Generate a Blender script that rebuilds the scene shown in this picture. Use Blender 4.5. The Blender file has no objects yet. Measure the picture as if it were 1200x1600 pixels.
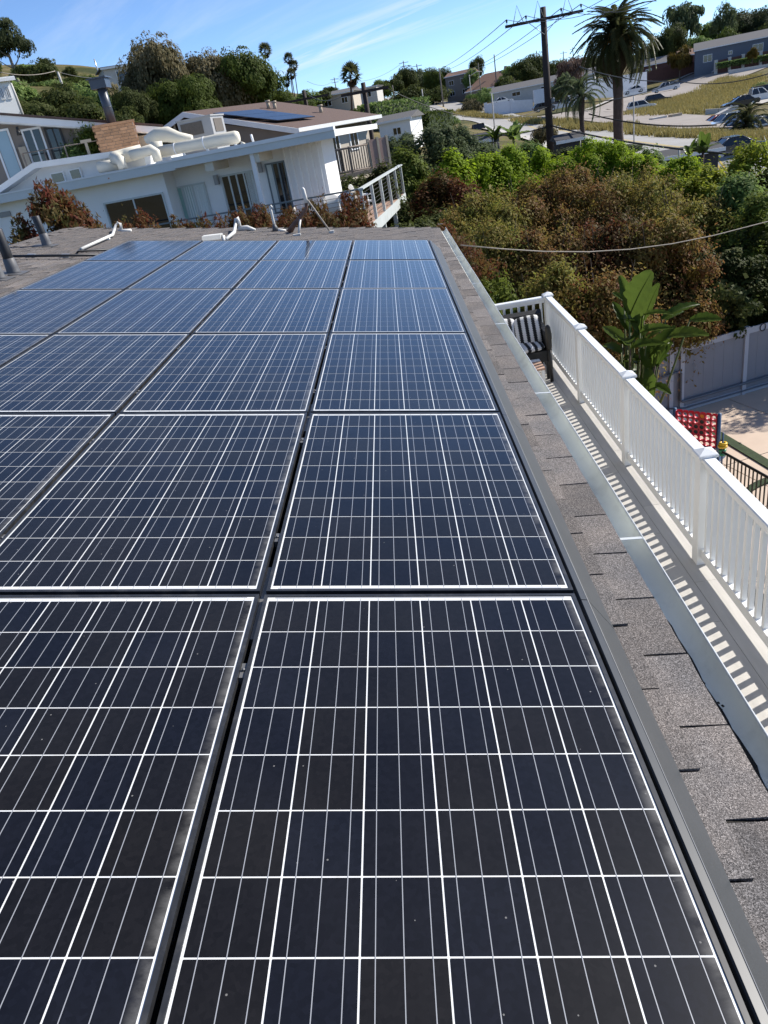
import bpy, math, random
import numpy as np
from math import radians as R, sin, cos, pi, hypot, atan2
from mathutils import Vector, Matrix
random.seed(7)
rng = np.random.default_rng(7)
sc = bpy.context.scene
COL = sc.collection

# ------------------------------------------------------------------ camera, sky, sun, exposure
PH = R(9.5)                                  # pitch of the shingled roof
FPX = 1132.3                                 # focal length in pixels of a 1200 x 1600 picture
RC = np.array([[0.9858325293845972, -0.002407753207524884, -0.16771531454121585],
               [-0.14940231961954015, -0.4671157687277419, -0.871482533099853],
               [-0.07624415321496236, 0.8841928869485024, -0.4608576437145758]])
CAM = np.array([0.601, -1.94, 1.234])
cd = bpy.data.cameras.new('camera'); cam = bpy.data.objects.new('camera', cd); COL.objects.link(cam)
cd.sensor_fit = 'VERTICAL'; cd.sensor_height = 24.0; cd.sensor_width = 18.0
cd.lens = FPX / 1600 * 24.0
cd.clip_start = 0.05; cd.clip_end = 6000
x_, y_, z_ = RC[0], -RC[1], -RC[2]
cam.matrix_world = Matrix(((x_[0], y_[0], z_[0], CAM[0]), (x_[1], y_[1], z_[1], CAM[1]), (x_[2], y_[2], z_[2], CAM[2]), (0, 0, 0, 1)))
sc.camera = cam

SUN_EL, SUN_AZ = R(37), R(65)                # azimuth measured from +Y towards +X
SUN = Vector((sin(SUN_AZ) * cos(SUN_EL), cos(SUN_AZ) * cos(SUN_EL), sin(SUN_EL)))
w = bpy.data.worlds.new('World'); sc.world = w; w.use_nodes = True
nt = w.node_tree; N = nt.nodes; L = nt.links; N.clear()
out = N.new('ShaderNodeOutputWorld'); bg = N.new('ShaderNodeBackground'); bg.inputs[1].default_value = 0.125
sky = N.new('ShaderNodeTexSky'); sky.sky_type = 'NISHITA'; sky.sun_disc = False
sky.sun_elevation = SUN_EL; sky.sun_rotation = SUN_AZ
sky.altitude = 2500; sky.air_density = 0.8; sky.dust_density = 0.0; sky.ozone_density = 5.0
# thin cirrus: streaks of noise on a flat layer high above, brightening the sky
tc = N.new('ShaderNodeTexCoord'); sep = N.new('ShaderNodeSeparateXYZ'); L.new(tc.outputs['Generated'], sep.inputs[0])
def wm(op, a, b=None, c=None):
    n = N.new('ShaderNodeMath'); n.operation = op
    for i, v in enumerate((a, b, c)):
        if v is None: continue
        if isinstance(v, (int, float)): n.inputs[i].default_value = v
        else: L.new(v, n.inputs[i])
    return n.outputs[0]
zc = wm('MAXIMUM', sep.outputs[2], 0.02)
px_, py_ = wm('DIVIDE', sep.outputs[0], zc), wm('DIVIDE', sep.outputs[1], zc)
def cloud_dir(az): return (sin(R(az)), cos(R(az)))
CA = R(149.6)                                     # the way the streaks run
u_ = wm('ADD', wm('MULTIPLY', px_, sin(CA)), wm('MULTIPLY', py_, cos(CA)))
v_ = wm('SUBTRACT', wm('MULTIPLY', px_, cos(CA)), wm('MULTIPLY', py_, sin(CA)))
comb = N.new('ShaderNodeCombineXYZ'); L.new(wm('MULTIPLY', u_, 0.22), comb.inputs[0]); L.new(wm('MULTIPLY', v_, 1.35), comb.inputs[1]); comb.inputs[2].default_value = 3.3
nz = N.new('ShaderNodeTexNoise'); nz.inputs['Scale'].default_value = 1.0; nz.inputs['Detail'].default_value = 7; nz.inputs['Roughness'].default_value = 0.62; nz.inputs['Distortion'].default_value = 0.5
L.new(comb.outputs[0], nz.inputs['Vector'])
comb2 = N.new('ShaderNodeCombineXYZ'); L.new(wm('MULTIPLY', u_, 0.05), comb2.inputs[0]); L.new(wm('MULTIPLY', v_, 0.16), comb2.inputs[1]); comb2.inputs[2].default_value = 8.2
nz2 = N.new('ShaderNodeTexNoise'); nz2.inputs['Scale'].default_value = 1.0; nz2.inputs['Detail'].default_value = 2
L.new(comb2.outputs[0], nz2.inputs['Vector'])
mr = N.new('ShaderNodeMapRange'); mr.inputs[1].default_value = 0.47; mr.inputs[2].default_value = 0.74; L.new(nz.outputs[0], mr.inputs[0])
mr2 = N.new('ShaderNodeMapRange'); mr2.inputs[1].default_value = 0.42; mr2.inputs[2].default_value = 0.60; L.new(nz2.outputs[0], mr2.inputs[0])
bandw = wm('MULTIPLY', wm('ADD', v_, 5.15), 1.0)
band = wm('POWER', 2.718, wm('MULTIPLY', wm('MULTIPLY', bandw, bandw), -1.1))   # the belt the streaks lie in, right across the sky
cl = wm('MULTIPLY', mr.outputs[0], wm('MAXIMUM', wm('MULTIPLY', mr2.outputs[0], 0.25), band))
mixc = N.new('ShaderNodeMix'); mixc.data_type = 'RGBA'
L.new(wm('MULTIPLY', cl, 0.7), mixc.inputs[0]); L.new(sky.outputs[0], mixc.inputs[6]); mixc.inputs[7].default_value = (5.2, 5.4, 5.7, 1)
L.new(mixc.outputs[2], bg.inputs[0]); L.new(bg.outputs[0], out.inputs[0])

sl = bpy.data.lights.new('sun', 'SUN'); sl.energy = 4.7; sl.angle = R(0.53); sl.color = (1, 0.95, 0.87)
so = bpy.data.objects.new('sun', sl); COL.objects.link(so)
so.rotation_euler = SUN.to_track_quat('Z', 'Y').to_euler()
sc.view_settings.view_transform = 'Standard'; sc.view_settings.look = 'None'
sc.view_settings.exposure = 0.65; sc.view_settings.gamma = 1.0; sc.view_settings.use_curve_mapping = False
sc.cycles.max_bounces = 6; sc.cycles.transparent_max_bounces = 8

# ------------------------------------------------------------------ surveying: a pixel of the photograph to a point of the place
def ray(px, py): return RC.T @ np.array([(px - 600) / FPX, (py - 800) / FPX, 1.0])
def at(px, py, r):                            # at a horizontal distance
    d = ray(px, py); return Vector(CAM + d * r / hypot(d[0], d[1]))
def atX(px, py, x): d = ray(px, py); return Vector(CAM + d * (x - CAM[0]) / d[0])
def atY(px, py, y): d = ray(px, py); return Vector(CAM + d * (y - CAM[1]) / d[1])
def atZ(px, py, z): d = ray(px, py); return Vector(CAM + d * (z - CAM[2]) / d[2])
def onplane(px, py, o, n):
    d = Vector(ray(px, py)); return Vector(CAM) + d * ((Vector(o) - Vector(CAM)).dot(n) / d.dot(n))
def RW(X, Y, Z): return Vector((X * cos(PH) + Z * sin(PH), Y, -X * sin(PH) + Z * cos(PH)))
def onroof(px, py, h=-0.13):
    n = Vector((sin(PH), 0, cos(PH))); p = onplane(px, py, RW(0, 0, h), n)
    return Vector((p.x * cos(PH) - p.z * sin(PH), p.y, h))

# ------------------------------------------------------------------ objects
def tag(o, label=None, cat=None, group=None, kind=None):
    if label: o['label'] = label
    if cat: o['category'] = cat
    if group: o['group'] = group
    if kind: o['kind'] = kind
    return o
def thing(name, label, cat, loc=(0, 0, 0), rot=(0, 0, 0), group=None):
    o = bpy.data.objects.new(name, None); COL.objects.link(o); o.empty_display_size = 0.1
    o.location = loc; o.rotation_euler = rot
    return tag(o, label, cat, group)
def link(name, me, parent=None, loc=None, rot=None, scale=None):
    o = bpy.data.objects.new(name, me); COL.objects.link(o)
    if parent is not None: o.parent = parent
    if loc is not None: o.location = loc
    if rot is not None: o.rotation_euler = rot
    if scale is not None: o.scale = scale
    return o
def copy_tree(o, parent=None):
    c = o.copy(); COL.objects.link(c); c.parent = parent
    for ch in o.children: copy_tree(ch, c)
    return c

class MB:
    def __init__(s): s.v = []; s.f = []; s.m = []; s.sm = []; s.mi = 0
    def add(s, vs, fs, smooth=False):
        b = len(s.v); s.v += [tuple(v) for v in vs]
        for f in fs: s.f.append(tuple(b + i for i in f)); s.m.append(s.mi); s.sm.append(smooth)
        return s
    def box(s, x0, x1, y0, y1, z0, z1):
        return s.add([(x0, y0, z0), (x1, y0, z0), (x1, y1, z0), (x0, y1, z0), (x0, y0, z1), (x1, y0, z1), (x1, y1, z1), (x0, y1, z1)],
                     [(0, 3, 2, 1), (4, 5, 6, 7), (0, 1, 5, 4), (1, 2, 6, 5), (2, 3, 7, 6), (3, 0, 4, 7)])
    def obox(s, c, ax, ay, az):               # centre and three half-axes
        c, ax, ay, az = map(Vector, (c, ax, ay, az))
        vs = [c + ax * i + ay * j + az * k for k in (-1, 1) for i, j in ((-1, -1), (1, -1), (1, 1), (-1, 1))]
        return s.add(vs, [(0, 3, 2, 1), (4, 5, 6, 7), (0, 1, 5, 4), (1, 2, 6, 5), (2, 3, 7, 6), (3, 0, 4, 7)])
    def prism(s, poly, off):                  # a planar outline pushed along off
        n = len(poly); off = Vector(off); vs = [Vector(p) for p in poly] + [Vector(p) + off for p in poly]
        return s.add(vs, [tuple(range(n))[::-1], tuple(range(n, 2 * n))] + [(i, (i + 1) % n, n + (i + 1) % n, n + i) for i in range(n)])
    def tube(s, pts, r, n=8, caps=True):
        pts = [Vector(p) for p in pts]; rs = r if isinstance(r, (list, tuple)) else [r] * len(pts)
        vs = []; up = None
        for i, p in enumerate(pts):
            d = (pts[min(i + 1, len(pts) - 1)] - pts[max(i - 1, 0)]).normalized()
            if up is None: up = d.orthogonal().normalized()
            else:
                up = up - d * up.dot(d); up = up.normalized() if up.length > 1e-6 else d.orthogonal().normalized()
            b = d.cross(up)
            for k in range(n): a = 2 * pi * k / n; vs.append(p + (up * cos(a) + b * sin(a)) * rs[i])
        fs = [(i * n + k, i * n + (k + 1) % n, (i + 1) * n + (k + 1) % n, (i + 1) * n + k) for i in range(len(pts) - 1) for k in range(n)]
        if caps: fs += [tuple(range(n))[::-1], tuple(range((len(pts) - 1) * n, len(pts) * n))]
        return s.add(vs, fs, True)
    def lathe(s, prof, c=(0, 0, 0), n=16):
        vs = [(c[0] + r * cos(2 * pi * k / n), c[1] + r * sin(2 * pi * k / n), c[2] + z) for r, z in prof for k in range(n)]
        fs = [(i * n + k, i * n + (k + 1) % n, (i + 1) * n + (k + 1) % n, (i + 1) * n + k) for i in range(len(prof) - 1) for k in range(n)]
        fs += [tuple(range(n))[::-1], tuple(range((len(prof) - 1) * n, len(prof) * n))]
        return s.add(vs, fs, True)
    def loft(s, rings, caps=True, smooth=True):
        n = len(rings[0]); vs = [v for r in rings for v in r]
        fs = [(i * n + k, i * n + (k + 1) % n, (i + 1) * n + (k + 1) % n, (i + 1) * n + k) for i in range(len(rings) - 1) for k in range(n)]
        if caps: fs += [tuple(range(n))[::-1], tuple(range((len(rings) - 1) * n, len(rings) * n))]
        return s.add(vs, fs, smooth)
    def mesh(s, name, mats, org=(0, 0, 0), recalc=True):
        o = Vector(org); me = bpy.data.meshes.new(name)
        me.from_pydata([Vector(v) - o for v in s.v], [], s.f)
        for m in (mats if isinstance(mats, (list, tuple)) else [mats]): me.materials.append(m)
        me.polygons.foreach_set('material_index', s.m); me.polygons.foreach_set('use_smooth', s.sm)
        if recalc:
            import bmesh
            bm = bmesh.new(); bm.from_mesh(me); bmesh.ops.recalc_face_normals(bm, faces=bm.faces); bm.to_mesh(me); bm.free()
        me.update(); return me
    def build(s, name, mats, parent=None, org=None, local=False):
        """vertices are world points unless local; the parent's location is taken off (unrotated parents)"""
        if org is None:
            org = Vector((0, 0, 0))
            if not local:
                p = parent
                while p is not None: org = org + p.location; p = p.parent
        return link(name, s.mesh(name, mats, org), parent)

# ------------------------------------------------------------------ materials
def newmat(name):
    m = bpy.data.materials.new(name); m.use_nodes = True; t = m.node_tree
    return m, t, t.nodes, t.links, t.nodes['Principled BSDF']
def M(name, col, rough=0.6, var=0.12, scale=3.0, bump=0.0, bscale=40.0, metal=0.0, coat=0.0, spec=0.5, rand=0.0, stretch=None, dirt=0.0, dirtcol=(0.1, 0.08, 0.06), dscale=1.2):
    m, t, n, l, b = newmat(name)
    b.inputs['Roughness'].default_value = rough; b.inputs['Metallic'].default_value = metal
    b.inputs['Coat Weight'].default_value = coat; b.inputs['Coat Roughness'].default_value = 0.05
    b.inputs['Specular IOR Level'].default_value = spec
    g = n.new('ShaderNodeNewGeometry'); vec = g.outputs['Position']
    if stretch:
        mp = n.new('ShaderNodeMapping'); mp.inputs['Scale'].default_value = stretch; l.new(vec, mp.inputs[0]); vec = mp.outputs[0]
    nz = n.new('ShaderNodeTexNoise'); nz.inputs['Scale'].default_value = scale; nz.inputs['Detail'].default_value = 5; l.new(vec, nz.inputs['Vector'])
    mr = n.new('ShaderNodeMapRange'); mr.inputs[1].default_value = 0.25; mr.inputs[2].default_value = 0.75
    mr.inputs[3].default_value = 1 - var; mr.inputs[4].default_value = 1 + var; l.new(nz.outputs[0], mr.inputs[0])
    mul = n.new('ShaderNodeMix'); mul.data_type = 'RGBA'; mul.blend_type = 'MULTIPLY'; mul.inputs[0].default_value = 1
    mul.inputs[6].default_value = (*col, 1); l.new(mr.outputs[0], mul.inputs[7]); c = mul.outputs[2]
    if rand:
        oi = n.new('ShaderNodeObjectInfo'); r2 = n.new('ShaderNodeMapRange'); r2.inputs[3].default_value = 1 - rand; r2.inputs[4].default_value = 1 + rand
        l.new(oi.outputs['Random'], r2.inputs[0]); m2 = n.new('ShaderNodeMix'); m2.data_type = 'RGBA'; m2.blend_type = 'MULTIPLY'; m2.inputs[0].default_value = 1
        l.new(c, m2.inputs[6]); l.new(r2.outputs[0], m2.inputs[7]); c = m2.outputs[2]
    if dirt:
        n3 = n.new('ShaderNodeTexNoise'); n3.inputs['Scale'].default_value = dscale; n3.inputs['Detail'].default_value = 8; n3.inputs['Roughness'].default_value = 0.7; l.new(g.outputs['Position'], n3.inputs['Vector'])
        r3 = n.new('ShaderNodeMapRange'); r3.inputs[1].default_value = 0.5; r3.inputs[2].default_value = 0.75; r3.inputs[4].default_value = dirt; l.new(n3.outputs[0], r3.inputs[0])
        m3 = n.new('ShaderNodeMix'); m3.data_type = 'RGBA'; l.new(r3.outputs[0], m3.inputs[0]); l.new(c, m3.inputs[6]); m3.inputs[7].default_value = (*dirtcol, 1); c = m3.outputs[2]
    l.new(c, b.inputs['Base Color'])
    if bump:
        nb = n.new('ShaderNodeTexNoise'); nb.inputs['Scale'].default_value = bscale; nb.inputs['Detail'].default_value = 4; l.new(vec, nb.inputs['Vector'])
        bp = n.new('ShaderNodeBump'); bp.inputs['Strength'].default_value = bump; bp.inputs['Distance'].default_value = 0.02; l.new(nb.outputs[0], bp.inputs['Height']); l.new(bp.outputs[0], b.inputs['Normal'])
    return m
def leafmat(name, cols, rough=0.6, trans=0.45):
    m, t, n, l, b = newmat(name); b.inputs['Roughness'].default_value = rough; b.inputs['Specular IOR Level'].default_value = 0.09
    at_ = n.new('ShaderNodeAttribute'); at_.attribute_name = 'tint'
    cr = n.new('ShaderNodeValToRGB'); e = cr.color_ramp.elements
    for i, c in enumerate(cols):
        p = i / (len(cols) - 1)
        el = e[0] if i == 0 else (e[1] if i == len(cols) - 1 else e.new(p))
        el.position = p; el.color = (*c, 1)
    l.new(at_.outputs['Fac'], cr.inputs[0]); l.new(cr.outputs[0], b.inputs['Base Color'])
    tr = n.new('ShaderNodeBsdfTranslucent'); l.new(cr.outputs[0], tr.inputs[0])
    mx = n.new('ShaderNodeMixShader'); mx.inputs[0].default_value = trans
    l.new(b.outputs[0], mx.inputs[1]); l.new(tr.outputs[0], mx.inputs[2]); l.new(mx.outputs[0], n['Material Output'].inputs[0])
    return m

def shingle_mat():
    m, t, n, l, b = newmat('asphalt_shingle'); b.inputs['Roughness'].default_value = 0.95; b.inputs['Specular IOR Level'].default_value = 0.2
    g = n.new('ShaderNodeNewGeometry')
    vo = n.new('ShaderNodeTexVoronoi'); vo.inputs['Scale'].default_value = 420; l.new(g.outputs['Position'], vo.inputs['Vector'])
    sp = n.new('ShaderNodeSeparateColor'); l.new(vo.outputs['Color'], sp.inputs[0])
    cr = n.new('ShaderNodeValToRGB'); e = cr.color_ramp.elements; e[0].position = 0; e[0].color = (0.05, 0.047, 0.047, 1); e[1].position = 1; e[1].color = (0.34, 0.32, 0.31, 1)
    for p, c in ((0.35, (0.115, 0.11, 0.108)), (0.62, (0.165, 0.152, 0.145)), (0.8, (0.20, 0.19, 0.186))):
        x = e.new(p); x.color = (*c, 1)
    l.new(sp.outputs[0], cr.inputs[0])
    nz = n.new('ShaderNodeTexNoise'); nz.inputs['Scale'].default_value = 4.5; nz.inputs['Detail'].default_value = 5; l.new(g.outputs['Position'], nz.inputs['Vector'])
    c2 = n.new('ShaderNodeValToRGB'); e = c2.color_ramp.elements; e[0].position = 0.3; e[0].color = (0.80, 0.80, 0.81, 1); e[1].position = 0.72; e[1].color = (1.18, 1.10, 1.03, 1); l.new(nz.outputs[0], c2.inputs[0])
    mu = n.new('ShaderNodeMix'); mu.data_type = 'RGBA'; mu.blend_type = 'MULTIPLY'; mu.inputs[0].default_value = 1; l.new(cr.outputs[0], mu.inputs[6]); l.new(c2.outputs[0], mu.inputs[7])
    oi = n.new('ShaderNodeObjectInfo'); mr = n.new('ShaderNodeMapRange'); mr.inputs[3].default_value = 0.78; mr.inputs[4].default_value = 1.18; l.new(oi.outputs['Random'], mr.inputs[0])
    m2 = n.new('ShaderNodeMix'); m2.data_type = 'RGBA'; m2.blend_type = 'MULTIPLY'; m2.inputs[0].default_value = 1; l.new(mu.outputs[2], m2.inputs[6]); l.new(mr.outputs[0], m2.inputs[7])
    l.new(m2.outputs[2], b.inputs['Base Color'])
    bp = n.new('ShaderNodeBump'); bp.inputs['Strength'].default_value = 0.55; bp.inputs['Distance'].default_value = 0.002; l.new(vo.outputs['Distance'], bp.inputs['Height']); l.new(bp.outputs[0], b.inputs['Normal'])
    return m

def panel_uv(n, l):
    """across-the-slope and along-the-eave coordinates on the array, 0..1 in each panel"""
    g = n.new('ShaderNodeNewGeometry'); vm = n.new('ShaderNodeVectorMath'); vm.operation = 'DOT_PRODUCT'
    vm.inputs[1].default_value = (cos(PH), 0, -sin(PH)); l.new(g.outputs['Position'], vm.inputs[0])
    def mm(op, a, b_):
        q = n.new('ShaderNodeMath'); q.operation = op
        if isinstance(a, float): q.inputs[0].default_value = a
        else: l.new(a, q.inputs[0])
        q.inputs[1].default_value = b_; return q.outputs[0]
    u = mm('FRACT', mm('DIVIDE', vm.outputs['Value'], 1.01), 0.0)
    return g, u
def cell_mat():
    m, t, n, l, b = newmat('solar_cell')
    g, u = panel_uv(n, l)
    oi = n.new('ShaderNodeObjectInfo')
    cr = n.new('ShaderNodeValToRGB'); e = cr.color_ramp.elements; e[0].color = (0.0060, 0.0070, 0.0115, 1); e[1].color = (0.0080, 0.0072, 0.0072, 1)
    x = e.new(0.35); x.color = (0.0045, 0.0050, 0.0085, 1); x = e.new(0.6); x.color = (0.0068, 0.0066, 0.0080, 1)
    l.new(oi.outputs['Random'], cr.inputs[0])
    # crystal flakes
    vo = n.new('ShaderNodeTexVoronoi'); vo.inputs['Scale'].default_value = 90; l.new(g.outputs['Position'], vo.inputs['Vector'])
    sp = n.new('ShaderNodeSeparateColor'); l.new(vo.outputs['Color'], sp.inputs[0])
    mr = n.new('ShaderNodeMapRange'); mr.inputs[3].default_value = 0.82; mr.inputs[4].default_value = 1.2; l.new(sp.outputs[0], mr.inputs[0])
    mu = n.new('ShaderNodeMix'); mu.data_type = 'RGBA'; mu.blend_type = 'MULTIPLY'; mu.inputs[0].default_value = 1; l.new(cr.outputs[0], mu.inputs[6]); l.new(mr.outputs[0], mu.inputs[7])
    # dried silt towards each panel's lower edge, and a thin film everywhere
    nz = n.new('ShaderNodeTexNoise'); nz.inputs['Scale'].default_value = 9; nz.inputs['Detail'].default_value = 7; nz.inputs['Roughness'].default_value = 0.65
    mp = n.new('ShaderNodeMapping'); mp.inputs['Scale'].default_value = (1, 1.6, 1); l.new(g.outputs['Position'], mp.inputs[0]); l.new(mp.outputs[0], nz.inputs['Vector'])
    r1 = n.new('ShaderNodeMapRange'); r1.inputs[1].default_value = 0.946; r1.inputs[2].default_value = 0.982; l.new(u, r1.inputs[0])
    r2 = n.new('ShaderNodeMapRange'); r2.inputs[1].default_value = 0.34; r2.inputs[2].default_value = 0.62; l.new(nz.outputs[0], r2.inputs[0])
    p = n.new('ShaderNodeMath'); p.operation = 'MULTIPLY'; l.new(r1.outputs[0], p.inputs[0]); l.new(r2.outputs[0], p.inputs[1])
    p2 = n.new('ShaderNodeMath'); p2.operation = 'MULTIPLY'; p2.inputs[1].default_value = 0.46; l.new(p.outputs[0], p2.inputs[0])
    # specks of lime and dust
    vs = n.new('ShaderNodeTexVoronoi'); vs.inputs['Scale'].default_value = 24; l.new(g.outputs['Position'], vs.inputs['Vector'])
    ms = n.new('ShaderNodeMath'); ms.operation = 'LESS_THAN'; ms.inputs[1].default_value = 0.05; l.new(vs.outputs['Distance'], ms.inputs[0])
    sps = n.new('ShaderNodeSeparateColor'); l.new(vs.outputs['Color'], sps.inputs[0])
    mt = n.new('ShaderNodeMath'); mt.operation = 'GREATER_THAN'; mt.inputs[1].default_value = 0.62; l.new(sps.outputs[1], mt.inputs[0])
    mq = n.new('ShaderNodeMath'); mq.operation = 'MULTIPLY'; l.new(ms.outputs[0], mq.inputs[0]); l.new(mt.outputs[0], mq.inputs[1])
    mq2 = n.new('ShaderNodeMath'); mq2.operation = 'MULTIPLY'; mq2.inputs[1].default_value = 0.45; l.new(mq.outputs[0], mq2.inputs[0])
    fm = n.new('ShaderNodeTexNoise'); fm.inputs['Scale'].default_value = 2.3; fm.inputs['Detail'].default_value = 6; l.new(g.outputs['Position'], fm.inputs['Vector'])
    fr = n.new('ShaderNodeMapRange'); fr.inputs[1].default_value = 0.35; fr.inputs[2].default_value = 0.75; fr.inputs[4].default_value = 0.018; l.new(fm.outputs[0], fr.inputs[0])
    ad = n.new('ShaderNodeMath'); ad.operation = 'MAXIMUM'; l.new(p2.outputs[0], ad.inputs[0]); l.new(mq2.outputs[0], ad.inputs[1])
    ad2 = n.new('ShaderNodeMath'); ad2.operation = 'MAXIMUM'; l.new(ad.outputs[0], ad2.inputs[0]); l.new(fr.outputs[0], ad2.inputs[1])
    mx = n.new('ShaderNodeMix'); mx.data_type = 'RGBA'; l.new(ad2.outputs[0], mx.inputs[0]); l.new(mu.outputs[2], mx.inputs[6]); mx.inputs[7].default_value = (0.34, 0.33, 0.31, 1)
    l.new(mx.outputs[2], b.inputs['Base Color'])
    b.inputs['Roughness'].default_value = 0.35; b.inputs['Specular IOR Level'].default_value = 0.1
    b.inputs['Coat Weight'].default_value = 0.75; b.inputs['Coat IOR'].default_value = 1.31; b.inputs['Coat Roughness'].default_value = 0.08
    return m

mt = {}
mt['shingle'] = shingle_mat()
mt['cell'] = cell_mat()
mt['backsheet'] = M('white_backsheet', (0.72, 0.73, 0.72), 0.4, 0.05, 5, coat=0.6, dirt=0.35, dirtcol=(0.38, 0.34, 0.24), dscale=14)
mt['busbar'] = M('tinned_busbar', (0.30, 0.31, 0.33), 0.4, 0.05, 5, coat=0.5)
mt['blackalu'] = M('black_anodised_aluminium', (0.022, 0.023, 0.026), 0.38, 0.3, 20, dirt=0.4, dirtcol=(0.12, 0.115, 0.105), dscale=12)
mt['skirt'] = M('dark_grey_skirt', (0.050, 0.054, 0.058), 0.42, 0.07, 3, dirt=0.1, dirtcol=(0.16, 0.15, 0.14), dscale=5)
mt['alu'] = M('mill_aluminium', (0.55, 0.55, 0.54), 0.35, 0.1, 10, metal=0.8)
mt['clampgrey'] = M('dull_clamp', (0.16, 0.16, 0.16), 0.45, 0.2, 12, metal=0.4)
mt['gutter'] = M('grey_painted_gutter', (0.64, 0.655, 0.61), 0.75, 0.12, 2.5, spec=0.15, dirt=0.3, dirtcol=(0.16, 0.15, 0.12), dscale=4)
mt['gutterlip'] = M('bright_gutter_lip', (0.52, 0.54, 0.54), 0.35, 0.1, 6)
mt['muckshade'] = M('black_muck_and_shade', (0.012, 0.010, 0.008), 0.95, 0.4, 30, bump=0.6, bscale=60)  # shared by leaf flakes, painted trough shade and the dark roof underlay
mt['vinyl'] = M('white_vinyl', (0.80, 0.81, 0.80), 0.34, 0.025, 4)
mt['decktile'] = M('cream_deck_tile', (0.46, 0.44, 0.405), 0.6, 0.10, 5, stretch=(4, 0.6, 1), rand=0.06, dirt=0.12, dirtcol=(0.30, 0.27, 0.24), dscale=2)
mt['grout'] = M('dark_joint', (0.06, 0.055, 0.05), 0.9)
mt['stucco_house'] = M('house_stucco', (0.45, 0.42, 0.37), 0.9, 0.08, 3, bump=0.2)
mt['blackpipe'] = M('black_abs_pipe', (0.018, 0.018, 0.02), 0.5, 0.2, 8)
mt['leadflash'] = M('grey_lead_flashing', (0.10, 0.10, 0.105), 0.55, 0.15, 8)
mt['whitepipe'] = M('white_painted_conduit', (0.62, 0.61, 0.57), 0.5, 0.12, 8)
mt['brownpipe'] = M('brown_conduit', (0.16, 0.085, 0.055), 0.7, 0.35, 12)  # uneven dark brown over the mast's pipe
mt['wire'] = M('weathered_cable', (0.34, 0.30, 0.25), 0.8, 0.2, 10)
mt['blackwire'] = M('black_cable', (0.02, 0.02, 0.02), 0.6)
mt['greywire'] = M('grey_cable', (0.10, 0.105, 0.11), 0.6)
mt['blackfab'] = M('black_wicker', (0.015, 0.015, 0.016), 0.6, 0.3, 30)
mt['whitefab'] = M('white_fabric', (0.75, 0.74, 0.72), 0.9, 0.05)
mt['charfab'] = M('charcoal_fabric', (0.02, 0.02, 0.022), 0.9, 0.2)
mt['concrete'] = M('patio_concrete', (0.56, 0.44, 0.34), 0.85, 0.10, 1.5, bump=0.1, dirt=0.25, dirtcol=(0.40, 0.30, 0.23), dscale=0.9)
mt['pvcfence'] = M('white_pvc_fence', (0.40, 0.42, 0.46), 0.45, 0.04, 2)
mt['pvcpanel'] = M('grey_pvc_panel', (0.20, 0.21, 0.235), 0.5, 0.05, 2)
mt['greypipe'] = M('grey_pvc_pipe', (0.10, 0.11, 0.13), 0.5)
mt['redplastic'] = M('red_plastic', (0.52, 0.02, 0.045), 0.35, 0.06, coat=0.2)
mt['blueplastic'] = M('blue_plastic', (0.05, 0.10, 0.19), 0.4, 0.06)
mt['yelplastic'] = M('yellow_plastic', (0.75, 0.45, 0.02), 0.4, 0.06)
mt['orgplastic'] = M('orange_plastic', (0.85, 0.28, 0.02), 0.4, 0.06)
mt['greenplastic'] = M('green_plastic', (0.04, 0.25, 0.12), 0.4, 0.06)
mt['darkdisc'] = M('dark_disc', (0.02, 0.03, 0.03), 0.5)
mt['blackmetal'] = M('black_metal_fence', (0.018, 0.017, 0.015), 0.45)
mt['hedgestrip'] = M('dark_turf', (0.025, 0.045, 0.012), 0.9, 0.4, 12, bump=0.5)
# foliage
mt['brownleaf'] = leafmat('bronze_leaf', [(0.191, 0.072, 0.038), (0.319, 0.159, 0.067), (0.350, 0.223, 0.083), (0.431, 0.319, 0.136), (0.208, 0.199, 0.045)])
mt['oliveleaf'] = leafmat('olive_brown_leaf', [(0.218, 0.134, 0.047), (0.353, 0.260, 0.088), (0.277, 0.286, 0.050), (0.454, 0.386, 0.151), (0.202, 0.227, 0.042)])
mt['redleaf'] = leafmat('red_tip_leaf', [(0.149, 0.030, 0.021), (0.230, 0.063, 0.037), (0.184, 0.086, 0.046), (0.310, 0.184, 0.138), (0.092, 0.098, 0.029)])
mt['limeleaf'] = leafmat('lime_leaf', [(0.280, 0.378, 0.021), (0.476, 0.560, 0.031), (0.616, 0.658, 0.056), (0.182, 0.266, 0.025)], trans=0.55)
mt['yellowleaf'] = leafmat('yellow_leaf', [(0.26, 0.27, 0.03), (0.60, 0.52, 0.07), (0.72, 0.64, 0.16), (0.20, 0.26, 0.03)], trans=0.55)
mt['greenleaf'] = leafmat('mid_green_leaf', [(0.062, 0.123, 0.029), (0.110, 0.209, 0.039), (0.183, 0.270, 0.062), (0.245, 0.319, 0.099)])
mt['yellowgreen'] = leafmat('yellow_green_leaf', [(0.120, 0.144, 0.024), (0.264, 0.288, 0.029), (0.384, 0.360, 0.048), (0.144, 0.192, 0.035)])
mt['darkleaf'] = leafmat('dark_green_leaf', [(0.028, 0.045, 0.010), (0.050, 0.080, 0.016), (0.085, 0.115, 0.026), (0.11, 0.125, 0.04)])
mt['treeleaf'] = leafmat('tree_leaf', [(0.075, 0.069, 0.023), (0.149, 0.132, 0.040), (0.207, 0.172, 0.069), (0.115, 0.121, 0.030), (0.287, 0.241, 0.138)])
mt['treegreen'] = leafmat('tree_green_leaf', [(0.069, 0.092, 0.017), (0.161, 0.184, 0.032), (0.253, 0.241, 0.046), (0.092, 0.127, 0.029)])
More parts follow.
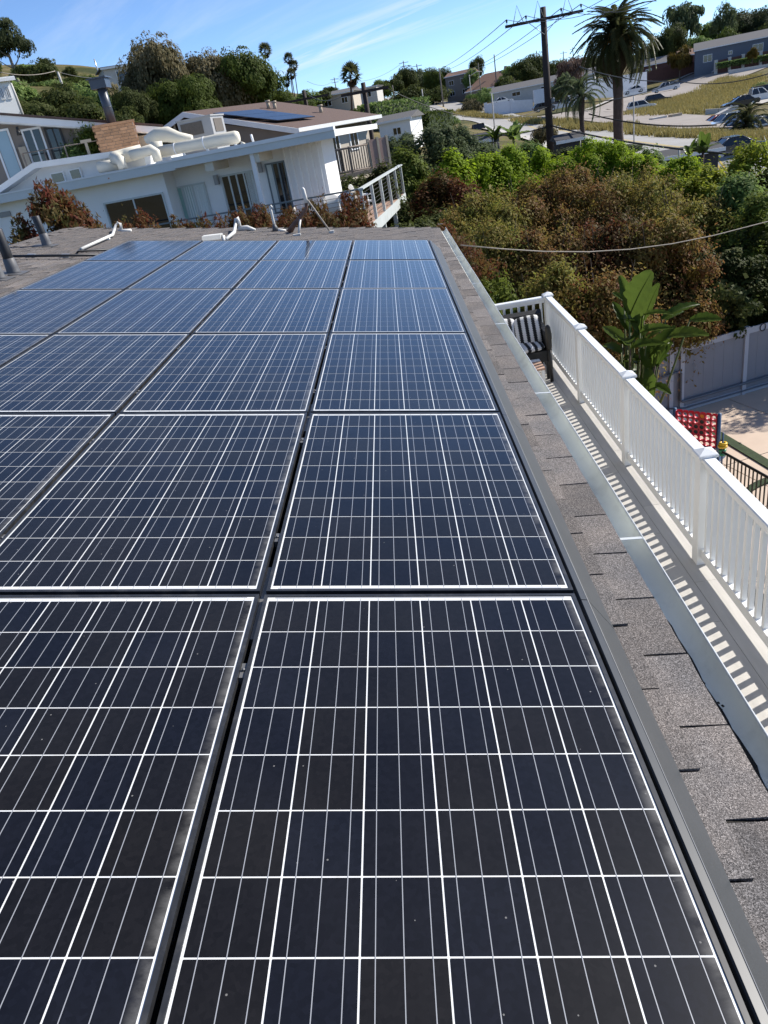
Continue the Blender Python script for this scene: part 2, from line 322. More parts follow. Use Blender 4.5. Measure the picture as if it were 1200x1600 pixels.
mt['greyleaf'] = leafmat('grey_green_leaf', [(0.090, 0.113, 0.056), (0.173, 0.193, 0.106), (0.244, 0.254, 0.152), (0.102, 0.133, 0.061)])
mt['pineleaf'] = leafmat('pine_needle', [(0.051, 0.064, 0.030), (0.092, 0.105, 0.044), (0.144, 0.144, 0.076), (0.068, 0.085, 0.034)])
mt['goldleaf'] = leafmat('golden_leaf', [(0.120, 0.075, 0.015), (0.200, 0.130, 0.025), (0.090, 0.080, 0.020)])
mt['pinkleaf'] = leafmat('mauve_twig', [(0.096, 0.060, 0.048), (0.156, 0.102, 0.084), (0.192, 0.144, 0.120)])
mt['palmleaf'] = leafmat('palm_leaf', [(0.034, 0.048, 0.017), (0.066, 0.082, 0.026), (0.102, 0.114, 0.042), (0.132, 0.120, 0.054)], rough=0.4)
mt['deadpalm'] = leafmat('dry_palm_leaf', [(0.090, 0.065, 0.040), (0.140, 0.105, 0.065), (0.070, 0.050, 0.030)])
mt['bananaleaf'] = leafmat('broad_leaf', [(0.036, 0.068, 0.011), (0.064, 0.104, 0.018), (0.088, 0.128, 0.024)], rough=0.32, trans=0.55)
mt['drygrass'] = leafmat('dry_grass_blade', [(0.36, 0.29, 0.11), (0.50, 0.41, 0.19), (0.60, 0.50, 0.28), (0.30, 0.26, 0.09)], trans=0.25)
mt['stalk'] = M('leaf_stalk', (.10, .12, .03), .5)
mt['bark'] = M('bark', (0.10, 0.075, 0.055), 0.9, 0.3, 6, bump=0.5, bscale=12)
mt['palmbark'] = M('palm_bark', (0.085, 0.055, 0.042), 0.9, 0.3, 5, bump=0.7, bscale=8)
mt['palebark'] = M('pale_bark', (0.30, 0.26, 0.21), 0.9, 0.25, 4, bump=0.3)
mt['polewood'] = M('creosoted_pole_wood', (0.035, 0.024, 0.020), 0.85, 0.3, 4, stretch=(3, 3, 0.3))
mt['greywood'] = M('weathered_pole_wood', (0.17, 0.15, 0.13), 0.85, 0.2, 4)
# buildings
mt['whitewall'] = M('white_stucco', (0.82, 0.82, 0.80), 0.8, 0.04, 1.5, bump=0.08)
mt['whitetrim'] = M('white_trim', (0.78, 0.78, 0.77), 0.5, 0.05, 3)
mt['bluefascia'] = M('grey_blue_fascia', (0.58, 0.61, 0.60), 0.5, 0.05, 2)
mt['roofwhite'] = M('white_membrane_roof', (0.72, 0.72, 0.70), 0.7, 0.06, 1.5, dirt=0.25, dirtcol=(0.5, 0.48, 0.44), dscale=1)
mt['duct'] = M('cream_duct_wrap', (0.62, 0.58, 0.48), 0.6, 0.06, 3)
mt['acgrey'] = M('grey_ac_cabinet', (0.30, 0.30, 0.30), 0.5, 0.05)
mt['aclouvre'] = M('brown_louvre', (0.10, 0.085, 0.07), 0.7, 0.2, 20)
mt['glassdark'] = M('dark_window_glass', (0.012, 0.014, 0.016), 0.06, 0.3, 2, spec=0.8)
mt['glassblue'] = M('curtained_window_glass', (0.26, 0.36, 0.42), 0.08, 0.1, 0.7, spec=0.8)
mt['glassgreen'] = M('green_tinted_window_glass', (0.30, 0.46, 0.40), 0.08, 0.15, 1.0, spec=0.8)
mt['curtain'] = M('white_curtain', (0.66, 0.70, 0.68), 0.8, 0.08, 6, stretch=(6, 6, 0.2))
mt['taupe'] = M('taupe_stucco', (0.22, 0.185, 0.155), 0.85, 0.07, 2, bump=0.1)
mt['tan'] = M('tan_stucco', (0.42, 0.35, 0.26), 0.85, 0.07, 2, bump=0.1)
mt['brick'] = M('orange_brick', (0.50, 0.27, 0.14), 0.85, 0.15, 6, rand=0.25)
mt['mortar'] = M('pale_mortar', (0.55, 0.46, 0.36), 0.9)
mt['flue'] = M('blue_black_metal_flue', (0.045, 0.055, 0.075), 0.38, 0.15, 3)
mt['brownroof'] = M('brown_shingle_roof', (0.11, 0.07, 0.055), 0.9, 0.2, 9, bump=0.3)
mt['darkroof'] = M('dark_grey_roof', (0.045, 0.045, 0.05), 0.9, 0.15, 6)
mt['greyroof'] = M('grey_shingle_roof', (0.125, 0.12, 0.12), 0.9, 0.15, 6)
mt['tileroof'] = M('brown_tile_roof', (0.19, 0.11, 0.075), 0.9, 0.2, 4)
mt['beigewall'] = M('beige_siding', (0.48, 0.42, 0.34), 0.8, 0.05)
mt['decktimber'] = M('grey_brown_deck_timber', (0.20, 0.16, 0.13), 0.8, 0.2, 5)
mt['pinktimber'] = M('pink_brown_deck_board', (0.40, 0.26, 0.19), 0.8, 0.15, 4, rand=0.12)
mt['pinkpanel'] = M('pink_brown_screen', (0.34, 0.22, 0.18), 0.7, 0.08)
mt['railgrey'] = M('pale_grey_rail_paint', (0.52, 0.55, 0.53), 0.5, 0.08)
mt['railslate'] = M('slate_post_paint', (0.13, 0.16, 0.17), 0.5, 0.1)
mt['farpanel'] = M('far_solar_panel', (0.012, 0.016, 0.028), 0.35, 0.1, 3, coat=0.35)
mt['bluewall'] = M('slate_blue_siding', (0.115, 0.135, 0.165), 0.8, 0.06)
mt['redfence'] = M('red_brown_fence', (0.11, 0.05, 0.04), 0.85, 0.15, 3)
mt['concwhite'] = M('pale_concrete', (0.52, 0.50, 0.46), 0.85, 0.08)
mt['whitemason'] = M('white_painted_wall', (0.60, 0.63, 0.68), 0.8, 0.06)
mt['asphalt'] = M('grey_asphalt', (0.29, 0.28, 0.265), 0.9, 0.12, 0.25, stretch=(1, 1, 1), dirt=0.25, dirtcol=(0.35, 0.335, 0.30), dscale=0.12)
mt['lotasphalt'] = M('brown_grey_asphalt', (0.27, 0.235, 0.205), 0.9, 0.12, 0.3, dirt=0.3, dirtcol=(0.33, 0.285, 0.245), dscale=0.15)
mt['sidewalk'] = M('sidewalk_concrete', (0.42, 0.39, 0.35), 0.9, 0.08, 1)
mt['paint'] = M('white_road_paint', (0.55, 0.54, 0.50), 0.8, 0.15, 2)
mt['ypaint'] = M('yellow_road_paint', (0.50, 0.36, 0.07), 0.8, 0.15, 2)
mt['tyre'] = M('tyre_rubber', (0.015, 0.015, 0.015), 0.8)
mt['rim'] = M('alloy_rim', (0.45, 0.45, 0.46), 0.35, metal=0.7)
mt['carglass'] = M('car_glass', (0.012, 0.014, 0.017), 0.05, 0.05, spec=0.8)
mt['taillight'] = M('red_tail_light', (0.35, 0.01, 0.01), 0.25, coat=0.5)
mt['headlight'] = M('clear_headlight', (0.55, 0.55, 0.53), 0.15, coat=0.5)
for k, c in dict(white=(0.72, 0.72, 0.71), black=(0.012, 0.012, 0.014), silver=(0.36, 0.38, 0.40), red=(0.36, 0.015, 0.02), blue=(0.03, 0.07, 0.14), dark=(0.03, 0.035, 0.045), pale=(0.50, 0.56, 0.58)).items():
    mt['car_' + k] = M('car_paint_' + k, c, 0.3, 0.03, coat=1.0)

# ------------------------------------------------------------------ terrain
ctl = [(-10, 0, -4), (0, 0, -5.5), (4, -8, -6.5), (-10, -10, -4), (5, 5, -7.5), (9, 12, -7.7), (7, 17, -7.6), (13, 18, -7.7), (11, 13, -7.7), (14, 10, -7.8), (12, 24, -7.6), (18, 30, -7.4), (3, 24, -6.2), (-7, 16, -4.2), (-14, 22, -3.2),
       (-22, 30, -0.5), (-30, 34, 0.3), (-18, 40, 0.6), (-8, 34, -1.6), (0, 40, -3.6), (4, 34, -5.2), (12, 45, -7.0), (26, 34, -7.4), (22, 55, -6.6), (6, 60, -4.5), (-12, 55, 1.0), (-60, 20, 2), (-40, -20, -3), (30, -20, -9), (30, 10, -8)]
ctl = [tuple(c) for c in ctl]
for px, py, r in [(1200, 262, 52), (1100, 232, 66), (1000, 228, 78), (950, 216, 92), (900, 214, 104), (830, 205, 128), (760, 190, 165), (700, 177, 215), (655, 166, 270), (630, 159, 330), (610, 152, 420),
                  (640, 182, 190), (600, 172, 190), (580, 165, 240), (690, 152, 290), (1000, 196, 108), (1100, 210, 92), (1200, 215, 80), (900, 190, 135), (950, 178, 150), (850, 182, 150), (1000, 172, 150), (1100, 178, 118), (1200, 178, 105),
                  (1040, 141, 205), (1000, 152, 190), (940, 152, 185), (1090, 122, 205), (1150, 112, 205), (1200, 103, 205), (1120, 140, 165), (1190, 118, 165), (1060, 165, 150), (1150, 150, 140),
                  (1050, 110, 230), (1180, 95, 235), (800, 160, 200), (860, 158, 200), (760, 150, 260), (1100, 102, 330), (1200, 90, 330), (900, 140, 300), (700, 145, 420), (800, 138, 420), (1000, 112, 420),
                  (20, 130, 120), (100, 128, 110), (160, 140, 105), (240, 165, 95), (60, 165, 75), (330, 180, 85), (420, 178, 110), (480, 165, 170), (540, 160, 220), (520, 150, 330), (0, 100, 170), (120, 100, 170), (330, 130, 200), (430, 140, 250), (200, 120, 220)]:
    ctl.append(tuple(at(px, py, r)))
for a, r, z in [(-60, 150, 15), (-40, 300, 30), (0, 700, 14), (-20, 700, 14), (20, 700, 22), (50, 150, -6), (50, 300, 10), (70, 80, -8), (110, 60, -8), (180, 80, -8), (-100, 80, 0), (180, 300, -8), (-120, 300, 0), (90, 300, 0), (40, 700, 22), (-60, 700, 20), (120, 900, 0), (-120, 900, 0), (180, 900, -5)]:
    ctl.append((CAM[0] + r * sin(R(a)), CAM[1] + r * cos(R(a)), z))
ctl = np.array(ctl); PC = ctl[:, :2]
def ker(d): return d
A = ker(np.linalg.norm(PC[:, None] - PC[None], axis=2)) - np.eye(len(PC)) * 0.6
NC = len(PC); big = np.zeros((NC + 1, NC + 1)); big[:NC, :NC] = A; big[NC, :NC] = big[:NC, NC] = 1
sol = np.linalg.solve(big, np.r_[ctl[:, 2], 0])
def ghts(P):
    P = np.atleast_2d(np.asarray(P, float)); return ker(np.linalg.norm(P[:, None] - PC[None], axis=2)) @ sol[:NC] + sol[NC]
def g(x, y): return float(ghts([[x, y]])[0])
def ground_at(px, py, r, dz=0.0):
    d = ray(px, py); h = hypot(d[0], d[1]); x, y = CAM[0] + d[0] * r / h, CAM[1] + d[1] * r / h
    return Vector((x, y, g(x, y) + dz))

def build_ground():
    az = np.radians(np.concatenate([np.arange(-180, -36, 6), np.arange(-36, 42, 0.75), np.arange(42, 180.1, 6)]))
    rr = np.concatenate([[0.5], np.geomspace(3, 480, 130), np.geomspace(520, 4000, 14)])
    a, r = np.meshgrid(az, rr); P = np.stack([CAM[0] + r * np.sin(a), CAM[1] + r * np.cos(a)], -1)
    z = np.concatenate([ghts(p) for p in P.reshape(-1, 2)[:, None]]).reshape(r.shape) if False else ghts(P.reshape(-1, 2)).reshape(r.shape)
    far = np.clip((r - 500) / 1500, 0, 1); z = z * (1 - far) + 8 * far
    V = np.concatenate([P, z[..., None]], -1).reshape(-1, 3); m_, k_ = r.shape
    i = np.arange((m_ - 1) * k_).reshape(m_ - 1, k_)[:, :-1].ravel()
    F = np.stack([i, i + 1, i + k_ + 1, i + k_], 1)[:, ::-1]
    me = bpy.data.meshes.new('ground'); me.from_pydata(V.tolist(), [], F.tolist()); me.polygons.foreach_set('use_smooth', [True] * len(F))
    m, t, n, l, b = newmat('earth_and_scrub'); b.inputs['Roughness'].default_value = 0.95; b.inputs['Specular IOR Level'].default_value = 0.1
    gm = n.new('ShaderNodeNewGeometry')
    n1 = n.new('ShaderNodeTexNoise'); n1.inputs['Scale'].default_value = 0.09; n1.inputs['Detail'].default_value = 8; l.new(gm.outputs['Position'], n1.inputs['Vector'])
    cr = n.new('ShaderNodeValToRGB'); e = cr.color_ramp.elements; e[0].position = 0.36; e[0].color = (0.045, 0.052, 0.018, 1); e[1].position = 0.68; e[1].color = (0.20, 0.155, 0.085, 1); x = e.new(0.5); x.color = (0.13, 0.11, 0.045, 1)
    l.new(n1.outputs[0], cr.inputs[0])
    n2 = n.new('ShaderNodeTexNoise'); n2.inputs['Scale'].default_value = 1.6; n2.inputs['Detail'].default_value = 8; n2.inputs['Roughness'].default_value = 0.7; l.new(gm.outputs['Position'], n2.inputs['Vector'])
    mr = n.new('ShaderNodeMapRange'); mr.inputs[1].default_value = 0.3; mr.inputs[2].default_value = 0.7; mr.inputs[3].default_value = 0.6; mr.inputs[4].default_value = 1.35; l.new(n2.outputs[0], mr.inputs[0])
    mu = n.new('ShaderNodeMix'); mu.data_type = 'RGBA'; mu.blend_type = 'MULTIPLY'; mu.inputs[0].default_value = 1; l.new(cr.outputs[0], mu.inputs[6]); l.new(mr.outputs[0], mu.inputs[7]); l.new(mu.outputs[2], b.inputs['Base Color'])
    bp = n.new('ShaderNodeBump'); bp.inputs['Strength'].default_value = 0.6; bp.inputs['Distance'].default_value = 0.15; l.new(n2.outputs[0], bp.inputs['Height']); l.new(bp.outputs[0], b.inputs['Normal'])
    me.materials.append(m); tag(link('ground', me), kind='structure')
build_ground()

def ribbon(name, pts, width, m, lift=0.08, kind='structure', step=2.0, sub=6, parent=None, thick=0.0):
    """a strip draped on the terrain along plan points"""
    P = [Vector((p[0], p[1])) for p in pts]; q = []
    for i in range(len(P) - 1):                      # Catmull-Rom
        p0, p1, p2, p3 = P[max(i - 1, 0)], P[i], P[i + 1], P[min(i + 2, len(P) - 1)]
        k = max(2, int((p2 - p1).length / step))
        for j in range(k):
            t = j / k; q.append(0.5 * ((2 * p1) + (p2 - p0) * t + (2 * p0 - 5 * p1 + 4 * p2 - p3) * t * t + (3 * p1 - p0 - 3 * p2 + p3) * t ** 3))
    q.append(P[-1]); ws = width if isinstance(width, (list, tuple)) else (-width / 2, width / 2)
    mb = MB(); vs = []
    for i, p in enumerate(q):
        d = (q[min(i + 1, len(q) - 1)] - q[max(i - 1, 0)]).normalized(); s = Vector((d.y, -d.x))
        for k in range(sub + 1): c = p + s * (ws[0] + (ws[1] - ws[0]) * k / sub); vs.append((c.x, c.y))
    zz = ghts(vs); c_ = sub + 1
    mb.add([(v[0], v[1], z + lift) for v, z in zip(vs, zz)], [(i * c_ + k, i * c_ + k + 1, (i + 1) * c_ + k + 1, (i + 1) * c_ + k) for i in range(len(q) - 1) for k in range(sub)], True)
    o = mb.build(name, m, parent)
    if kind: tag(o, kind=kind)
    return o
def gp(*pr): return [ground_at(*p)[:2] for p in pr]
main_pts = gp((1320, 285, 44), (1200, 250, 54), (1100, 229, 67), (1000, 222, 82), (900, 208, 106), (830, 200, 132), (760, 188, 168), (705, 177, 215), (664, 166, 270), (636, 158, 330), (612, 152, 420))
ribbon('road', main_pts, 13.5, mt['asphalt'], 0.10)
ribbon('sidewalk', main_pts[:6], (7.3, 9.2) if False else (-9.0, -7.2), mt['sidewalk'], 0.22)
for off in (-0.15, 0.15): ribbon('road_marking', main_pts, (off - 0.07, off + 0.07), mt['ypaint'], 0.106, sub=1)
ribbon('road_marking', main_pts, (-6.3, -6.12), mt['paint'], 0.106, sub=1)
ribbon('road_marking', main_pts, (6.12, 6.3), mt['paint'], 0.106, sub=1)
hill_pts = gp((850, 176, 152), (900, 177, 150), (960, 177, 148), (1012, 168, 157), (1055, 150, 178), (1100, 132, 196), (1150, 116, 212), (1205, 104, 224))
ribbon('side_road', hill_pts, 21, mt['lotasphalt'], 0.16)
ribbon('side_road_kerb', hill_pts[3:], (-11.6, -10.7), mt['sidewalk'], 0.34)
ribbon('parking_lot', gp((850, 180, 146), (930, 180, 142), (1000, 184, 124), (1080, 196, 104), (1150, 192, 100), (1260, 190, 96)), 9, mt['lotasphalt'], 0.13)
ribbon('upper_parking_lot', gp((1110, 170, 124), (1160, 158, 132), (1260, 148, 140)), 14, mt['sidewalk'], 0.15)

# ------------------------------------------------------------------ the shingled house under the camera
H0 = Vector((-1.5, 3.5, -5.5))
house = thing('shingled_house', 'stuccoed house whose grey shingle roof carries the solar panels in the foreground', 'house', H0)
EX = 1.33; RY0, RY1, RX0 = -4.0, 11.03, -4.78
mb = MB(); mb.box(RX0, EX - 0.012, RY0, RY1 - 0.01, -0.165, -0.1375)
roof = mb.build('roof', mt['muckshade'], house, local=True); roof.location = -H0; roof.rotation_euler = (0, PH, 0)
# tabs
tabs = []
def tab_mesh(seed, w=0.2962):
    r = random.Random(seed); ny = 5; vs = []
    c0, c1, cm = r.uniform(0, .007), r.uniform(0, .006), r.uniform(-.001, .002)
    for i in range(ny):
        t = i / (ny - 1); y = (t - .5) * w; lift = c0 * (1 - t) ** 3 + c1 * t ** 3 + cm * 4 * t * (1 - t); j = r.uniform(-.0015, .0015)
        vs += [(-0.155, y, 0.0004), (0 + j, y, 0.0085 + lift), (0 + j, y, 0.0002 + lift * .5)]
    fs = []
    for i in range(ny - 1):
        a = i * 3; b = a + 3; fs += [(a, a + 1, b + 1, b), (a + 1, a + 2, b + 2, b + 1)]
    fs += [(0, 2, 1), ((ny - 1) * 3, (ny - 1) * 3 + 1, (ny - 1) * 3 + 2)]
    mb = MB(); mb.add(vs, fs); return mb
tvar = [tab_mesh(k) for k in range(8)]; tme = [v.mesh('shingle', mt['shingle']) for v in tvar]
CR = 0.136
for k in range(46):
    Xl = EX - k * CR; off = (0.1525 if k % 2 else 0) + random.uniform(-.012, .012)
    for j in range(-16, 38):
        y = j * 0.305 + off
        if y < -2.6 or y > RY1 - 0.14: continue
        if Xl > 1.0 or y > 8.2 or (Xl < -2.85 and y > 1.0): tabs.append((Xl, y + random.uniform(-.0015, .0015), random.randrange(8), random.uniform(-.003, .003)))
def appar(t):
    p = RW(t[0] - .07, t[1], -.13) - Vector(CAM); q = RC @ np.array(p)
    if q[2] < .2: return 0
    u, v = 600 + FPX * q[0] / q[2], 800 + FPX * q[1] / q[2]
    if not (-60 < u < 1260 and -60 < v < 1690): return 0
    n = Vector((sin(PH), 0, cos(PH))); return abs(p.normalized().dot(n)) / p.length_squared
tabs.sort(key=appar, reverse=True)
stuff = MB()
for i, (X, y, v, rz) in enumerate(tabs):
    if i < 300: link('shingle', tme[v], roof, (X, y, -0.137), (0, 0, rz))
    else:
        b = tvar[v]; stuff.add([(X + a[0], y + a[1], -0.137 + a[2]) for a in b.v], b.f)
tag(stuff.build('shingle_field', mt['shingle'], roof, local=True), kind='stuff')
# ridge caps and the far slope
rc = MB()
for j in range(38):
    y = RY0 + j * .4
    if y < RY1 - .1: rc.add([(RX0 - .13, y, -.18), (RX0, y, -.122), (RX0 + .13, y, -.13), (RX0 - .13, y + .3985, -.19), (RX0, y + .3985, -.133), (RX0 + .13, y + .3985, -.136)], [(0, 1, 4, 3), (1, 2, 5, 4)], True)
rc.build('ridge_cap', mt['shingle'], roof, local=True)
rd = RW(RX0, 0, -.14)
mb = MB(); mb.prism([(rd.x, RY0, rd.z), (rd.x - 6, RY0, rd.z - 1.0), (rd.x - 6, RY0, rd.z - 1.06), (rd.x, RY0, rd.z - .05)], (0, RY1 - RY0 - .01, 0)); mb.build('roof_back_slope', mt['shingle'], house)
ev = RW(EX, 0, -.165)
mb = MB(); mb.box(ev.x - .035, ev.x - .012, RY0, RY1 - .02, ev.z - .17, ev.z - .002); mb.build('fascia', mt['whitetrim'], house)
mb = MB(); ra = RW(RX0, 0, -.2); mb.prism([(ev.x - .05, RY1 - .04, ev.z - .03), (ra.x, RY1 - .04, ra.z + .02), (ra.x, RY1 - .04, ra.z - .14), (ev.x - .05, RY1 - .04, ev.z - .17)], (0, .022, 0)); mb.build('barge_board', mt['whitetrim'], house)
mb = MB(); mb.prism([(.9, -4.5, -8.5), (.9, -4.5, ev.z - .03), (ra.x, -4.5, ra.z - .06), (-10, -4.5, -1.1), (-10, -4.5, -8.5)], (0, 15.2, 0)); mb.build('wall', mt['stucco_house'], house)
# gutter
mb = MB(); prof = []
for k in range(13):
    a = pi * k / 12; prof.append((1.3445 - .0475 * cos(a), -.400 - .046 * sin(a)))
prof[0] = (1.297, -.385)
inner = prof + [(1.393, -.390)]
outer = [(x + (.0025 if x > 1.34 else -.0025), z - .003) for x, z in inner][::-1]
ring = inner + outer
def seglen(y0, y1, n):
    return [[(x + .0012 * y + .002 * sin(y * 1.3), y, z + .003 * sin(y * .9)) for x, z in ring] for y in np.linspace(y0, y1, n)]
mb.loft(seglen(-4, RY1 + .12, 24)); gut = mb.build('gutter', mt['gutter'], house)
mb = MB(); mb.tube([(1.395 + .0012 * y + .002 * sin(y * 1.3), y, -.390 + .003 * sin(y * .9)) for y in np.linspace(-4, RY1 + .12, 24)], .0036, 8); mb.build('gutter_lip', mt['gutterlip'], gut)
for k in range(7):
    y = .60 + 1.83 * k
    mb = MB(); mb.obox((1.345 + .0012 * y, y, -.378), (.046, .003, -.006), (-.0007, .0085, 0), (0, 0, .0012)); mb.build('gutter_strap', mt['gutterlip'], gut)
mb = MB(); vs = []; ys = np.linspace(-3.0, 2.2, 150)  # near-black sheet painting the shade along the trough bottom
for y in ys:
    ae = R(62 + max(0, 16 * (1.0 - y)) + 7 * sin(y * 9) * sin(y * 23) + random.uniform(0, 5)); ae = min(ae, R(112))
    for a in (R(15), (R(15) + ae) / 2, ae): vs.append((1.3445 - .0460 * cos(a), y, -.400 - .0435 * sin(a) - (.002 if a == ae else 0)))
mb.add(vs, [(i * 3 + k, i * 3 + k + 1, i * 3 + k + 4, i * 3 + k + 3) for i in range(len(ys) - 1) for k in (0, 1)]); tag(mb.build('trough_shade', mt['muckshade'], gut), kind='stuff')
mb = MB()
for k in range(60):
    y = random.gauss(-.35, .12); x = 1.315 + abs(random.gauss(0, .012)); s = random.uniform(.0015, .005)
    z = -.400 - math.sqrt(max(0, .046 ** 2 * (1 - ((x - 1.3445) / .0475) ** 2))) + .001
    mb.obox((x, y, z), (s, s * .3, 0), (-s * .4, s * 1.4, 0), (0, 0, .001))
tag(mb.build('leaf_flake', mt['muckshade'], gut), kind='stuff')

# ------------------------------------------------------------------ solar panels
PW, PL = .992, 1.662
CELL = .1562; GX, GY = .0038, .0037
mbf = MB()
fw = .0115
def fr(x0, x1, y0, y1): mbf.box(x0, x1, y0, y1, -.04, 0)
fr(-PW / 2, -PW / 2 + fw, -PL / 2, PL / 2); fr(PW / 2 - fw, PW / 2, -PL / 2, PL / 2)
fr(-PW / 2 + fw, PW / 2 - fw, -PL / 2, -PL / 2 + fw); fr(-PW / 2 + fw, PW / 2 - fw, PL / 2 - fw, PL / 2)
mef = mbf.mesh('frame', mt['blackalu'])
mb = MB(); mb.box(-PW / 2 + fw + .0005, PW / 2 - fw - .0005, -PL / 2 + fw + .0005, PL / 2 - fw - .0005, -.006, -.0030); meb = mb.mesh('backsheet', mt['backsheet'])
mb = MB(); c = CELL / 2; k = .0012
oct_ = [(-c + k, -c), (c - k, -c), (c, -c + k), (c, c - k), (c - k, c), (-c + k, c), (-c, c - k), (-c, -c + k)]
mb.prism([(x, y, -.0032) for x, y in oct_], (0, 0, .0007)); mec = mb.mesh('cell', mt['cell'])
mb = MB(); mb.box(-.0009, .0009, -PL / 2 + .022, PL / 2 - .022, -.0028, -.0022); meu = mb.mesh('busbar', mt['busbar'])
mb = MB(); mb.box(-.46, .46, -.0022, .0022, -.0029, -.0026); mer = mb.mesh('ribbon', mt['busbar'])
coln = ['rightmost column', 'second column from right', 'third column from right', 'leftmost column']
rown = ['nearest the camera', 'second from the camera', 'third from the camera', 'fourth from the camera', 'next to the farthest row', 'in the farthest row']
pid = 0
for ci in range(4):
    for ri in range(-1, 5):
        cx, cy = -1.01 * ci + .5045, 1.68 * ri + .84
        vis = False
        for dx in np.linspace(-.5, .5, 5):
            for dy in np.linspace(-.83, .83, 9):
                q = RC @ (np.array(RW(cx + dx, cy + dy, 0)) - CAM)
                if q[2] > .1 and -30 < 600 + FPX * q[0] / q[2] < 1230 and -30 < 800 + FPX * q[1] / q[2] < 1640: vis = True
        if not vis: continue
        jx, jy, jz = (random.uniform(-.0015, .0015) for _ in range(3))
        p = thing('solar_panel', f'black framed solar panel in the {coln[ci]}, {rown[ri + 1]}', 'solar panel', RW(cx + jx, cy + jy, jz), (random.uniform(-.001, .001), PH + random.uniform(-.0015, .0015), random.uniform(-.0008, .0008)), 'solar panels covering the shingle roof')
        link('frame', mef, p); link('backsheet', meb, p)
        for i in range(6):
            X = (i - 2.5) * (CELL + GX)
            for j in range(10): link('cell', mec, p, (X, (j - 4.5) * (CELL + GY), 0))
            for b in (-1, 0, 1): link('busbar', meu, p, (X + b * .052, 0, 0))
        link('ribbon', mer, p, (0, PL / 2 - .0165, 0)); link('ribbon', mer, p, (0, -PL / 2 + .0165, 0))
# mounting rails and clamps between the panels
mb = MB(); mb.box(-3.05, 1.0, -.02, .02, -.10, -.042); mer2 = mb.mesh('mounting_rail', mt['blackalu'])
mb = MB(); mb.box(-.008, .008, -.03, .03, -.03, -.008); mb.tube([(0, 0, -.008), (0, 0, -.002)], .005, 8); mecl = mb.mesh('clamp', mt['clampgrey'])
rails = thing('panel_rack', 'black rails and bright clamps holding the solar panels off the shingles', 'panel rack', RW(-1, 4, -.1), (0, PH, 0))
for ri in range(-1, 5):
    for f_ in (.22, .78):
        y = 1.68 * ri + 1.68 * f_ - 4; o = link('mounting_rail', mer2, rails, (1, y, .1))
        for ci in range(-1, 3):
            if ci >= 0: link('clamp', mecl, rails, (-1.01 * ci + 1.0, y, .1))
mb = MB(); mb.box(-.010, .010, -.20, .20, -.035, -.012); mesp = mb.mesh('splice_bar', mt['clampgrey'])
for ci in range(-1, 3):
    for ri in range(0, 5): link('splice_bar', mesp, rails, (-1.01 * ci + 1.0 + (.0 if ci >= 0 else -.004), 1.68 * ri - 4 - .01, .088))
# skirt along the lower edge
prof = [(1.012, -.05), (1.0122, -.008), (1.015, -.003), (1.033, -.004), (1.038, -.007), (1.136, -.118), (1.1345, -.121), (1.036, -.011), (1.016, -.008), (1.0145, -.05)]
sk = thing('array_skirt', 'long dark grey sloping trim along the lower edge of the solar array', 'trim', RW(1.06, 4, -.1), (0, PH, 0))
for k in range(7):
    y0, y1 = -1.72 + 1.68 * k - 1.68, -1.72 + 1.68 * (k + 1) - 1.684
    mb = MB(); mb.loft([[(x - 1.06, y - 4, z + .1) for x, z in [(X + .0085 * (0.5 if X > 1.05 else .0) * y / 1.0 * (1.0 if X > 1.05 else 0), Z) for X, Z in prof]] for y in (y0, y1)], smooth=False)
    mb.build('skirt_section', mt['skirt'], sk, local=True)
mb = MB(); mb.loft([[(x + .0005 - 1.06, y - 4, z + .1) for x, z in [(1.0345, -.0038), (1.0370, -.0054), (1.0370, -.0064), (1.0345, -.0050)]] for y in (-3.4, 8.39)]); mb.build('crease_highlight', mt['acgrey'], sk, local=True)  # paler strip painting the highlight on the skirt's crease

# ------------------------------------------------------------------ pipes on the roof
def roofpt(px, py, h=-.13): q = onroof(px, py, h); return RW(*q)
def vent(px, py, h, r, label, lean=0.0, flash=.16):
    p = roofpt(px, py); t = thing('vent_pipe', label, 'vent pipe', p, group='vent pipes through the shingle roof')
    mb = MB(); mb.tube([p + Vector((0, 0, -.05)), p + Vector((lean * .5, 0, h * .5)), p + Vector((lean, 0, h - .01)), p + Vector((lean, 0, h))], [r, r, r, r * .9], 16); mb.build('pipe', mt['blackpipe'], t)
    mb = MB(); mb.lathe([(r * 1.5, -.015), (r * 1.3, .02), (r * 1.22, .06), (r * 1.12, flash), (r * 1.02, flash + .005)], p, 16); mb.build('collar', mt['leadflash'], t)
    u = RW(1, 0, 0); v = Vector((0, 1, 0)); n = RW(0, 0, 1)
    mb = MB(); mb.obox(p - u * .03 + n * .006, u * .16, v * .13, n * .0025); mb.build('flashing', mt['leadflash'], t)
    return t
vent(74, 384, .40, .052, 'slim black vent pipe with a grey collar near the far roof corner', -.02)
vent(22, 427, .48, .056, 'black vent pipe, right one of the pair at the left picture edge', 0)
vent(-1, 436, .42, .054, 'black vent pipe cut by the left picture edge, left one of the pair', 0)
def pipe(name, label, cat, pts, r, m, extra=(), group=None, nseg=10):
    t = thing(name, label, cat, pts[0], group=group)
    mb = MB(); mb.tube(pts, r, nseg); mb.build('pipe', m, t)
    for nm, p2, r2, m2 in extra: mb = MB(); mb.tube(p2, r2, nseg); mb.build(nm, m2, t)
    return t
def up(px0, py0, *pp):                       # points in the upright plane across the view at a roof point
    b = roofpt(px0, py0); return [b] + [atY(x, y, b.y) for x, y in pp]
n_r = RW(0, 0, 1)
b1 = roofpt(190, 361); a1 = [roofpt(127, 389, -.10), roofpt(176, 367, -.09)]
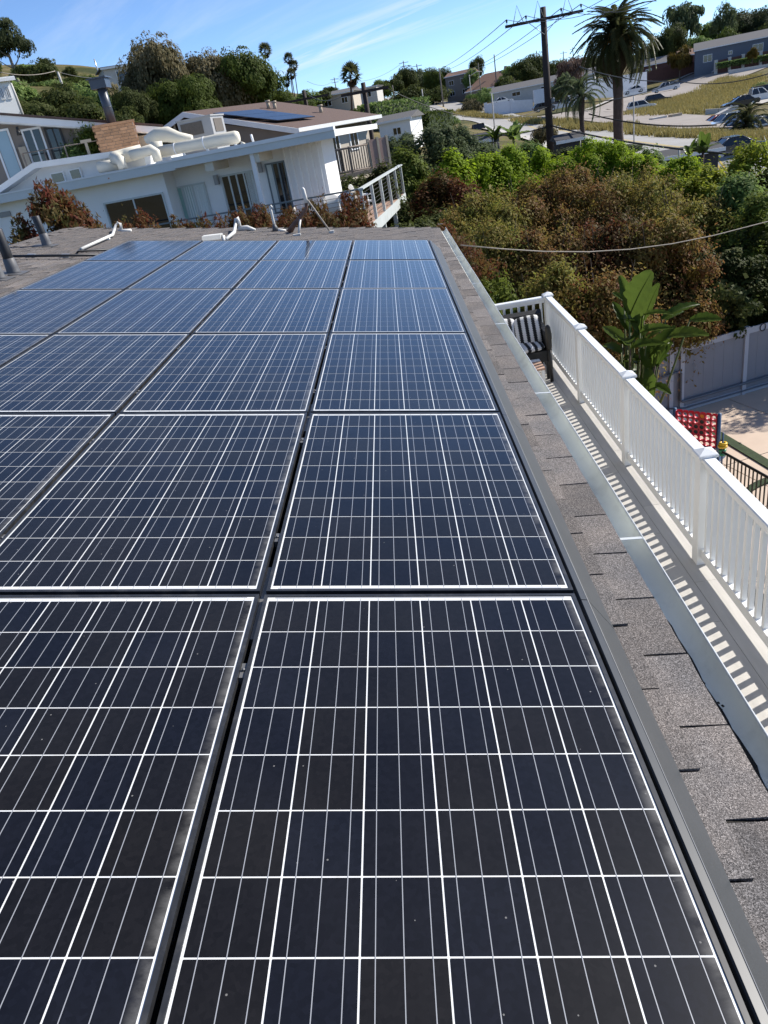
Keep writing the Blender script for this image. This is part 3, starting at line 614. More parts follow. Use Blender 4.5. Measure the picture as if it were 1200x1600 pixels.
pipe('roof_conduit', 'white pipe lying down the roof and hooking up into a hole left of the array', 'pipe', [a1[0], a1[1], atY(181, 352, b1.y), atY(184, 347.5, b1.y), atY(188, 349, b1.y), b1], .022, mt['whitepipe'],
     [('flashing', [b1 + Vector((-.05, 0, .0)), b1 + Vector((.16, -.02, -.02))], .03, mt['whitepipe']), ('clamp', [roofpt(165, 374), roofpt(172, 374)], .03, mt['alu'])])
pipe('roof_cable', 'black cable bend joining the white roof pipe to the array edge', 'cable', [roofpt(126, 389, -.11), roofpt(121, 394, -.11), roofpt(132, 392, -.11), roofpt(174, 390, -.11)], .013, mt['blackpipe'])
c0, c1 = roofpt(4, 400.5, -.09), roofpt(156, 398.5, -.09)
t = pipe('roof_cable', 'long thin black conduit running across the shingles to the array', 'conduit', [c0, c1], .016, mt['blackpipe'])
for px in (50, 103):
    q = roofpt(px, 402); mb = MB(); mb.obox(q + n_r * .02, RW(.05, 0, 0), (0, .03, 0), n_r * .02); mb.build('bracket', mt['alu'], t)
b2 = roofpt(376, 360)
pipe('roof_conduit', 'white S-shaped pipe with a pale flashing behind the array', 'pipe', [roofpt(353, 374, -.10), roofpt(366, 363, -.06), atY(368, 350, b2.y), atY(368, 342, b2.y), atY(371, 340, b2.y), atY(373, 346, b2.y), b2], .026, mt['whitepipe'],
     [('flashing', [b2 + Vector((-.03, 0, .02)), b2 + Vector((.12, 0, .02)), b2 + Vector((.24, -.03, -.03))], [.05, .04, .02], mt['whitepipe'])])
q0, q1 = roofpt(317, 372.5, -.06), roofpt(346, 369, -.06)
t = thing('junction_box', 'flat pale grey box with an elbow on the shingles behind the array', 'box', q0)
mb = MB(); d = (q1 - q0) / 2; mb.obox((q0 + q1) / 2 + Vector((0, .02, .0)), d, Vector((0, .08, 0)), n_r * .032); mb.build('body', mt['whitepipe'], t)
mb = MB(); mb.tube([q1, q1 + Vector((.03, 0, -.01)), q1 + Vector((.035, -.1, -.07))], .025, 8); mb.build('elbow', mt['whitepipe'], t)
b3 = roofpt(431, 361)
pipe('gooseneck_vent', 'slender white gooseneck pipe leaning behind the array', 'vent pipe', [b3, atY(427, 345, b3.y), atY(423.5, 330, b3.y), atY(421.5, 324, b3.y), atY(423, 321.5, b3.y), atY(425, 325, b3.y)], .02, mt['whitepipe'],
     [('collar', [b3, atY(428, 350, b3.y)], [.06, .024], mt['leadflash']), ('flashing', [b3 + Vector((0, 0, .01)), b3 + Vector((.16, -.02, -.02))], [.035, .02], mt['whitepipe'])])
b4 = roofpt(452, 363); 
t = pipe('service_mast', 'brown curved conduit mast standing behind the array', 'mast', [b4, atY(460, 350, b4.y), atY(468, 341, b4.y), atY(475, 332, b4.y), atY(478.5, 325, b4.y), atY(478.5, 316, b4.y)], [.05, .038, .03, .026, .026, .026], mt['brownpipe'],
         [('weatherhead', [atY(478.5, 317, b4.y), atY(476.5, 307, b4.y), atY(473.5, 296, b4.y), atY(471.5, 294.5, b4.y)], .03, mt['whitepipe']), ('brace', [atY(466.5, 367, b4.y - .12), atY(469, 343, b4.y - .02)], .018, mt['whitepipe']),
          ('guy_rod', [atY(481, 313, b4.y), roofpt(517.5, 364)], .0135, mt['wire'])])
q = roofpt(518, 364); mb = MB(); mb.obox(q + n_r * .015, (.04, 0, 0), (0, .03, 0), n_r * .02); mb.build('anchor', mt['whitepipe'], t)
q = roofpt(464, 368); mb = MB(); mb.obox(q + n_r * .012, (.06, 0, 0), (0, .03, 0), n_r * .012); mb.build('anchor', mt['whitepipe'], t)

# ------------------------------------------------------------------ deck, railing
DZ = -2.03; RXc = 2.5
deck = tag(link('deck_floor', (lambda m: (m.box(.9, 2.62, -4.4, 8.42, DZ - .25, DZ - .004), m)[1].mesh('deck_floor', mt['grout']))(MB())), kind='structure')
xs = [.9, 1.10, 1.31, 1.52, 1.73, 1.94, 2.15, 2.355, 2.62]
for i in range(len(xs) - 1):
    y = -4.4 + (i * .47) % 1.2 - 1.2
    while y < 8.42:
        y0, y1 = max(y, -4.4), min(y + 1.2, 8.42)
        if y1 - y0 > .05 and (y1 > -1.5):
            mb = MB(); mb.box(xs[i] + .0015, xs[i + 1] - .0015, y0 + .0015, y1 - .0015, DZ - .003, DZ + random.uniform(-.0006, .0006)); mb.build('deck_tile', mt['decktile'], deck)
        y += 1.2
rl = thing('deck_railing', 'white vinyl railing with pyramid capped posts along the upper deck', 'railing', (RXc, 3, DZ))
PT = -1.135                                                    # post top, under the cap
posts = [8.24 - 1.83 * k for k in range(7)]
mb = MB(); mb.box(-.05, .05, -.05, .05, 0, PT - DZ); mep = mb.mesh('post', mt['vinyl'])
mb = MB(); s = .068
mb.loft([[(a * s_, b * s_, z) for a, b in ((-1, -1), (1, -1), (1, 1), (-1, 1))] for s_, z in ((.056, -.028), (.056, -.012), (.066, -.008), (s, 0), (s, .012), (.062, .017), (.008, .046))], smooth=False); mecap = mb.mesh('post_cap', mt['vinyl'])
mb = MB(); mb.lathe([(.0, 0)] * 0 + [(.051, 0), (.051, .001)], n=4) if False else mb.box(-.051, .051, -.051, .051, 0, .002); 
mb = MB(); mb.box(-.016, .016, -.016, .016, .12, PT - DZ - .075); meba = mb.mesh('baluster', mt['vinyl'])
def span(p0, p1, nb):
    p0, p1 = Vector(p0), Vector(p1); d = (p1 - p0); Ln = d.length; u = d / Ln; v = Vector((-u.y, u.x, 0)); zt = PT - DZ
    mb = MB(); rg = []
    for c in (p0 + u * .05, p1 - u * .05):
        rg.append([c + v * a + Vector((0, 0, z)) for a, z in ((-.024, zt - .085), (.024, zt - .085), (.024, zt - .045), (.044, zt - .04), (.044, zt - .012), (.036, zt - .005), (-.036, zt - .005), (-.044, zt - .012), (-.044, zt - .04), (-.024, zt - .045))])
    mb.loft(rg, smooth=False); mb.build('top_rail', mt['vinyl'], rl, local=True)
    mb = MB(); rg = []
    for c in (p0 + u * .05, p1 - u * .05): rg.append([c + v * a + Vector((0, 0, z)) for a, z in ((-.026, .066), (.026, .066), (.026, .142), (-.026, .142))])
    mb.loft(rg, smooth=False); mb.build('bottom_rail', mt['vinyl'], rl, local=True)
    for k in range(nb): link('baluster', meba, rl, p0 + u * (Ln * (k + 1) / (nb + 1)))
for i, y in enumerate(posts):
    p = link('post', mep, rl, (0, y - 3, 0)); link('post_cap', mecap, p, (0, 0, PT - DZ))
    if i: span((0, y - 3, 0), (0, posts[i - 1] - 3, 0), 17)
span((-1.62, 8.24 - 3, 0), (0, 8.24 - 3, 0), 15)
p = link('post', mep, rl, (-1.62, 8.24 - 3, 0)); link('post_cap', mecap, p, (0, 0, PT - DZ))
# things on the deck
ch = thing('outdoor_armchair', 'black wicker armchair in the far corner of the deck', 'armchair', (2.05, 7.75, DZ))
mb = MB(); mb.obox((1.96, 8.03, -1.50), (.40, 0, 0), (0, .03, .02), (0, .02, .22)); mb.build('backrest', mt['blackfab'], ch)
for x in (1.58, 2.325):
    mb = MB(); mb.box(x - .035, x + .035, 7.38, 8.0, -1.50, -1.42); mb.box(x - .03, x + .03, 7.4, 7.97, -1.9, -1.50); mb.build('arm', mt['blackfab'], ch)
mb = MB(); mb.box(1.62, 2.285, 7.38, 7.99, -1.78, -1.64); mb.build('seat', mt['blackfab'], ch)
for x in (1.60, 2.30):
    for y in (7.42, 7.95): mb = MB(); mb.box(x - .025, x + .025, y - .025, y + .025, DZ, -1.78); mb.build('leg', mt['blackfab'], ch)
def zigzag():
    m, t, n, l, b = newmat('black_white_zigzag'); b.inputs['Roughness'].default_value = .9
    tc = n.new('ShaderNodeTexCoord'); sp = n.new('ShaderNodeSeparateXYZ'); l.new(tc.outputs['Object'], sp.inputs[0])
    def mm(op, a, b_):
        q = n.new('ShaderNodeMath'); q.operation = op
        for i, v in enumerate((a, b_)):
            if isinstance(v, (int, float)): q.inputs[i].default_value = v
            else: l.new(v, q.inputs[i])
        return q.outputs[0]
    zz = mm('PINGPONG', mm('MULTIPLY', sp.outputs[1], 1.0), .012)
    v = mm('FRACT', mm('ADD', mm('MULTIPLY', mm('ADD', sp.outputs[0], zz), 11.0), .2), 0)
    cr = n.new('ShaderNodeMix'); cr.data_type = 'RGBA'; l.new(mm('GREATER_THAN', v, .5), cr.inputs[0]); cr.inputs[6].default_value = (.012, .012, .014, 1); cr.inputs[7].default_value = (.7, .69, .67, 1)
    l.new(cr.outputs[2], b.inputs['Base Color']); return m
mt['zigzag'] = zigzag()
def pillow(name, label, c, sx, sy, h, rot):
    mb = MB(); rg = []
    for k in range(7):
        a = -pi / 2 + pi * k / 6; z = h * sin(a); f = .72 + .28 * cos(a)
        rg.append([(sx * f * (abs(cos(t)) ** .45) * (1 if cos(t) > 0 else -1), sy * f * (abs(sin(t)) ** .45) * (1 if sin(t) > 0 else -1), z) for t in np.linspace(0, 2 * pi, 20, endpoint=False)])
    mb.loft(rg); o = link(name, mb.mesh(name, mt['zigzag']), None, c, rot); return tag(o, label, 'cushion', 'patterned cushions on the black armchair')
pillow('cushion', 'black and white zigzag cushion, left one on the wicker armchair', (1.80, 7.80, -1.46), .20, .22, .06, (R(62), R(4), R(6)))
pillow('cushion', 'black and white zigzag cushion, right one by the chair arm', (2.12, 7.76, -1.46), .19, .22, .06, (R(58), R(-6), R(-8)))
pillow('seat_cushion', 'flat black and white zigzag seat cushion on the wicker armchair', (1.96, 7.56, -1.60), .32, .22, .035, (0, 0, R(3)))
tb = thing('low_table', 'low pale slatted table on the deck before the armchair', 'table', (2.08, 7.08, DZ))
for k in range(4): mb = MB(); mb.box(1.72, 2.16, 6.86 + k * .105, 6.955 + k * .105, -1.72, -1.695); mb.build('slat', mt['pinktimber'] if k < 3 else mt['whitetrim'], tb)
for x in (1.75, 2.13):
    for y in (6.88, 7.24): mb = MB(); mb.box(x - .02, x + .02, y - .02, y + .02, DZ, -1.72); mb.build('leg', mt['whitetrim'], tb)
PX, PY = 2.31, 7.28
pl = thing('patio_pole', 'slim black pole with a thicker head standing at the white railing', 'pole', (PX, PY, DZ))
mb = MB(); mb.tube([(PX, PY, DZ), (PX - .01, PY, -1.60)], .024, 10); mb.build('shaft', mt['blackmetal'], pl)
mb = MB(); mb.tube([(PX - .01, PY, -1.61), (PX - .01, PY, -1.57), (PX - .015, PY, -1.36), (PX - .015, PY, -1.31), (PX - .015, PY, -1.28)], [.024, .038, .042, .034, .014], 10); mb.build('head', mt['blackmetal'], pl)
# cable from the house corner across the garden
cp = [(720, 383, 11.9), (785, 389, 12.3), (850, 393, 12.8), (920, 393.5, 13.3), (985, 389.5, 13.9), (1050, 381, 14.5), (1115, 368, 15.2), (1200, 346, 16.2), (1300, 318, 17.4)]
mb = MB(); mb.tube([at(*c) for c in cp], .0095, 6); tag(mb.build('overhead_cable', mt['wire']), 'pale sagging cable strung across the bronze shrubs from the roof corner', 'cable')

# ------------------------------------------------------------------ foliage
def leaf_mesh(name, P, Nn, ln, wd, mats, rg, tint=None, droop=0.0, smul=None):
    n = len(P); Nn = Nn / (np.linalg.norm(Nn, axis=1, keepdims=True) + 1e-9)
    t = rg.normal(size=(n, 3)); t -= (t * Nn).sum(1, keepdims=True) * Nn; t[:, 2] += droop; t /= np.linalg.norm(t, axis=1, keepdims=True) + 1e-9
    b = np.cross(Nn, t); b /= np.linalg.norm(b, axis=1, keepdims=True) + 1e-9
    s = rg.uniform(.5, 1.5, (n, 1)) * (1 if smul is None else smul[:, None]); l = ln * s; w_ = wd * s
    V = np.empty((n, 4, 3)); V[:, 0] = P - t * l / 2; V[:, 1] = P + b * w_ / 2 + Nn * w_ * .12 - t * l * .05; V[:, 2] = P + t * l / 2; V[:, 3] = P - b * w_ / 2 + Nn * w_ * .12 - t * l * .05
    me = bpy.data.meshes.new(name); me.vertices.add(n * 4); me.vertices.foreach_set('co', V.ravel())
    me.loops.add(n * 4); me.loops.foreach_set('vertex_index', np.arange(n * 4, dtype=np.int32))
    me.polygons.add(n); me.polygons.foreach_set('loop_start', np.arange(0, n * 4, 4, dtype=np.int32))
    try: me.polygons.foreach_set('loop_total', np.full(n, 4, dtype=np.int32))
    except Exception: pass
    a = me.attributes.new('tint', 'FLOAT', 'POINT')
    tv = rg.uniform(0, 1, n) if tint is None else np.clip(tint, 0, 1)
    a.data.foreach_set('value', np.repeat(tv, 4).astype(np.float32))
    for m in (mats if isinstance(mats, (list, tuple)) else [mats]): me.materials.append(m)
    me.update(calc_edges=True); me.validate(); return me
def crown_points(lobes, n, rg, nclump=14, cl_sp=.32, bulge=.16, inner=.25, low=-.5, stray=0.0):
    lobes = np.array(lobes, float); ar = (lobes[:, 3] * lobes[:, 4] * lobes[:, 5]) ** (2 / 3); pick = rg.choice(len(lobes), n, p=ar / ar.sum())
    P = np.empty((n, 3)); Nn = np.empty((n, 3)); T = np.empty(n); S = np.ones(n)
    for i, lb in enumerate(lobes):
        idx = np.where(pick == i)[0]; k = len(idx)
        if not k: continue
        cd_ = rg.normal(size=(nclump, 3)); cd_[:, 2] = np.abs(cd_[:, 2]) * 1.0 + low * rg.uniform(0, 1.6, nclump); cd_ /= np.linalg.norm(cd_, axis=1, keepdims=True)
        cr_ = rg.uniform(.86, 1.1, nclump); ct = rg.uniform(0, 1, nclump)
        c = rg.integers(0, nclump, k); off = rg.normal(scale=cl_sp, size=(k, 3)); d = cd_[c] + off; d /= np.linalg.norm(d, axis=1, keepdims=True)
        ang = np.linalg.norm(d - cd_[c], axis=1) / cl_sp
        r = cr_[c] * (1 + bulge * (1 - ang ** 2 * .5)) * (1 - np.abs(rg.normal(scale=.045, size=k)))
        if stray: sm = (rg.random(k) < .5) & (r > .5); r[sm] *= 1 + stray * rg.random(sm.sum()) ** 1.6
        inn = rg.random(k) < inner; r[inn] *= rg.uniform(.5, .84, inn.sum()); S[idx[inn]] = 1.9
        P[idx] = lb[:3] + d * lb[3:6] * r[:, None]; Nn[idx] = d * 1.2 + rg.normal(scale=.42, size=(k, 3)) + np.array([.2, .05, .5]); T[idx] = ct[c] * .55 + rg.uniform(0, .45, k)
    return P, Nn, T, S
def crown_mesh(name, lobes, n, leaf, mat, seed, aspect=.5, droop=0., **kw):
    rg = np.random.default_rng(seed); P, Nn, T, S = crown_points(lobes, n, rg, **kw); return leaf_mesh(name, P, Nn, leaf, leaf * aspect, mat, rg, T, droop, S)
def trunk_mb(h, r, seed, lean=(0, 0), limbs=5, crown_r=2.0, crown_z=None, base=(0, 0, 0)):
    rd_ = random.Random(seed); mb = MB(); b = Vector(base); pts = [b + Vector((lean[0] * t ** 1.4 + rd_.uniform(-.06, .06) * r * 4 * (t > 0), lean[1] * t ** 1.4 + rd_.uniform(-.06, .06) * r * 4 * (t > 0), h * t)) for t in (0, .25, .5, .75, 1)]
    mb.tube(pts, [r * 1.25, r, r * .85, r * .7, r * .5], 8)
    for i in range(limbs):
        a = 2 * pi * i / limbs + rd_.uniform(-.4, .4); s = pts[2 + i % 3]; l_ = crown_r * rd_.uniform(.55, .9); e = s + Vector((cos(a) * l_, sin(a) * l_, crown_r * rd_.uniform(.3, .8)))
        mb.tube([s, (s + e) / 2 + Vector((0, 0, -.08 * l_)), e], [r * .45, r * .3, r * .12], 6)
    return mb
def blob_lobes(seed, n, rx, rz, cz, spread=.55, size=(.5, .75)):
    rd_ = random.Random(seed); out_ = [(0, 0, cz, rx * .72, rx * .72, rz * .8)]
    for i in range(n):
        a = 2 * pi * i / n + rd_.uniform(-.5, .5); s = rd_.uniform(*size); d = spread * rd_.uniform(.75, 1.1)
        out_.append((cos(a) * rx * d, sin(a) * rx * d, cz + rz * rd_.uniform(-.45, .55), rx * s, rx * s, rz * s))
    return out_
ARCH = {}
def arch(key, fn):
    if key not in ARCH: ARCH[key] = fn()
    return ARCH[key]
def set_mat(o, m):
    o.material_slots[0].link = 'OBJECT'; o.material_slots[0].material = m
def tree(name, label, cat, base, height, width, style, mat, rot=None, group=None, trunk=True, bark='bark', lean=(0, 0), tz=None):
    """base: ground point; style picks a shared crown, scaled to height x width (unit crown: radius 1, z 0..1 above the trunk's foot)"""
    t = thing(name, label, cat, base, (0, 0, random.uniform(0, 6.28) if rot is None else rot), group)
    me = arch(style, STY[style]); o = link('crown', me, t, (lean[0], lean[1], 0), None, (width / 2, width / 2, height)); set_mat(o, mat)
    if trunk:
        mb = trunk_mb(height * .6, max(.05, width * .028), sum(map(ord, label)) % 1000, lean, 6, width * .32); mb.build('trunk', mt[bark], t, org=(0, 0, 0))
    return t
def mk(lobes, n, leaf, seed, aspect=.6, **kw):
    """crown in unit space with leaves kept roughly square after stretching"""
    return lambda: crown_mesh('crown', lobes, n, leaf, mt['treeleaf'], seed, aspect, **kw)
STY = {
    'round': mk(blob_lobes(1, 8, .8, .36, .62), 5200, .085, 11, inner=.3),
    'round2': mk(blob_lobes(2, 7, .75, .33, .62, .6, (.45, .7)), 5200, .085, 12, inner=.3),
    'dense': mk(blob_lobes(3, 9, .8, .42, .50), 26000, .045, 13, inner=.3, nclump=34, cl_sp=.24),
    'dense2': mk(blob_lobes(4, 9, .8, .44, .48, .6), 26000, .045, 14, inner=.3, nclump=34, cl_sp=.24),
    'loose': mk(blob_lobes(5, 11, .85, .36, .60, .7, (.25, .45)), 4200, .07, 15, inner=.15, cl_sp=.4),
    'airy': mk(blob_lobes(6, 12, .9, .4, .62, .8, (.16, .3)), 3000, .06, 16, inner=.1, cl_sp=.5),
    'column': mk([(0, 0, .3, .75, .75, .28), (.08, 0, .55, .7, .7, .28), (-.05, .05, .78, .5, .5, .22)], 4200, .09, 17),
    'low': mk(blob_lobes(7, 9, .85, .5, .42), 5200, .085, 18, inner=.25),
    'pine': mk([(0.1, 0, .72, .62, .62, .2), (-.35, .1, .58, .45, .45, .14), (.4, -.1, .55, .42, .42, .13), (.1, .3, .85, .4, .4, .12), (-.1, -.35, .66, .4, .4, .12)], 5200, .075, 19, aspect=.35, inner=.15, cl_sp=.36),
}
DENS = 2.9
def shrub(name, label, base, rx, ry, h, mat, n, leaf, seed, aspect=.42, group=None, cat='shrub', stems=7, lobes=None, clump=40, cl_sp=.15, bulge=.38, inner=.22, low=-.35, droop=.0, upright=0, tuft=.42, stray=0.0, twigs=0):
    """a shrub of its own leaves, in metres"""
    t = thing(name, label, cat, base, group=group); rd_ = random.Random(seed)
    if lobes is None:
        lobes = [(0, 0, h * .46, rx * .72, ry * .72, h * .36)]; tr0 = tuft
        for i in range(int(26 * max(1, rx * ry / (tr0 * tr0) / 14))):
            dz = rd_.uniform(-.25, 1); a = rd_.uniform(0, 2 * pi); hr_ = math.sqrt(max(0, 1 - dz * dz)); tr = tr0 * rd_.uniform(.7, 1.25); q = rd_.uniform(.82, 1.02)
            z = h * .52 + dz * (h * .48 - tr * 1.15) * q; lobes.append((cos(a) * hr_ * (rx - tr * .6) * q, sin(a) * hr_ * (ry - tr * .6) * q, z, tr, tr, tr * 1.15))
        clump, cl_sp, bulge, stray = 7, .42, .12, .5
    n = int(n * DENS); rg = np.random.default_rng(seed); P, Nn, T, S = crown_points(lobes, n, rg, clump, cl_sp, bulge, inner, low, stray)
    me = leaf_mesh('foliage', P, Nn, leaf, leaf * aspect, mat, rg, T, droop + upright, S); link('foliage', me, t)
    for i in range(stems):
        a = 2 * pi * i / stems + rd_.uniform(-.5, .5); e = Vector((cos(a) * rx * .5, sin(a) * ry * .5, h * rd_.uniform(.5, .75)))
        mb = MB(); mb.tube([Vector((cos(a) * .12, sin(a) * .12, -.2)), e * .5 + Vector((0, 0, h * .08)), e], [.05, .035, .012], 6); mb.build('stem', mt['bark'], t, org=(0, 0, 0))
    for i in range(twigs):
        a = rd_.uniform(0, 6.28); q = rd_.uniform(.45, .98); e = Vector((cos(a) * rx * q, sin(a) * ry * q, h * (.62 + .42 * math.sqrt(max(0, 1 - q * q))) + rd_.uniform(.0, .22))); mb = MB(); mb.tube([e * .6 + Vector((0, 0, h * .12)), e * .85 + Vector((0, 0, h * .05)), e], [.014, .009, .004], 4); mb.build('twig', mt['bark'], t, org=(0, 0, 0))
    return t

# ------------------------------------------------------------------ the patio beyond the deck
PZ = -7.1
f0, f1 = atZ(1062, 645, PZ), atZ(1200, 605, PZ); fd = (f1 - f0).normalized(); fn = Vector((fd.y, -fd.x, 0))    # fn points back to the patio
L0, L1 = -3.4, 7.5
mb = MB(); pa = []
def pq(s, d, z=PZ): return f0 + fd * s + fn * d + Vector((0, 0, z - PZ))
patio = MB(); patio.prism([pq(-4, .0), pq(9, .0), pq(9, 9.5), pq(-4, 9.5)], (0, 0, -.25)); po = tag(patio.build('patio', mt['grout']), kind='structure')
ss, dd = [-4, -1.2, 1.55, 4.3, 7.05, 9], [.02, 1.35, 3.35, 5.35, 7.35, 9.5]
for i in range(5):
    for j in range(5):
        mb = MB(); e = .012; mb.prism([pq(ss[i] + e, dd[j] + e, PZ + .002), pq(ss[i + 1] - e, dd[j] + e, PZ + .002), pq(ss[i + 1] - e, dd[j + 1] - e, PZ + .002), pq(ss[i] + e, dd[j + 1] - e, PZ + .002)], (0, 0, .015)); mb.build('concrete_slab', mt['concrete'], po)
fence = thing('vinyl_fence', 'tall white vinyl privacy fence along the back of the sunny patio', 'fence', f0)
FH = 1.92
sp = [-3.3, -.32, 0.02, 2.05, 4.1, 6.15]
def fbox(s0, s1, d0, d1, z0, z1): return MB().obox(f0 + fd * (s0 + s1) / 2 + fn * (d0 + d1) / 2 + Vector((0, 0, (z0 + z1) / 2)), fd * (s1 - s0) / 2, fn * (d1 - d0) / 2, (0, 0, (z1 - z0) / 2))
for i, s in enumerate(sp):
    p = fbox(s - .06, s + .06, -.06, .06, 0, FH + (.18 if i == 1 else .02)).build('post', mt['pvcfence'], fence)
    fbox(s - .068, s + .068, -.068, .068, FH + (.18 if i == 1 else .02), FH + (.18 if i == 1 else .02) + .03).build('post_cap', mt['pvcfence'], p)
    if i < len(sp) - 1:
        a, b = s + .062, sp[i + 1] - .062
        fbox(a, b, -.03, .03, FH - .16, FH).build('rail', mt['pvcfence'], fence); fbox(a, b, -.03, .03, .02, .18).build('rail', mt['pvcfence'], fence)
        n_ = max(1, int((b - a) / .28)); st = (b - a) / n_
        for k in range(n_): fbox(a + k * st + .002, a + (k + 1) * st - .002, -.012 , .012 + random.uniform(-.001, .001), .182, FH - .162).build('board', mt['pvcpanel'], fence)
def fpt(s, d, z): return f0 + fd * s + fn * d + Vector((0, 0, z))
pipe('fence_pipe', 'grey plastic pipe running low along the white fence and rising at a post', 'pipe', [fpt(-1.3, .10, 1.20), fpt(-.12, .10, 1.26), fpt(-.06, .10, 1.2), fpt(-.06, .10, .42), fpt(0, .10, .36), fpt(6.6, .10, .40)], .035, mt['greypipe'])
pipe('fence_pipe', 'thinner grey pipe just above the foot of the white fence', 'pipe', [fpt(-.5, .09, .28), fpt(0.1, .09, .14), fpt(6.6, .09, .17)], .022, mt['greypipe'])
mb = MB(); mb.tube([fpt(2.55 + .09 * cos(a), .05, FH - .08 + .10 * sin(a)) for a in np.linspace(.5, 6.6, 14)], .012, 6); tag(mb.build('hook_ring', mt['blackmetal']), 'small black ring hanging on the top rail of the white fence', 'ring')
# dark planting strip set in the patio
s0 = atZ(1150, 700, PZ + .02); s1 = atZ(1215, 735, PZ + .02); sv = (s1 - s0).normalized(); sn = Vector((-sv.y, sv.x, 0))
a_ = atZ(1143, 692, PZ + .02); b_ = atZ(1200, 726, PZ + .02); u_d = (b_ - a_).normalized(); nrm = Vector((-u_d.y, u_d.x, 0))
mb = MB(); mb.prism([a_ - u_d * 1.2 - nrm * .13, b_ + u_d * 3 - nrm * .13, b_ + u_d * 3 + nrm * .13, a_ - u_d * 1.2 + nrm * .13], (0, 0, .03)); tag(mb.build('turf_strip', mt['hedgestrip']), kind='structure')
mb = MB(); arc = [atZ(x, y, PZ + .035) for x, y in [(1168, 775), (1176, 767), (1186, 761), (1200, 755), (1220, 750)]]; mb.loft([[p + Vector((0, 0, 0)), p + Vector((.0, .20, 0)), p + Vector((0, .20, .04)), p + Vector((0, 0, .04))] for p in arc]); tag(mb.build('turf_arc', mt['hedgestrip']), kind='structure')
# black metal fence this side of the patio
m0, m1 = atZ(1134, 709, -5.55), atZ(1200, 746, -5.55); md = (m1 - m0).normalized()
mf = thing('metal_fence', 'black metal picket fence in front of the sunny patio', 'fence', (m0.x, m0.y, -6.75))
mb = MB(); mb.tube([m0 - md * .1, m1 + md * 3.5], .028, 8); mb.build('top_rail', mt['blackmetal'], mf)
mb = MB(); mb.tube([m0 - md * .1 - Vector((0, 0, 1.05)), m1 + md * 3.5 - Vector((0, 0, 1.05))], .022, 8); mb.build('bottom_rail', mt['blackmetal'], mf)
mb = MB(); mb.box(-.0105, .0105, -.0105, .0105, 0, 1.15); mepk = mb.mesh('picket', mt['blackmetal'])
k = 0
while k * .112 < (m1 - m0).length + 3.4: q = m0 + md * (.05 + k * .112) - Vector((0, 0, 1.17)); link('picket', mepk, mf, q - mf.location, (0, 0, atan2(md.y, md.x))); k += 1
# giant four-in-a-row game
gtop0, gtop1 = at(1068, 657, 17.6), at(1121, 647, 17.3); gx = Vector((gtop1.x - gtop0.x, gtop1.y - gtop0.y, 0)); gx.normalize(); gy = Vector((-gx.y, gx.x, 0))
gb = Vector((gtop1.x, gtop1.y, PZ + .02)); GT = gtop1.z
game = thing('four_in_a_row_game', 'giant red disc dropping game with round holes and blue legs on the patio', 'garden game', gb)
pit = .137; W7, H6 = 7, 6
def gpt(a, d, z): return gb + gx * a + gy * d + Vector((0, 0, z - gb.z))
mb = MB(); nn = 20
for i in range(W7):
    for j in range(H6):
        ca, cz_ = -(i + .5) * pit, GT - .03 - (j + .5) * pit
        for d_, flip in ((-.03, 0), (.03, 1)):
            vs = []
            for k in range(nn):
                t = 2 * pi * k / nn; r_ = min(pit / 2 / max(abs(cos(t)), abs(sin(t))), 9)
                vs.append(gpt(ca + .052 * cos(t), d_, cz_ + .052 * sin(t))); vs.append(gpt(ca + r_ * cos(t), d_, cz_ + r_ * sin(t) + (.022 * max(0, sin(t)) if j == 0 and sin(t) > .7 else 0)))
            mb.add(vs, [(2 * k, 2 * k + 1, (2 * k + 3) % (2 * nn), (2 * k + 2) % (2 * nn)) for k in range(nn)])
        vs = [gpt(ca + .052 * cos(2 * pi * k / nn), d_, cz_ + .052 * sin(2 * pi * k / nn)) for k in range(nn) for d_ in (-.03, .03)]
        mb.add(vs, [(2 * k, 2 * k + 1, (2 * k + 3) % (2 * nn), (2 * k + 2) % (2 * nn)) for k in range(nn)])
for a in (0, -W7 * pit):
    mb.obox(gpt(a, 0, GT - .03 - H6 * pit / 2), gx * .008, gy * .05, (0, 0, H6 * pit / 2))
mb.build('grid', mt['redplastic'], game)
mb = MB(); mb.obox(gpt(-W7 * pit / 2, 0, GT - .06 - H6 * pit), gx * W7 * pit / 2, gy * .05, (0, 0, .03)); mb.build('release_bar', mt['blueplastic'], game)
for a in (.05, -W7 * pit - .05):
    mb = MB(); mb.tube([gpt(a, 0, PZ + .02), gpt(a, 0, GT + .02)], .042, 12); mb.obox(gpt(a, 0, PZ + .05), gx * .05, gy * .38, (0, 0, .035)); mb.build('leg', mt['blueplastic'], game)
for (i, j, mm_) in ((2, 0, 'orgplastic'), (2, 1, 'darkdisc'), (2, 2, 'darkdisc'), (3, 2, 'darkdisc'), (3, 3, 'darkdisc'), (4, 3, 'darkdisc'), (2, 3, 'darkdisc')):
    mb = MB(); c = gpt(-(i + .5) * pit, 0, GT - .03 - (j + .5) * pit); mb.obox(c, gx * .001, gy * .001, (0, 0, .001)) if False else mb.loft([[c + gx * (r_ * cos(t)) + gy * d_ + Vector((0, 0, r_ * sin(t))) for t in np.linspace(0, 2 * pi, 20, endpoint=False)] for r_, d_ in ((.05, -.012), (.058, -.008), (.058, .008), (.05, .012))], smooth=False)
    o = mb.build('disc', mt[mm_], game)
ty = atZ(1128, 712, -6.35); tyr = thing('ring_toss', 'yellow and green ring toss toy on a blue post beside the red game', 'toy', (ty.x, ty.y, PZ))
c = at(1129, 697, hypot(ty.x - CAM[0], ty.y - CAM[1])); top = at(1130, 676, hypot(ty.x - CAM[0], ty.y - CAM[1]))
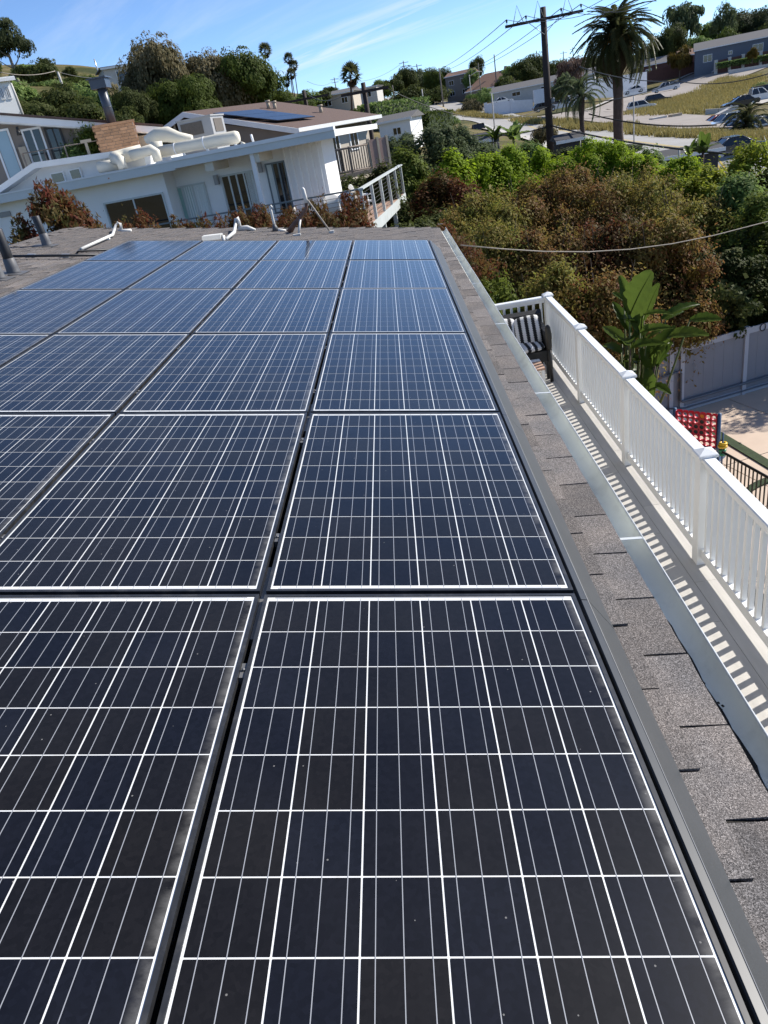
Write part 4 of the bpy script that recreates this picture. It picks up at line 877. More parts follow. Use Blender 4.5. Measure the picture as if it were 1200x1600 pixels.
mb = MB(); mb.tube([Vector((c.x, c.y, PZ)), Vector((c.x, c.y, top.z))], .018, 10); mb.build('post', mt['blueplastic'], tyr)
def torus(c, Rr, r, m, nm, par):
    mb = MB(); mb.loft([[c + Vector(((Rr + r * cos(t)) * cos(a), (Rr + r * cos(t)) * sin(a), r * sin(t))) for t in np.linspace(0, 2 * pi, 8, endpoint=False)] for a in np.linspace(0, 2 * pi, 19)], caps=False); mb.build(nm, m, par)
torus(c + Vector((0, 0, .0)), .07, .035, mt['yelplastic'], 'ring', tyr); torus(c + Vector((.01, 0, .06)), .06, .032, mt['yelplastic'], 'ring', tyr)
torus(c - Vector((0, 0, .10)), .05, .035, mt['greenplastic'], 'ring', tyr); torus(c - Vector((0, 0, .19)), .05, .035, mt['greenplastic'], 'ring', tyr)
# box speaker by the fence foot
q = atZ(1072, 658, PZ + .3); t = thing('patio_box', 'dark low box on the patio behind the red game', 'box', (q.x, q.y, PZ))
mb = MB(); mb.obox(q - Vector((0, 0, .12)), fd * .20, fn * .2, (0, 0, .18)); mb.build('body', mt['blackfab'], t); mb = MB(); mb.obox(q + Vector((0, 0, .075)), fd * .21, fn * .21, (0, 0, .012)); mb.build('lid', mt['greypipe'], t)
# tall broad-leaved plant at the left end of the white fence
bb = at(985, 560, 15.0); bb = Vector((bb.x, bb.y, g(bb.x, bb.y)))
bop = thing('bird_of_paradise', 'tall plant with huge paddle leaves rising left of the white fence', 'plant', bb)
def paddle(L_, W_, curl, seed):
    rd_ = random.Random(seed); mb = MB(); vs = []; nx, ny = 18, 7
    for i in range(nx):
        t = i / (nx - 1); w_ = W_ * (sin(pi * min(1, (t * .93 + .05))) ** .62) * (1 - (.22 * rd_.random() if i not in (0, nx - 1) else 0)); zc_ = -curl * L_ * t * t
        for j in range(ny):
            s = (j / (ny - 1) - .5) * 2; vs.append((L_ * t, s * w_ / 2, zc_ + abs(s) ** 1.3 * w_ * .20 + .012 * sin(t * 34 + s * 3) * abs(s)))
    mb.add(vs, [(i * ny + j, (i + 1) * ny + j, (i + 1) * ny + j + 1, i * ny + j + 1) for i in range(nx - 1) for j in range(ny - 1)], True)
    mb.tube([(-.02, 0, -.004), (L_ * .5, 0, -curl * L_ * .25 - .006), (L_ * .97, 0, -curl * L_ * .94 - .004)], [.014, .010, .003], 6)
    me = mb.mesh('leaf', mt['bananaleaf'], recalc=False); a = me.attributes.new('tint', 'FLOAT', 'POINT'); a.data.foreach_set('value', np.array([rd_.uniform(.2, .9)] * len(me.vertices), dtype=np.float32)); return me
pads = [paddle(1.0, .46, c_, k) for k, c_ in enumerate((.15, .3, .5, .8))]
RB = hypot(bb.x - CAM[0], bb.y - CAM[1])
# (pixel of leaf foot, pixel of leaf tip, nearer/farther at foot and tip, width factor, which paddle)
lv = [((1000, 520), (972, 432), -.1, -.1, .55, 0), ((984, 492), (1010, 425), -.25, -.45, 1.5, 0), ((1006, 500), (1024, 444), .3, .2, .8, 0), ((1005, 492), (1046, 478), -.1, -.2, .5, 2), ((1034, 499), (1094, 462), .1, .5, .5, 1), ((1078, 500), (1122, 491), -.1, -.3, .9, 1), ((1040, 528), (1090, 505), -.2, -.5, .9, 2),
      ((1000, 520), (1035, 500), -.3, -.6, .7, 2), ((985, 545), (1008, 520), -.4, -.7, .9, 3), ((1010, 560), (1024, 520), -.3, -.5, .9, 3), ((1000, 545), (1022, 575), -.3, -.6, .8, 3), ((985, 520), (962, 470), .2, .3, .6, 1), ((980, 540), (945, 500), .2, .5, .7, 2), ((1012, 575), (1020, 625), -.4, -.7, .8, 3), ((1000, 590), (998, 622), -.3, -.5, 1.3, 2),
      ((1020, 600), (1046, 608), -.3, -.6, .9, 1), ((1015, 540), (1040, 550), 0, -.2, .8, 3), ((1025, 530), (1050, 530), -.2, -.3, .9, 2), ((975, 470), (958, 452), .3, .5, .7, 1), ((1040, 500), (1068, 478), .3, .6, .8, 1)]
for k in range(16):
    x, y = random.uniform(968, 1040), random.uniform(500, 600); a_ = random.uniform(-2.6, .4); l_ = random.uniform(28, 52)
    lv.append(((x, y), (x + l_ * cos(a_), y + l_ * sin(a_) * .8), random.uniform(-.4, .5), random.uniform(-.6, .6), random.uniform(.6, 1.0), random.randrange(1, 4)))
for (a, b, da, db, wf, k) in lv:
    p, q = at(a[0], a[1], RB + da), at(b[0], b[1], RB + db); d = (q - p); Ln = d.length; d.normalize()
    toward = (Vector(CAM) - p).normalized(); up_ = (toward * .75 + Vector((0, 0, 1)) + Vector((random.uniform(-.3, .3), 0, 0))); zax = (up_ - d * up_.dot(d)).normalized(); yax = zax.cross(d)
    rot = Matrix((d, yax, zax)).transposed().to_euler(); link('leaf', pads[k], bop, p - bb, rot, (Ln, Ln * wf * 1.15, Ln))
    st = bb + Vector((random.uniform(-.15, .15), random.uniform(-.1, .1), .8)); mb = MB(); mb.tube([st, st * .35 + p * .65 + Vector((0, 0, -.15)), p], [.035, .024, .014], 6); mb.build('stalk', mt['bark'] if random.random() < .3 else mt['stalk'], bop)

# ------------------------------------------------------------------ bronze shrubs, lime hedge and other growth beyond the deck
def gplace(px, py_top, r): p = at(px, py_top, r); return Vector((p.x, p.y, g(p.x, p.y))), p.z
BR = 'bronze leaved shrubs filling the slope beyond the deck'
specs = [ # px, top py, r, halfwidth m, mat, label
    (745, 292, 25, 1.7, 'oliveleaf', 'olive brown shrub nearest the roof corner behind the pale cable', 7000),
    (815, 268, 26.5, 2.0, 'brownleaf', 'bronze shrub right of the olive one with a twiggy crest', 9000),
    (893, 254, 27.5, 2.0, 'brownleaf', 'tall bronze shrub in the middle under the lime hedge', 9000),
    (985, 258, 28, 2.3, 'oliveleaf', 'large olive brown shrub below the palm', 9500),
    (1085, 292, 26, 1.9, 'oliveleaf', 'olive brown shrub beside the yellow shrub', 8000),
    (770, 345, 21.5, 1.5, 'oliveleaf', 'low olive shrub just beyond the gutter end', 8000),
    (840, 335, 21.5, 1.7, 'brownleaf', 'bronze shrub behind the end of the white railing', 8000),
    (930, 325, 22, 1.8, 'redleaf', 'reddish shrub above the pale cable', 9000),
    (1030, 335, 21.5, 1.8, 'brownleaf', 'bronze shrub right of the reddish one above the broad leaves', 9000),
    (1105, 368, 25.5, 1.4, 'redleaf', 'small reddish shrub at the right over the dark hollow', 6000),
    (760, 430, 17.5, 1.1, 'yellowgreen', 'yellow green bush peeping over the far white railing', 5000),
    (850, 405, 18, 1.3, 'oliveleaf', 'olive shrub low behind the white railing corner', 6000),
    (940, 405, 18, 1.4, 'brownleaf', 'dull bronze shrub left of the broad leaved plant', 6500),
    (1070, 420, 24.5, 1.5, 'greenleaf', 'green bush between the broad leaves and the white fence', 6000),
]
for k, (px, py, r, hw, m, lab, n) in enumerate(specs):
    b, zt = gplace(px, py, r); shrub('bronze_shrub' if m in ('brownleaf', 'redleaf', 'oliveleaf') else 'green_shrub', lab, b, hw, hw * .9, zt - b.z, mt[m], n, .088, 100 + k, .5, BR if m in ('brownleaf', 'redleaf', 'oliveleaf') else None, inner=.18, upright=.5, tuft=.46, twigs=6)
for k, (s_, d_, h_, hw_, lab) in enumerate([(2.0, -1.7, 3.9, 1.5, 'dark tree leaning over the white fence, left of two'), (5.0, -1.6, 4.2, 1.6, 'dark tree leaning over the white fence, right of two'), (9.2, .4, 5.6, 1.9, 'dark tree at the right end of the white fence shading the patio')]):
    b = f0 + fd * s_ + fn * d_; shrub('shade_tree', lab, b, hw_, hw_, h_, mt['darkleaf'], 6000, .13, 700 + k, .5, cat='tree', clump=36, cl_sp=.15, lobes=[(0, 0, h_ * .78, hw_, hw_, h_ * .22)] + [(cos(a) * hw_ * .7, sin(a) * hw_ * .7, h_ * (.62 + .1 * sin(a * 3)), hw_ * .6, hw_ * .6, h_ * .2) for a in (0.3, 1.5, 2.8, 4.0, 5.2)])
LH = 'lime green shrubs of the hedge row'
for k, (px, py, r, hw, lab) in enumerate([(745, 232, 36, 1.6, 'lime shrub at the left end of the hedge row'), (795, 224, 37, 1.5, 'lime shrub second from the left in the hedge row'), (848, 226, 38, 1.4, 'darker lime shrub left of the big pole'), (905, 216, 38, 1.7, 'tall bright lime shrub right of the big pole'), (955, 216, 38, 1.6, 'bright lime shrub below the palm trunk'), (1005, 238, 37, 1.0, 'small lime shrub right of the palm trunk'), (1058, 240, 34, 1.6, 'round lime shrub beside the yellow shrub')]):
    b, zt = gplace(px, py, r); shrub('lime_shrub', lab, b, hw, hw, zt - b.z, mt['limeleaf'], 11000, .115, 200 + k, .5, LH, inner=.15, tuft=.34)
for k, (px, py, r, hw, m, lab, n) in enumerate([
    (1105, 244, 29, 1.9, 'yellowleaf', 'big yellow variegated shrub right of the lime hedge', 8000), (1172, 208, 31, 1.1, 'yellowleaf', 'upright yellow shrub at the right edge of the hedge', 4000),
    (1160, 262, 27, 1.7, 'greenleaf', 'glossy green shrub at the right picture edge', 7000), (1190, 296, 24.5, 1.5, 'yellowgreen', 'yellow green shrub low at the right picture edge', 6000), (1210, 235, 30, 1.6, 'darkleaf', 'dark shrub behind the yellow ones at the right edge', 5000),
    (1170, 360, 28.5, 1.8, 'darkleaf', 'dark shrub above the white fence', 7000), (1205, 425, 25, 1.2, 'yellowgreen', 'sunlit green shrub spilling over the white fence', 6000), (1110, 430, 26, 1.6, 'darkleaf', 'dark shrub in the hollow behind the white fence', 6000),
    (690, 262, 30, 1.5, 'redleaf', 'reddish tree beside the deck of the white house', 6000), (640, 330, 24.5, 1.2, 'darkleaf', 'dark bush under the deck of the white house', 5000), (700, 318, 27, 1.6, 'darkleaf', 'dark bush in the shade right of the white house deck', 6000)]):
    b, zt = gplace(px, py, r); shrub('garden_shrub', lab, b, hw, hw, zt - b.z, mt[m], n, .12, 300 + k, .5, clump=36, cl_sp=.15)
for k, (px, py, r, hw, m, lab) in enumerate([(665, 188, 42, 2.2, 'greyleaf', 'grey green tree right of the timber balcony'), (712, 196, 45, 2.2, 'greyleaf', 'grey green tree between the small white house and the lime hedge'), (622, 206, 62, 1.7, 'greyleaf', 'grey green bush hiding the foot of the small white house'), (628, 235, 38, 1.2, 'yellowgreen', 'yellow green bush by the balcony screen'), (700, 240, 34, 1.0, 'limeleaf', 'lime bush in front of the grey green trees'), (748, 222, 46, 1.6, 'greyleaf', 'grey green tree just behind the left lime shrubs'), (822, 214, 46, 1.5, 'greenleaf', 'green tree behind the lime row left of the big pole'), (876, 226, 45, 1.3, 'darkleaf', 'dark bush at the foot of the big pole'), (1012, 232, 44, 1.4, 'greenleaf', 'green bush behind the lime row right of the palm')]):
    b, zt = gplace(px, py, r); shrub('garden_tree', lab, b, hw, hw, zt - b.z, mt[m], 8000, .14, 400 + k, .5, cat='tree', clump=26, cl_sp=.22, low=-.6)
# red tipped hedge in front of the white house
RT = 'red tipped shrubs behind the far roof edge'
for k, (px, py, r, hw, lab) in enumerate([(68, 268, 14.5, .62, 'tallest red tipped shrub at the left by the white house'), (30, 330, 14.2, .5, 'low red tipped shrub at the left picture edge'), (125, 318, 14.6, .45, 'red tipped shrub right of the tallest one'), (222, 320, 15.2, .5, 'red tipped shrub below the big dark window'), (268, 325, 15.4, .5, 'red tipped shrub below the window corner'), (312, 328, 15.6, .5, 'red tipped shrub under the green window'), (360, 318, 16, .55, 'red tipped shrub under the sliding door'), (408, 308, 16.2, .6, 'red tipped shrub left of the gooseneck pipe'), (455, 312, 16.3, .6, 'red tipped shrub behind the brown mast'), (500, 298, 16.5, .6, 'red tipped shrub behind the guy rod'), (540, 292, 16.7, .55, 'red tipped shrub at the corner of the white house deck'), (195, 334, 15, .5, 'low red tipped shrub left of the big dark window'), (335, 334, 15.8, .5, 'low red tipped shrub between the green window and the sliding door'), (432, 326, 16.2, .5, 'low red tipped shrub behind the gooseneck pipe'), (385, 330, 16, .5, 'low red tipped shrub under the right part of the sliding door'), (478, 318, 16.4, .5, 'low red tipped shrub between the mast and the guy rod'), (245, 338, 15.2, .5, 'low red tipped shrub under the right part of the big dark window'), (290, 336, 15.5, .5, 'low red tipped shrub under the left part of the green window'), (690, 338, 17.5, .9, 'low red tipped shrub beyond the roof corner')]):
    b, zt = gplace(px, py, r); h = min(zt - b.z, 3.2); b.z = zt - h
    rd_ = random.Random(k); hw *= 1.45 if k else 1.15; lob = [(rd_.uniform(-.6, .6) * hw * (1.9 - q / 4.6), rd_.uniform(-.4, .4) * hw, h * (.22 + .58 * q / 8), hw * rd_.uniform(.4, .6) * (1.5 - q / 9), hw * .6, h * .14) for q in range(9)]
    shrub('red_tip_shrub', lab, b, hw, hw, h, mt['redleaf'], 4500, .085, 500 + k, .34, RT, lobes=lob, clump=22, cl_sp=.25, bulge=.35, upright=.9, stems=5)

# ------------------------------------------------------------------ the white house across the gully
e_ = Vector((.99, -.14, 0)).normalized(); nf = Vector((e_.y, -e_.x, 0))          # nf: outward, towards the camera
WO = Vector((-.27, 20.83, 0))
def wp(s, z, d): return WO + e_ * s - nf * d + Vector((0, 0, z))                # d metres behind the deck rail
def wpx(px, py, d):
    q = onplane(px, py, WO - nf * d, nf); return (q - WO).dot(e_), q.z
FZ = -1.22                                                                         # deck and floor level
def wbox(s0, s1, z0, z1, d0, d1, mb=None): return (mb or MB()).obox(wp((s0 + s1) / 2, (z0 + z1) / 2, (d0 + d1) / 2), e_ * abs(s1 - s0) / 2, nf * abs(d1 - d0) / 2, (0, 0, abs(z1 - z0) / 2))
wh = thing('white_house', 'flat roofed white house with cream ducts on its roof and a grey blue fascia', 'house', wp(-6, -4, 4))
D1, D2 = .9, 1.7
zl0_ = wpx(271, 265, .3)[1]; sl = wpx(262, 300, D1)[0]; sr = wpx(508, 260, D2)[0]
wbox(-16, sl, -4, zl0_ + .06, D1, 8).build('wall', mt['whitewall'], wh)
wbox(sl + .002, sr, -4, zl0_ + .06, D2, D2 + 1.9).build('wall', mt['whitewall'], wh)
# roof slab and fascia: a left and a right section
sj = wpx(271, 251, .3)[0]; se = wpx(497, 212, .3)[0]
zl0, zl1 = wpx(271, 265, .3)[1], wpx(271, 251, .3)[1]
wbox(-16, sj, zl0 - .02, zl1 - .02, .26, .32).build('fascia', mt['bluefascia'], wh); wbox(-16, sj, zl1 - .02, zl1 + .02, .24, .40).build('drip_edge', mt['whitetrim'], wh)
wbox(-16, sj, zl0 + .05, zl1 - .02, .325, 8.4).build('roof', mt['roofwhite'], wh)
wbox(sj + .003, se + .5, zl0 + .02, zl1 - .02, .20, .26).build('fascia', mt['bluefascia'], wh); wbox(sj + .003, se + .5, zl1 - .018, zl1 + .08, .17, .42).build('drip_edge', mt['whitetrim'], wh)
wbox(sj + .003, se + .5, zl0 + .06, zl1, .265, 8.6).build('roof', mt['roofwhite'], wh)
def wwin(px0, py0, px1, py1, d, nm, gl, mull=1, zb=None, fr_='railgrey', curtain=None):
    s0, z1 = wpx(px0, py0, d); s1, z1b = wpx(px1, py1, d); zt = (z1 + z1b) / 2; zb = FZ + .02 if zb is None else zb
    t = .05; f = MB()
    for a in (s0, s1): wbox(a - t / 2, a + t / 2, zb, zt, d - .05, d + .03, f)
    wbox(s0 + t / 2, s1 - t / 2, zt - t, zt, d - .05, d + .03, f); wbox(s0 + t / 2, s1 - t / 2, zb, zb + t, d - .05, d + .03, f)
    fo = f.build(nm, mt[fr_], wh)
    for k in range(mull + 1):
        a, b = s0 + t / 2 + (s1 - s0 - t) * k / (mull + 1), s0 + t / 2 + (s1 - s0 - t) * (k + 1) / (mull + 1)
        wbox(a + .015, b - .015, zb + t, zt - t, d - .012 - .012 * (k % 2), d - .004).build('pane', mt[gl], fo)
        if k: wbox(a - .025, a + .025, zb + t, zt - t, d - .045, d - .004).build('mullion', mt[fr_], fo)
    if curtain:
        mb = MB(); n_ = 40; vs = []
        for k in range(n_): s = s0 + (s1 - s0) * (curtain[0] + (curtain[1] - curtain[0]) * k / (n_ - 1)); vs += [tuple(wp(s, zb + t, d - .028 + .006 * sin(k * 1.5))), tuple(wp(s, zt - t, d - .028 + .006 * sin(k * 1.5)))]
        mb.add(vs, [(2 * k, 2 * k + 1, 2 * k + 3, 2 * k + 2) for k in range(n_ - 1)]); mb.build('curtain', mt['curtain'], fo, None)
    return fo
wwin(163, 318, 253, 299, D1, 'window', 'glassdark', 1, -.9)
wwin(266, 295, 318, 283, D2, 'window', 'glassgreen', 2, -.95, 'railgrey', (.36, .98))
wwin(345, 277, 392, 263, D2, 'sliding_door', 'glassdark', 3, None, 'railgrey', (.78, .99))
wwin(415, 257, 443, 249, D2, 'window', 'glassdark', 2, -.55, 'railslate', (.02, .3))
# boarded wall with battens
s0, s1 = wpx(443, 240, D2)[0], sr
k = 0
while s0 + k * .21 < s1 - .05: wbox(s0 + k * .21, s0 + k * .21 + .045, FZ, zl0 + .05, D2 - .09, D2 - .002).build('batten', mt['whitewall'], wh); k += 1
# posts, beam ends, wall lamps
for px, py in ((394, 244),): s, z = wpx(px, py, .35); wbox(s - .06, s + .06, FZ, zl0 + .05, .30, .42).build('post', mt['whitetrim'], wh)
for px, py in ((333, 264), (402, 242)):
    s, z = wpx(px, py, .6); wbox(s - .13, s + .13, zl0 - .22, zl0 + .05, .32, D2 - .002).build('beam_end', mt['duct'], wh)
for px, py in ((338, 281), (406, 262)):
    s, z = wpx(px, py, D2 - .1); b = wbox(s - .06, s + .06, z - .14, z + .14, D2 - .18, D2 - .03); wbox(s - .03, s + .03, z - .03, z + .03, D2 - .03, D2 - .001, b); b.build('wall_lamp', mt['acgrey'], wh)
s, z = wpx(112, 315, D1 - .02); wbox(s - .16, s + .16, z - .14, z + .14, D1 - .04, D1 - .001).build('wall_vent', mt['acgrey'], wh)
s, z = wpx(8, 335, D1 - .02); wbox(s - .2, s + .2, z - .08, z + .08, D1 - .04, D1 - .001).build('wall_vent', mt['acgrey'], wh)
# clerestory box
dm = 2.6
pl_, pa_, pr_ = wpx(-12, 303, dm), wpx(60, 253, dm), wpx(222, 230, dm)
mb = MB(); mb.prism([wp(pl_[0] + .1, zl1 - .05, dm + .15), wp(pl_[0] + .1, pl_[1] - .15, dm + .15), wp(pa_[0], pa_[1] - .16, dm + .15), wp(pr_[0] - .1, pr_[1] - .16, dm + .15), wp(pr_[0] - .1, zl1 - .05, dm + .15)], -nf * 4); mb.build('clerestory', mt['roofwhite'], wh)
mb = MB(); mb.prism([wp(pl_[0], pl_[1], dm - .35), wp(pa_[0], pa_[1], dm - .35), wp(pr_[0], pr_[1], dm - .35), wp(pr_[0], pr_[1] - .17, dm - .35), wp(pa_[0], pa_[1] - .18, dm - .35), wp(pl_[0], pl_[1] - .18, dm - .35)], -nf * 5); mb.build('clerestory_roof', mt['roofwhite'], wh)
for a, b in (((81, 272), (98, 268)), ((110, 266), (124, 263))):
    s0_, z1_ = wpx(a[0], a[1], dm + .14); s1_, _ = wpx(b[0], b[1], dm + .14); f = wbox(s0_ - .04, s1_ + .04, z1_ - .30, z1_ + .03, dm + .08, dm + .149).build('window', mt['whitetrim'], wh); wbox(s0_, s1_, z1_ - .27, z1_ - .01, dm + .07, dm + .079).build('pane', mt['glassdark'], f)
# ducts and the cooling unit
def wpt(px, py, d): s, z = wpx(px, py, d); return wp(s, z, d)
def duct(label, pts, r, name='roof_duct', legs=()):
    P = [wpt(*p) for p in pts]; t = thing(name, label, 'duct', P[0], group='cream ducts on the white roof')
    mb = MB(); mb.tube(P, r, 12); tb_ = mb.build('tube', mt['duct'], t); rm = max(r) if isinstance(r, (list, tuple)) else r
    for i in range(len(P) - 1):
        for f_ in ((.5,) if (P[i + 1] - P[i]).length > .7 else ()):
            c = P[i].lerp(P[i + 1], f_); d = (P[i + 1] - P[i]).normalized(); rr_ = (r[i] * (1 - f_) + r[i + 1] * f_) if isinstance(r, (list, tuple)) else r; mb = MB(); mb.tube([c - d * .02, c + d * .02], rr_ * 1.03, 12); mb.build('strap', mt['whitetrim'], tb_)
    for (px, py, d) in legs:
        q = wpt(px, py, d); mb = MB(); mb.tube([q, Vector((q.x, q.y, zl1 - .1))], .05, 6); mb.build('leg', mt['whitetrim'], t)
    for p in (P[0], P[-1]): pass
    return t
duct('longest cream duct running across the white roof to a capped right end', [(250, 238, 2.2), (300, 227, 2.2), (340, 219.5, 2.2), (368, 214.5, 2.2), (373, 213.5, 2.2)], [.17, .17, .19, .19, .15], legs=((285, 231, 2.2), (322, 224, 2.2), (366, 216, 2.2)))
duct('tapered cream duct lying above the longest one beside the grey unit', [(228, 219, 3.4), (246, 211, 3.4), (262, 210, 3.4), (280, 215, 3.4), (300, 217, 3.4)], [.12, .22, .24, .17, .12])
duct('cream duct with an elbow dropping to the fascia', [(205, 243, 1.6), (222, 238, 1.6), (236, 234, 1.6), (243, 238, 1.6), (247, 252, 1.6)], [.15, .15, .16, .15, .14])
duct('cream duct left of the elbow one, bending down near the clerestory', [(222, 236, 2.2), (196, 243, 2.0), (180, 247, 1.8), (188, 250, 1.4), (193, 264, 1.3)], [.20, .21, .2, .15, .14])
duct('short thick cream duct standing up at the left end of the longest one', [(243, 221, 2.5), (247, 243, 2.5)], .2)
duct('low cream duct hidden behind the elbow', [(155, 262, 2.0), (185, 256, 2.0)], .17)
duct('small cream cowl beside the thin pipe on the right part of the white roof', [(381, 227, 1.6), (382, 224, 1.6)], [.10, .12])
ac = thing('cooling_unit', 'grey rooftop cooling unit with brown louvres among the cream ducts', 'cooling unit', wpt(320, 215, 4.2))
q0, q1, q2 = wpt(284, 200, 4.6), wpt(325, 196, 4.0), wpt(347, 193, 4.4)
ctr = wpt(316, 200, 4.9); yaw = R(-12); ux, uy = Vector((cos(yaw), sin(yaw), 0)), Vector((-sin(yaw), cos(yaw), 0)); zt_ = wpx(322, 182, 4.3)[1]; zb_ = zl1 + .1
mb = MB(); mb.obox((ctr.x, ctr.y, (zt_ + zb_) / 2), ux * .62, uy * .55, (0, 0, (zt_ - zb_) / 2)); mb.build('cabinet', mt['acgrey'], ac)
mb = MB(); mb.obox((ctr.x, ctr.y, zt_ + .02), ux * .66, uy * .59, (0, 0, .02)); mb.build('lid', mt['acgrey'], ac)
mb = MB(); mb.obox(Vector((ctr.x, ctr.y, zt_ - .28)) - uy * .56 - ux * .12, ux * .40, uy * .012, (0, 0, .19)); mb.build('louvre', mt['aclouvre'], ac)
mb = MB(); mb.obox(Vector((ctr.x, ctr.y, zt_ - .28)) + ux * .63, uy * .35, ux * .012, (0, 0, .2)); mb.build('louvre', mt['aclouvre'], ac)
mb = MB(); mb.tube([wpt(396, 222, 1.5), wpt(392, 210, 1.5)], .035, 8); tag(mb.build('vent_pipe', mt['whitetrim']), 'thin white pipe standing on the right part of the white roof', 'vent pipe')
# deck and rail of the white house
wd = thing('side_deck', 'raised deck with a pale rail, dark cables and pinkish boards beside the white house', 'deck', wp(0, FZ, 3))
for k in range(15): wbox(-7.6 + k * .0, -1.4, FZ - .035, FZ, .05 + k * .0, .05 + 1.6, MB()) if False else None
k = 0
while k * .145 < 9.6:
    if k * .145 < 1.6: wbox(-8.2, .02, FZ - .03, FZ + random.uniform(0, .003), .02 + k * .145, .02 + k * .145 + .139).build('deck_board', mt['pinktimber'], wd)
    else: wbox(sr + .02, .02, FZ - .03, FZ + random.uniform(0, .003), .02 + k * .145, .02 + k * .145 + .139).build('deck_board', mt['pinktimber'], wd)
    k += 1
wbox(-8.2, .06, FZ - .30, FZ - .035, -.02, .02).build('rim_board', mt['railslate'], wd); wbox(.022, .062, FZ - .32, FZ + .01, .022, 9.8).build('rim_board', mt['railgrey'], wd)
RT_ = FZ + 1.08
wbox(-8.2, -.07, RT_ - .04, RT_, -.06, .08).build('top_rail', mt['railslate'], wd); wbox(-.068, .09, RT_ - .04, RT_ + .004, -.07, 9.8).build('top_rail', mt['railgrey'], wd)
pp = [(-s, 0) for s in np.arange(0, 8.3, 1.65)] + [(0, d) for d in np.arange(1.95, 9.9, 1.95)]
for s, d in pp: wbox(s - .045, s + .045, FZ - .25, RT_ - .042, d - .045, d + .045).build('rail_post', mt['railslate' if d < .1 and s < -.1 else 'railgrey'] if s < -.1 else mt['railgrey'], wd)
for k in range(8):
    z = FZ + .12 + k * .115
    mb = MB(); mb.tube([wp(-8.2, z, 0), wp(0, z, 0)], .007, 5); mb.build('rail_cable', mt['blackwire'], wd); mb = MB(); mb.tube([wp(0, z, 0), wp(0, z, 9.75)], .007, 5); mb.build('rail_cable', mt['blackwire'], wd)
for d in (.6, 3.6, 6.6, 9.6): wbox(-.12, .02, -5.5, FZ - .33, d - .07, d + .07).build('deck_post', mt['railgrey'], wd)
for d in (3.0, 6.0): mb = MB(); mb.tube([wp(-.05, -2.6, d + .6), wp(-1.0, FZ - .35, d + .6)], .06, 6); mb.build('brace', mt['railgrey'], wd)
def deckchair(label, s, d, yaw):
    t = thing('deck_chair', label, 'chair', wp(s, FZ, d), (0, 0, yaw), 'white chairs on the side deck')
    mb = MB(); mb.box(-.27, .27, -.25, .25, .40, .45); mb.build('seat', mt['whitefab'], t, local=True)
    mb = MB(); rg = [[(-.26 + .52 * k / 8, .24 + z * .12, .45 + z * (.5 + .09 * sin(pi * k / 8))) for k in range(9)] + [(.26 - .52 * k / 8, .27 + z * .12, .45 + z * (.5 + .09 * sin(pi * (8 - k) / 8))) for k in range(9)] for z in (0, 1)]; mb.loft(rg); mb.build('backrest', mt['whitefab'], t, local=True)
    for x in (-.24, .24):
        mb = MB(); mb.tube([(x, -.24, 0), (x, -.24, .64), (x, .25, .66)], .025, 6); mb.build('arm', mt['whitefab'], t, local=True); mb = MB(); mb.tube([(x, .26, 0), (x, .22, .44)], .025, 6); mb.build('leg', mt['whitefab'], t, local=True)
deckchair('white garden chair left of the deck corner, behind the bronze twigs', -1.15, .55, R(200)); deckchair('white garden chair right at the deck corner', -.42, .6, R(160)); deckchair('white garden chair farther along the side deck', -.6, 3.6, R(110))
t = thing('garden_pot', 'round dark blue glazed pot at the deck corner', 'pot', wp(-.28, FZ, .25)); mb = MB(); mb.lathe([(.12, 0), (.22, .08), (.28, .24), (.27, .38), (.2, .5), (.21, .54), (.17, .54)], wp(-.28, FZ, .25), 18); mb.build('vessel', mt['car_blue'], t)
t = thing('sun_lounger', 'white sun lounger on the front deck under the small dark window', 'lounger', wp(-3.0, FZ, .8)); s_ = -3.3
mb = MB(); mb.obox(wp(-3.3, FZ + .32, .9), e_ * .55, nf * .3, (0, 0, .05)); mb.build('seat', mt['whitefab'], t); mb = MB(); mb.obox(wp(-2.55, FZ + .55, .9), e_ * .28 + Vector((0, 0, .22)), nf * .3, Vector((0, 0, .05))); mb.build('backrest', mt['whitefab'], t)
for a in (-3.75, -2.85): wbox(a - .03, a + .03, FZ, FZ + .27, .62, 1.18).build('leg', mt['whitefab'], t)

# ------------------------------------------------------------------ taupe house with the brick chimney
to = at(0, 180, 33.5); te = Vector((.93, .365, 0)).normalized(); tn = Vector((te.y, -te.x, 0)); TO = Vector((to.x, to.y, 0))
def tpx(px, py, d=0): q = onplane(px, py, TO - tn * d, tn); return (q - TO).dot(te), q.z
def tp(s, z, d=0): return TO + te * s - tn * d + Vector((0, 0, z))
def tbox(s0, s1, z0, z1, d0, d1, mb=None): return (mb or MB()).obox(tp((s0 + s1) / 2, (z0 + z1) / 2, (d0 + d1) / 2), te * abs(s1 - s0) / 2, tn * abs(d1 - d0) / 2, (0, 0, abs(z1 - z0) / 2))
th = thing('taupe_house', 'taupe stucco house with white eaves and an orange brick chimney on the left', 'house', tp(4, 0, 4))
zA, zB = tpx(-20, 178)[1], tpx(252, 201)[1]; sA, sB = tpx(-20, 178)[0], tpx(252, 201)[0]
mb = MB(); mb.prism([tp(sA - 1, -1, .6), tp(sB - .2, -1, .6), tp(sB - .2, zB - .12, .6), tp(sA - 1, zA + .0, .6)], -tn * 7); mb.build('wall', mt['taupe'], th)
mb = MB(); mb.prism([tp(sA - 1, zA + .22, 0), tp(sB, zB + .06, 0), tp(sB, zB - .16, 0), tp(sA - 1, zA, 0)], -tn * .06); mb.build('fascia', mt['whitetrim'], th)
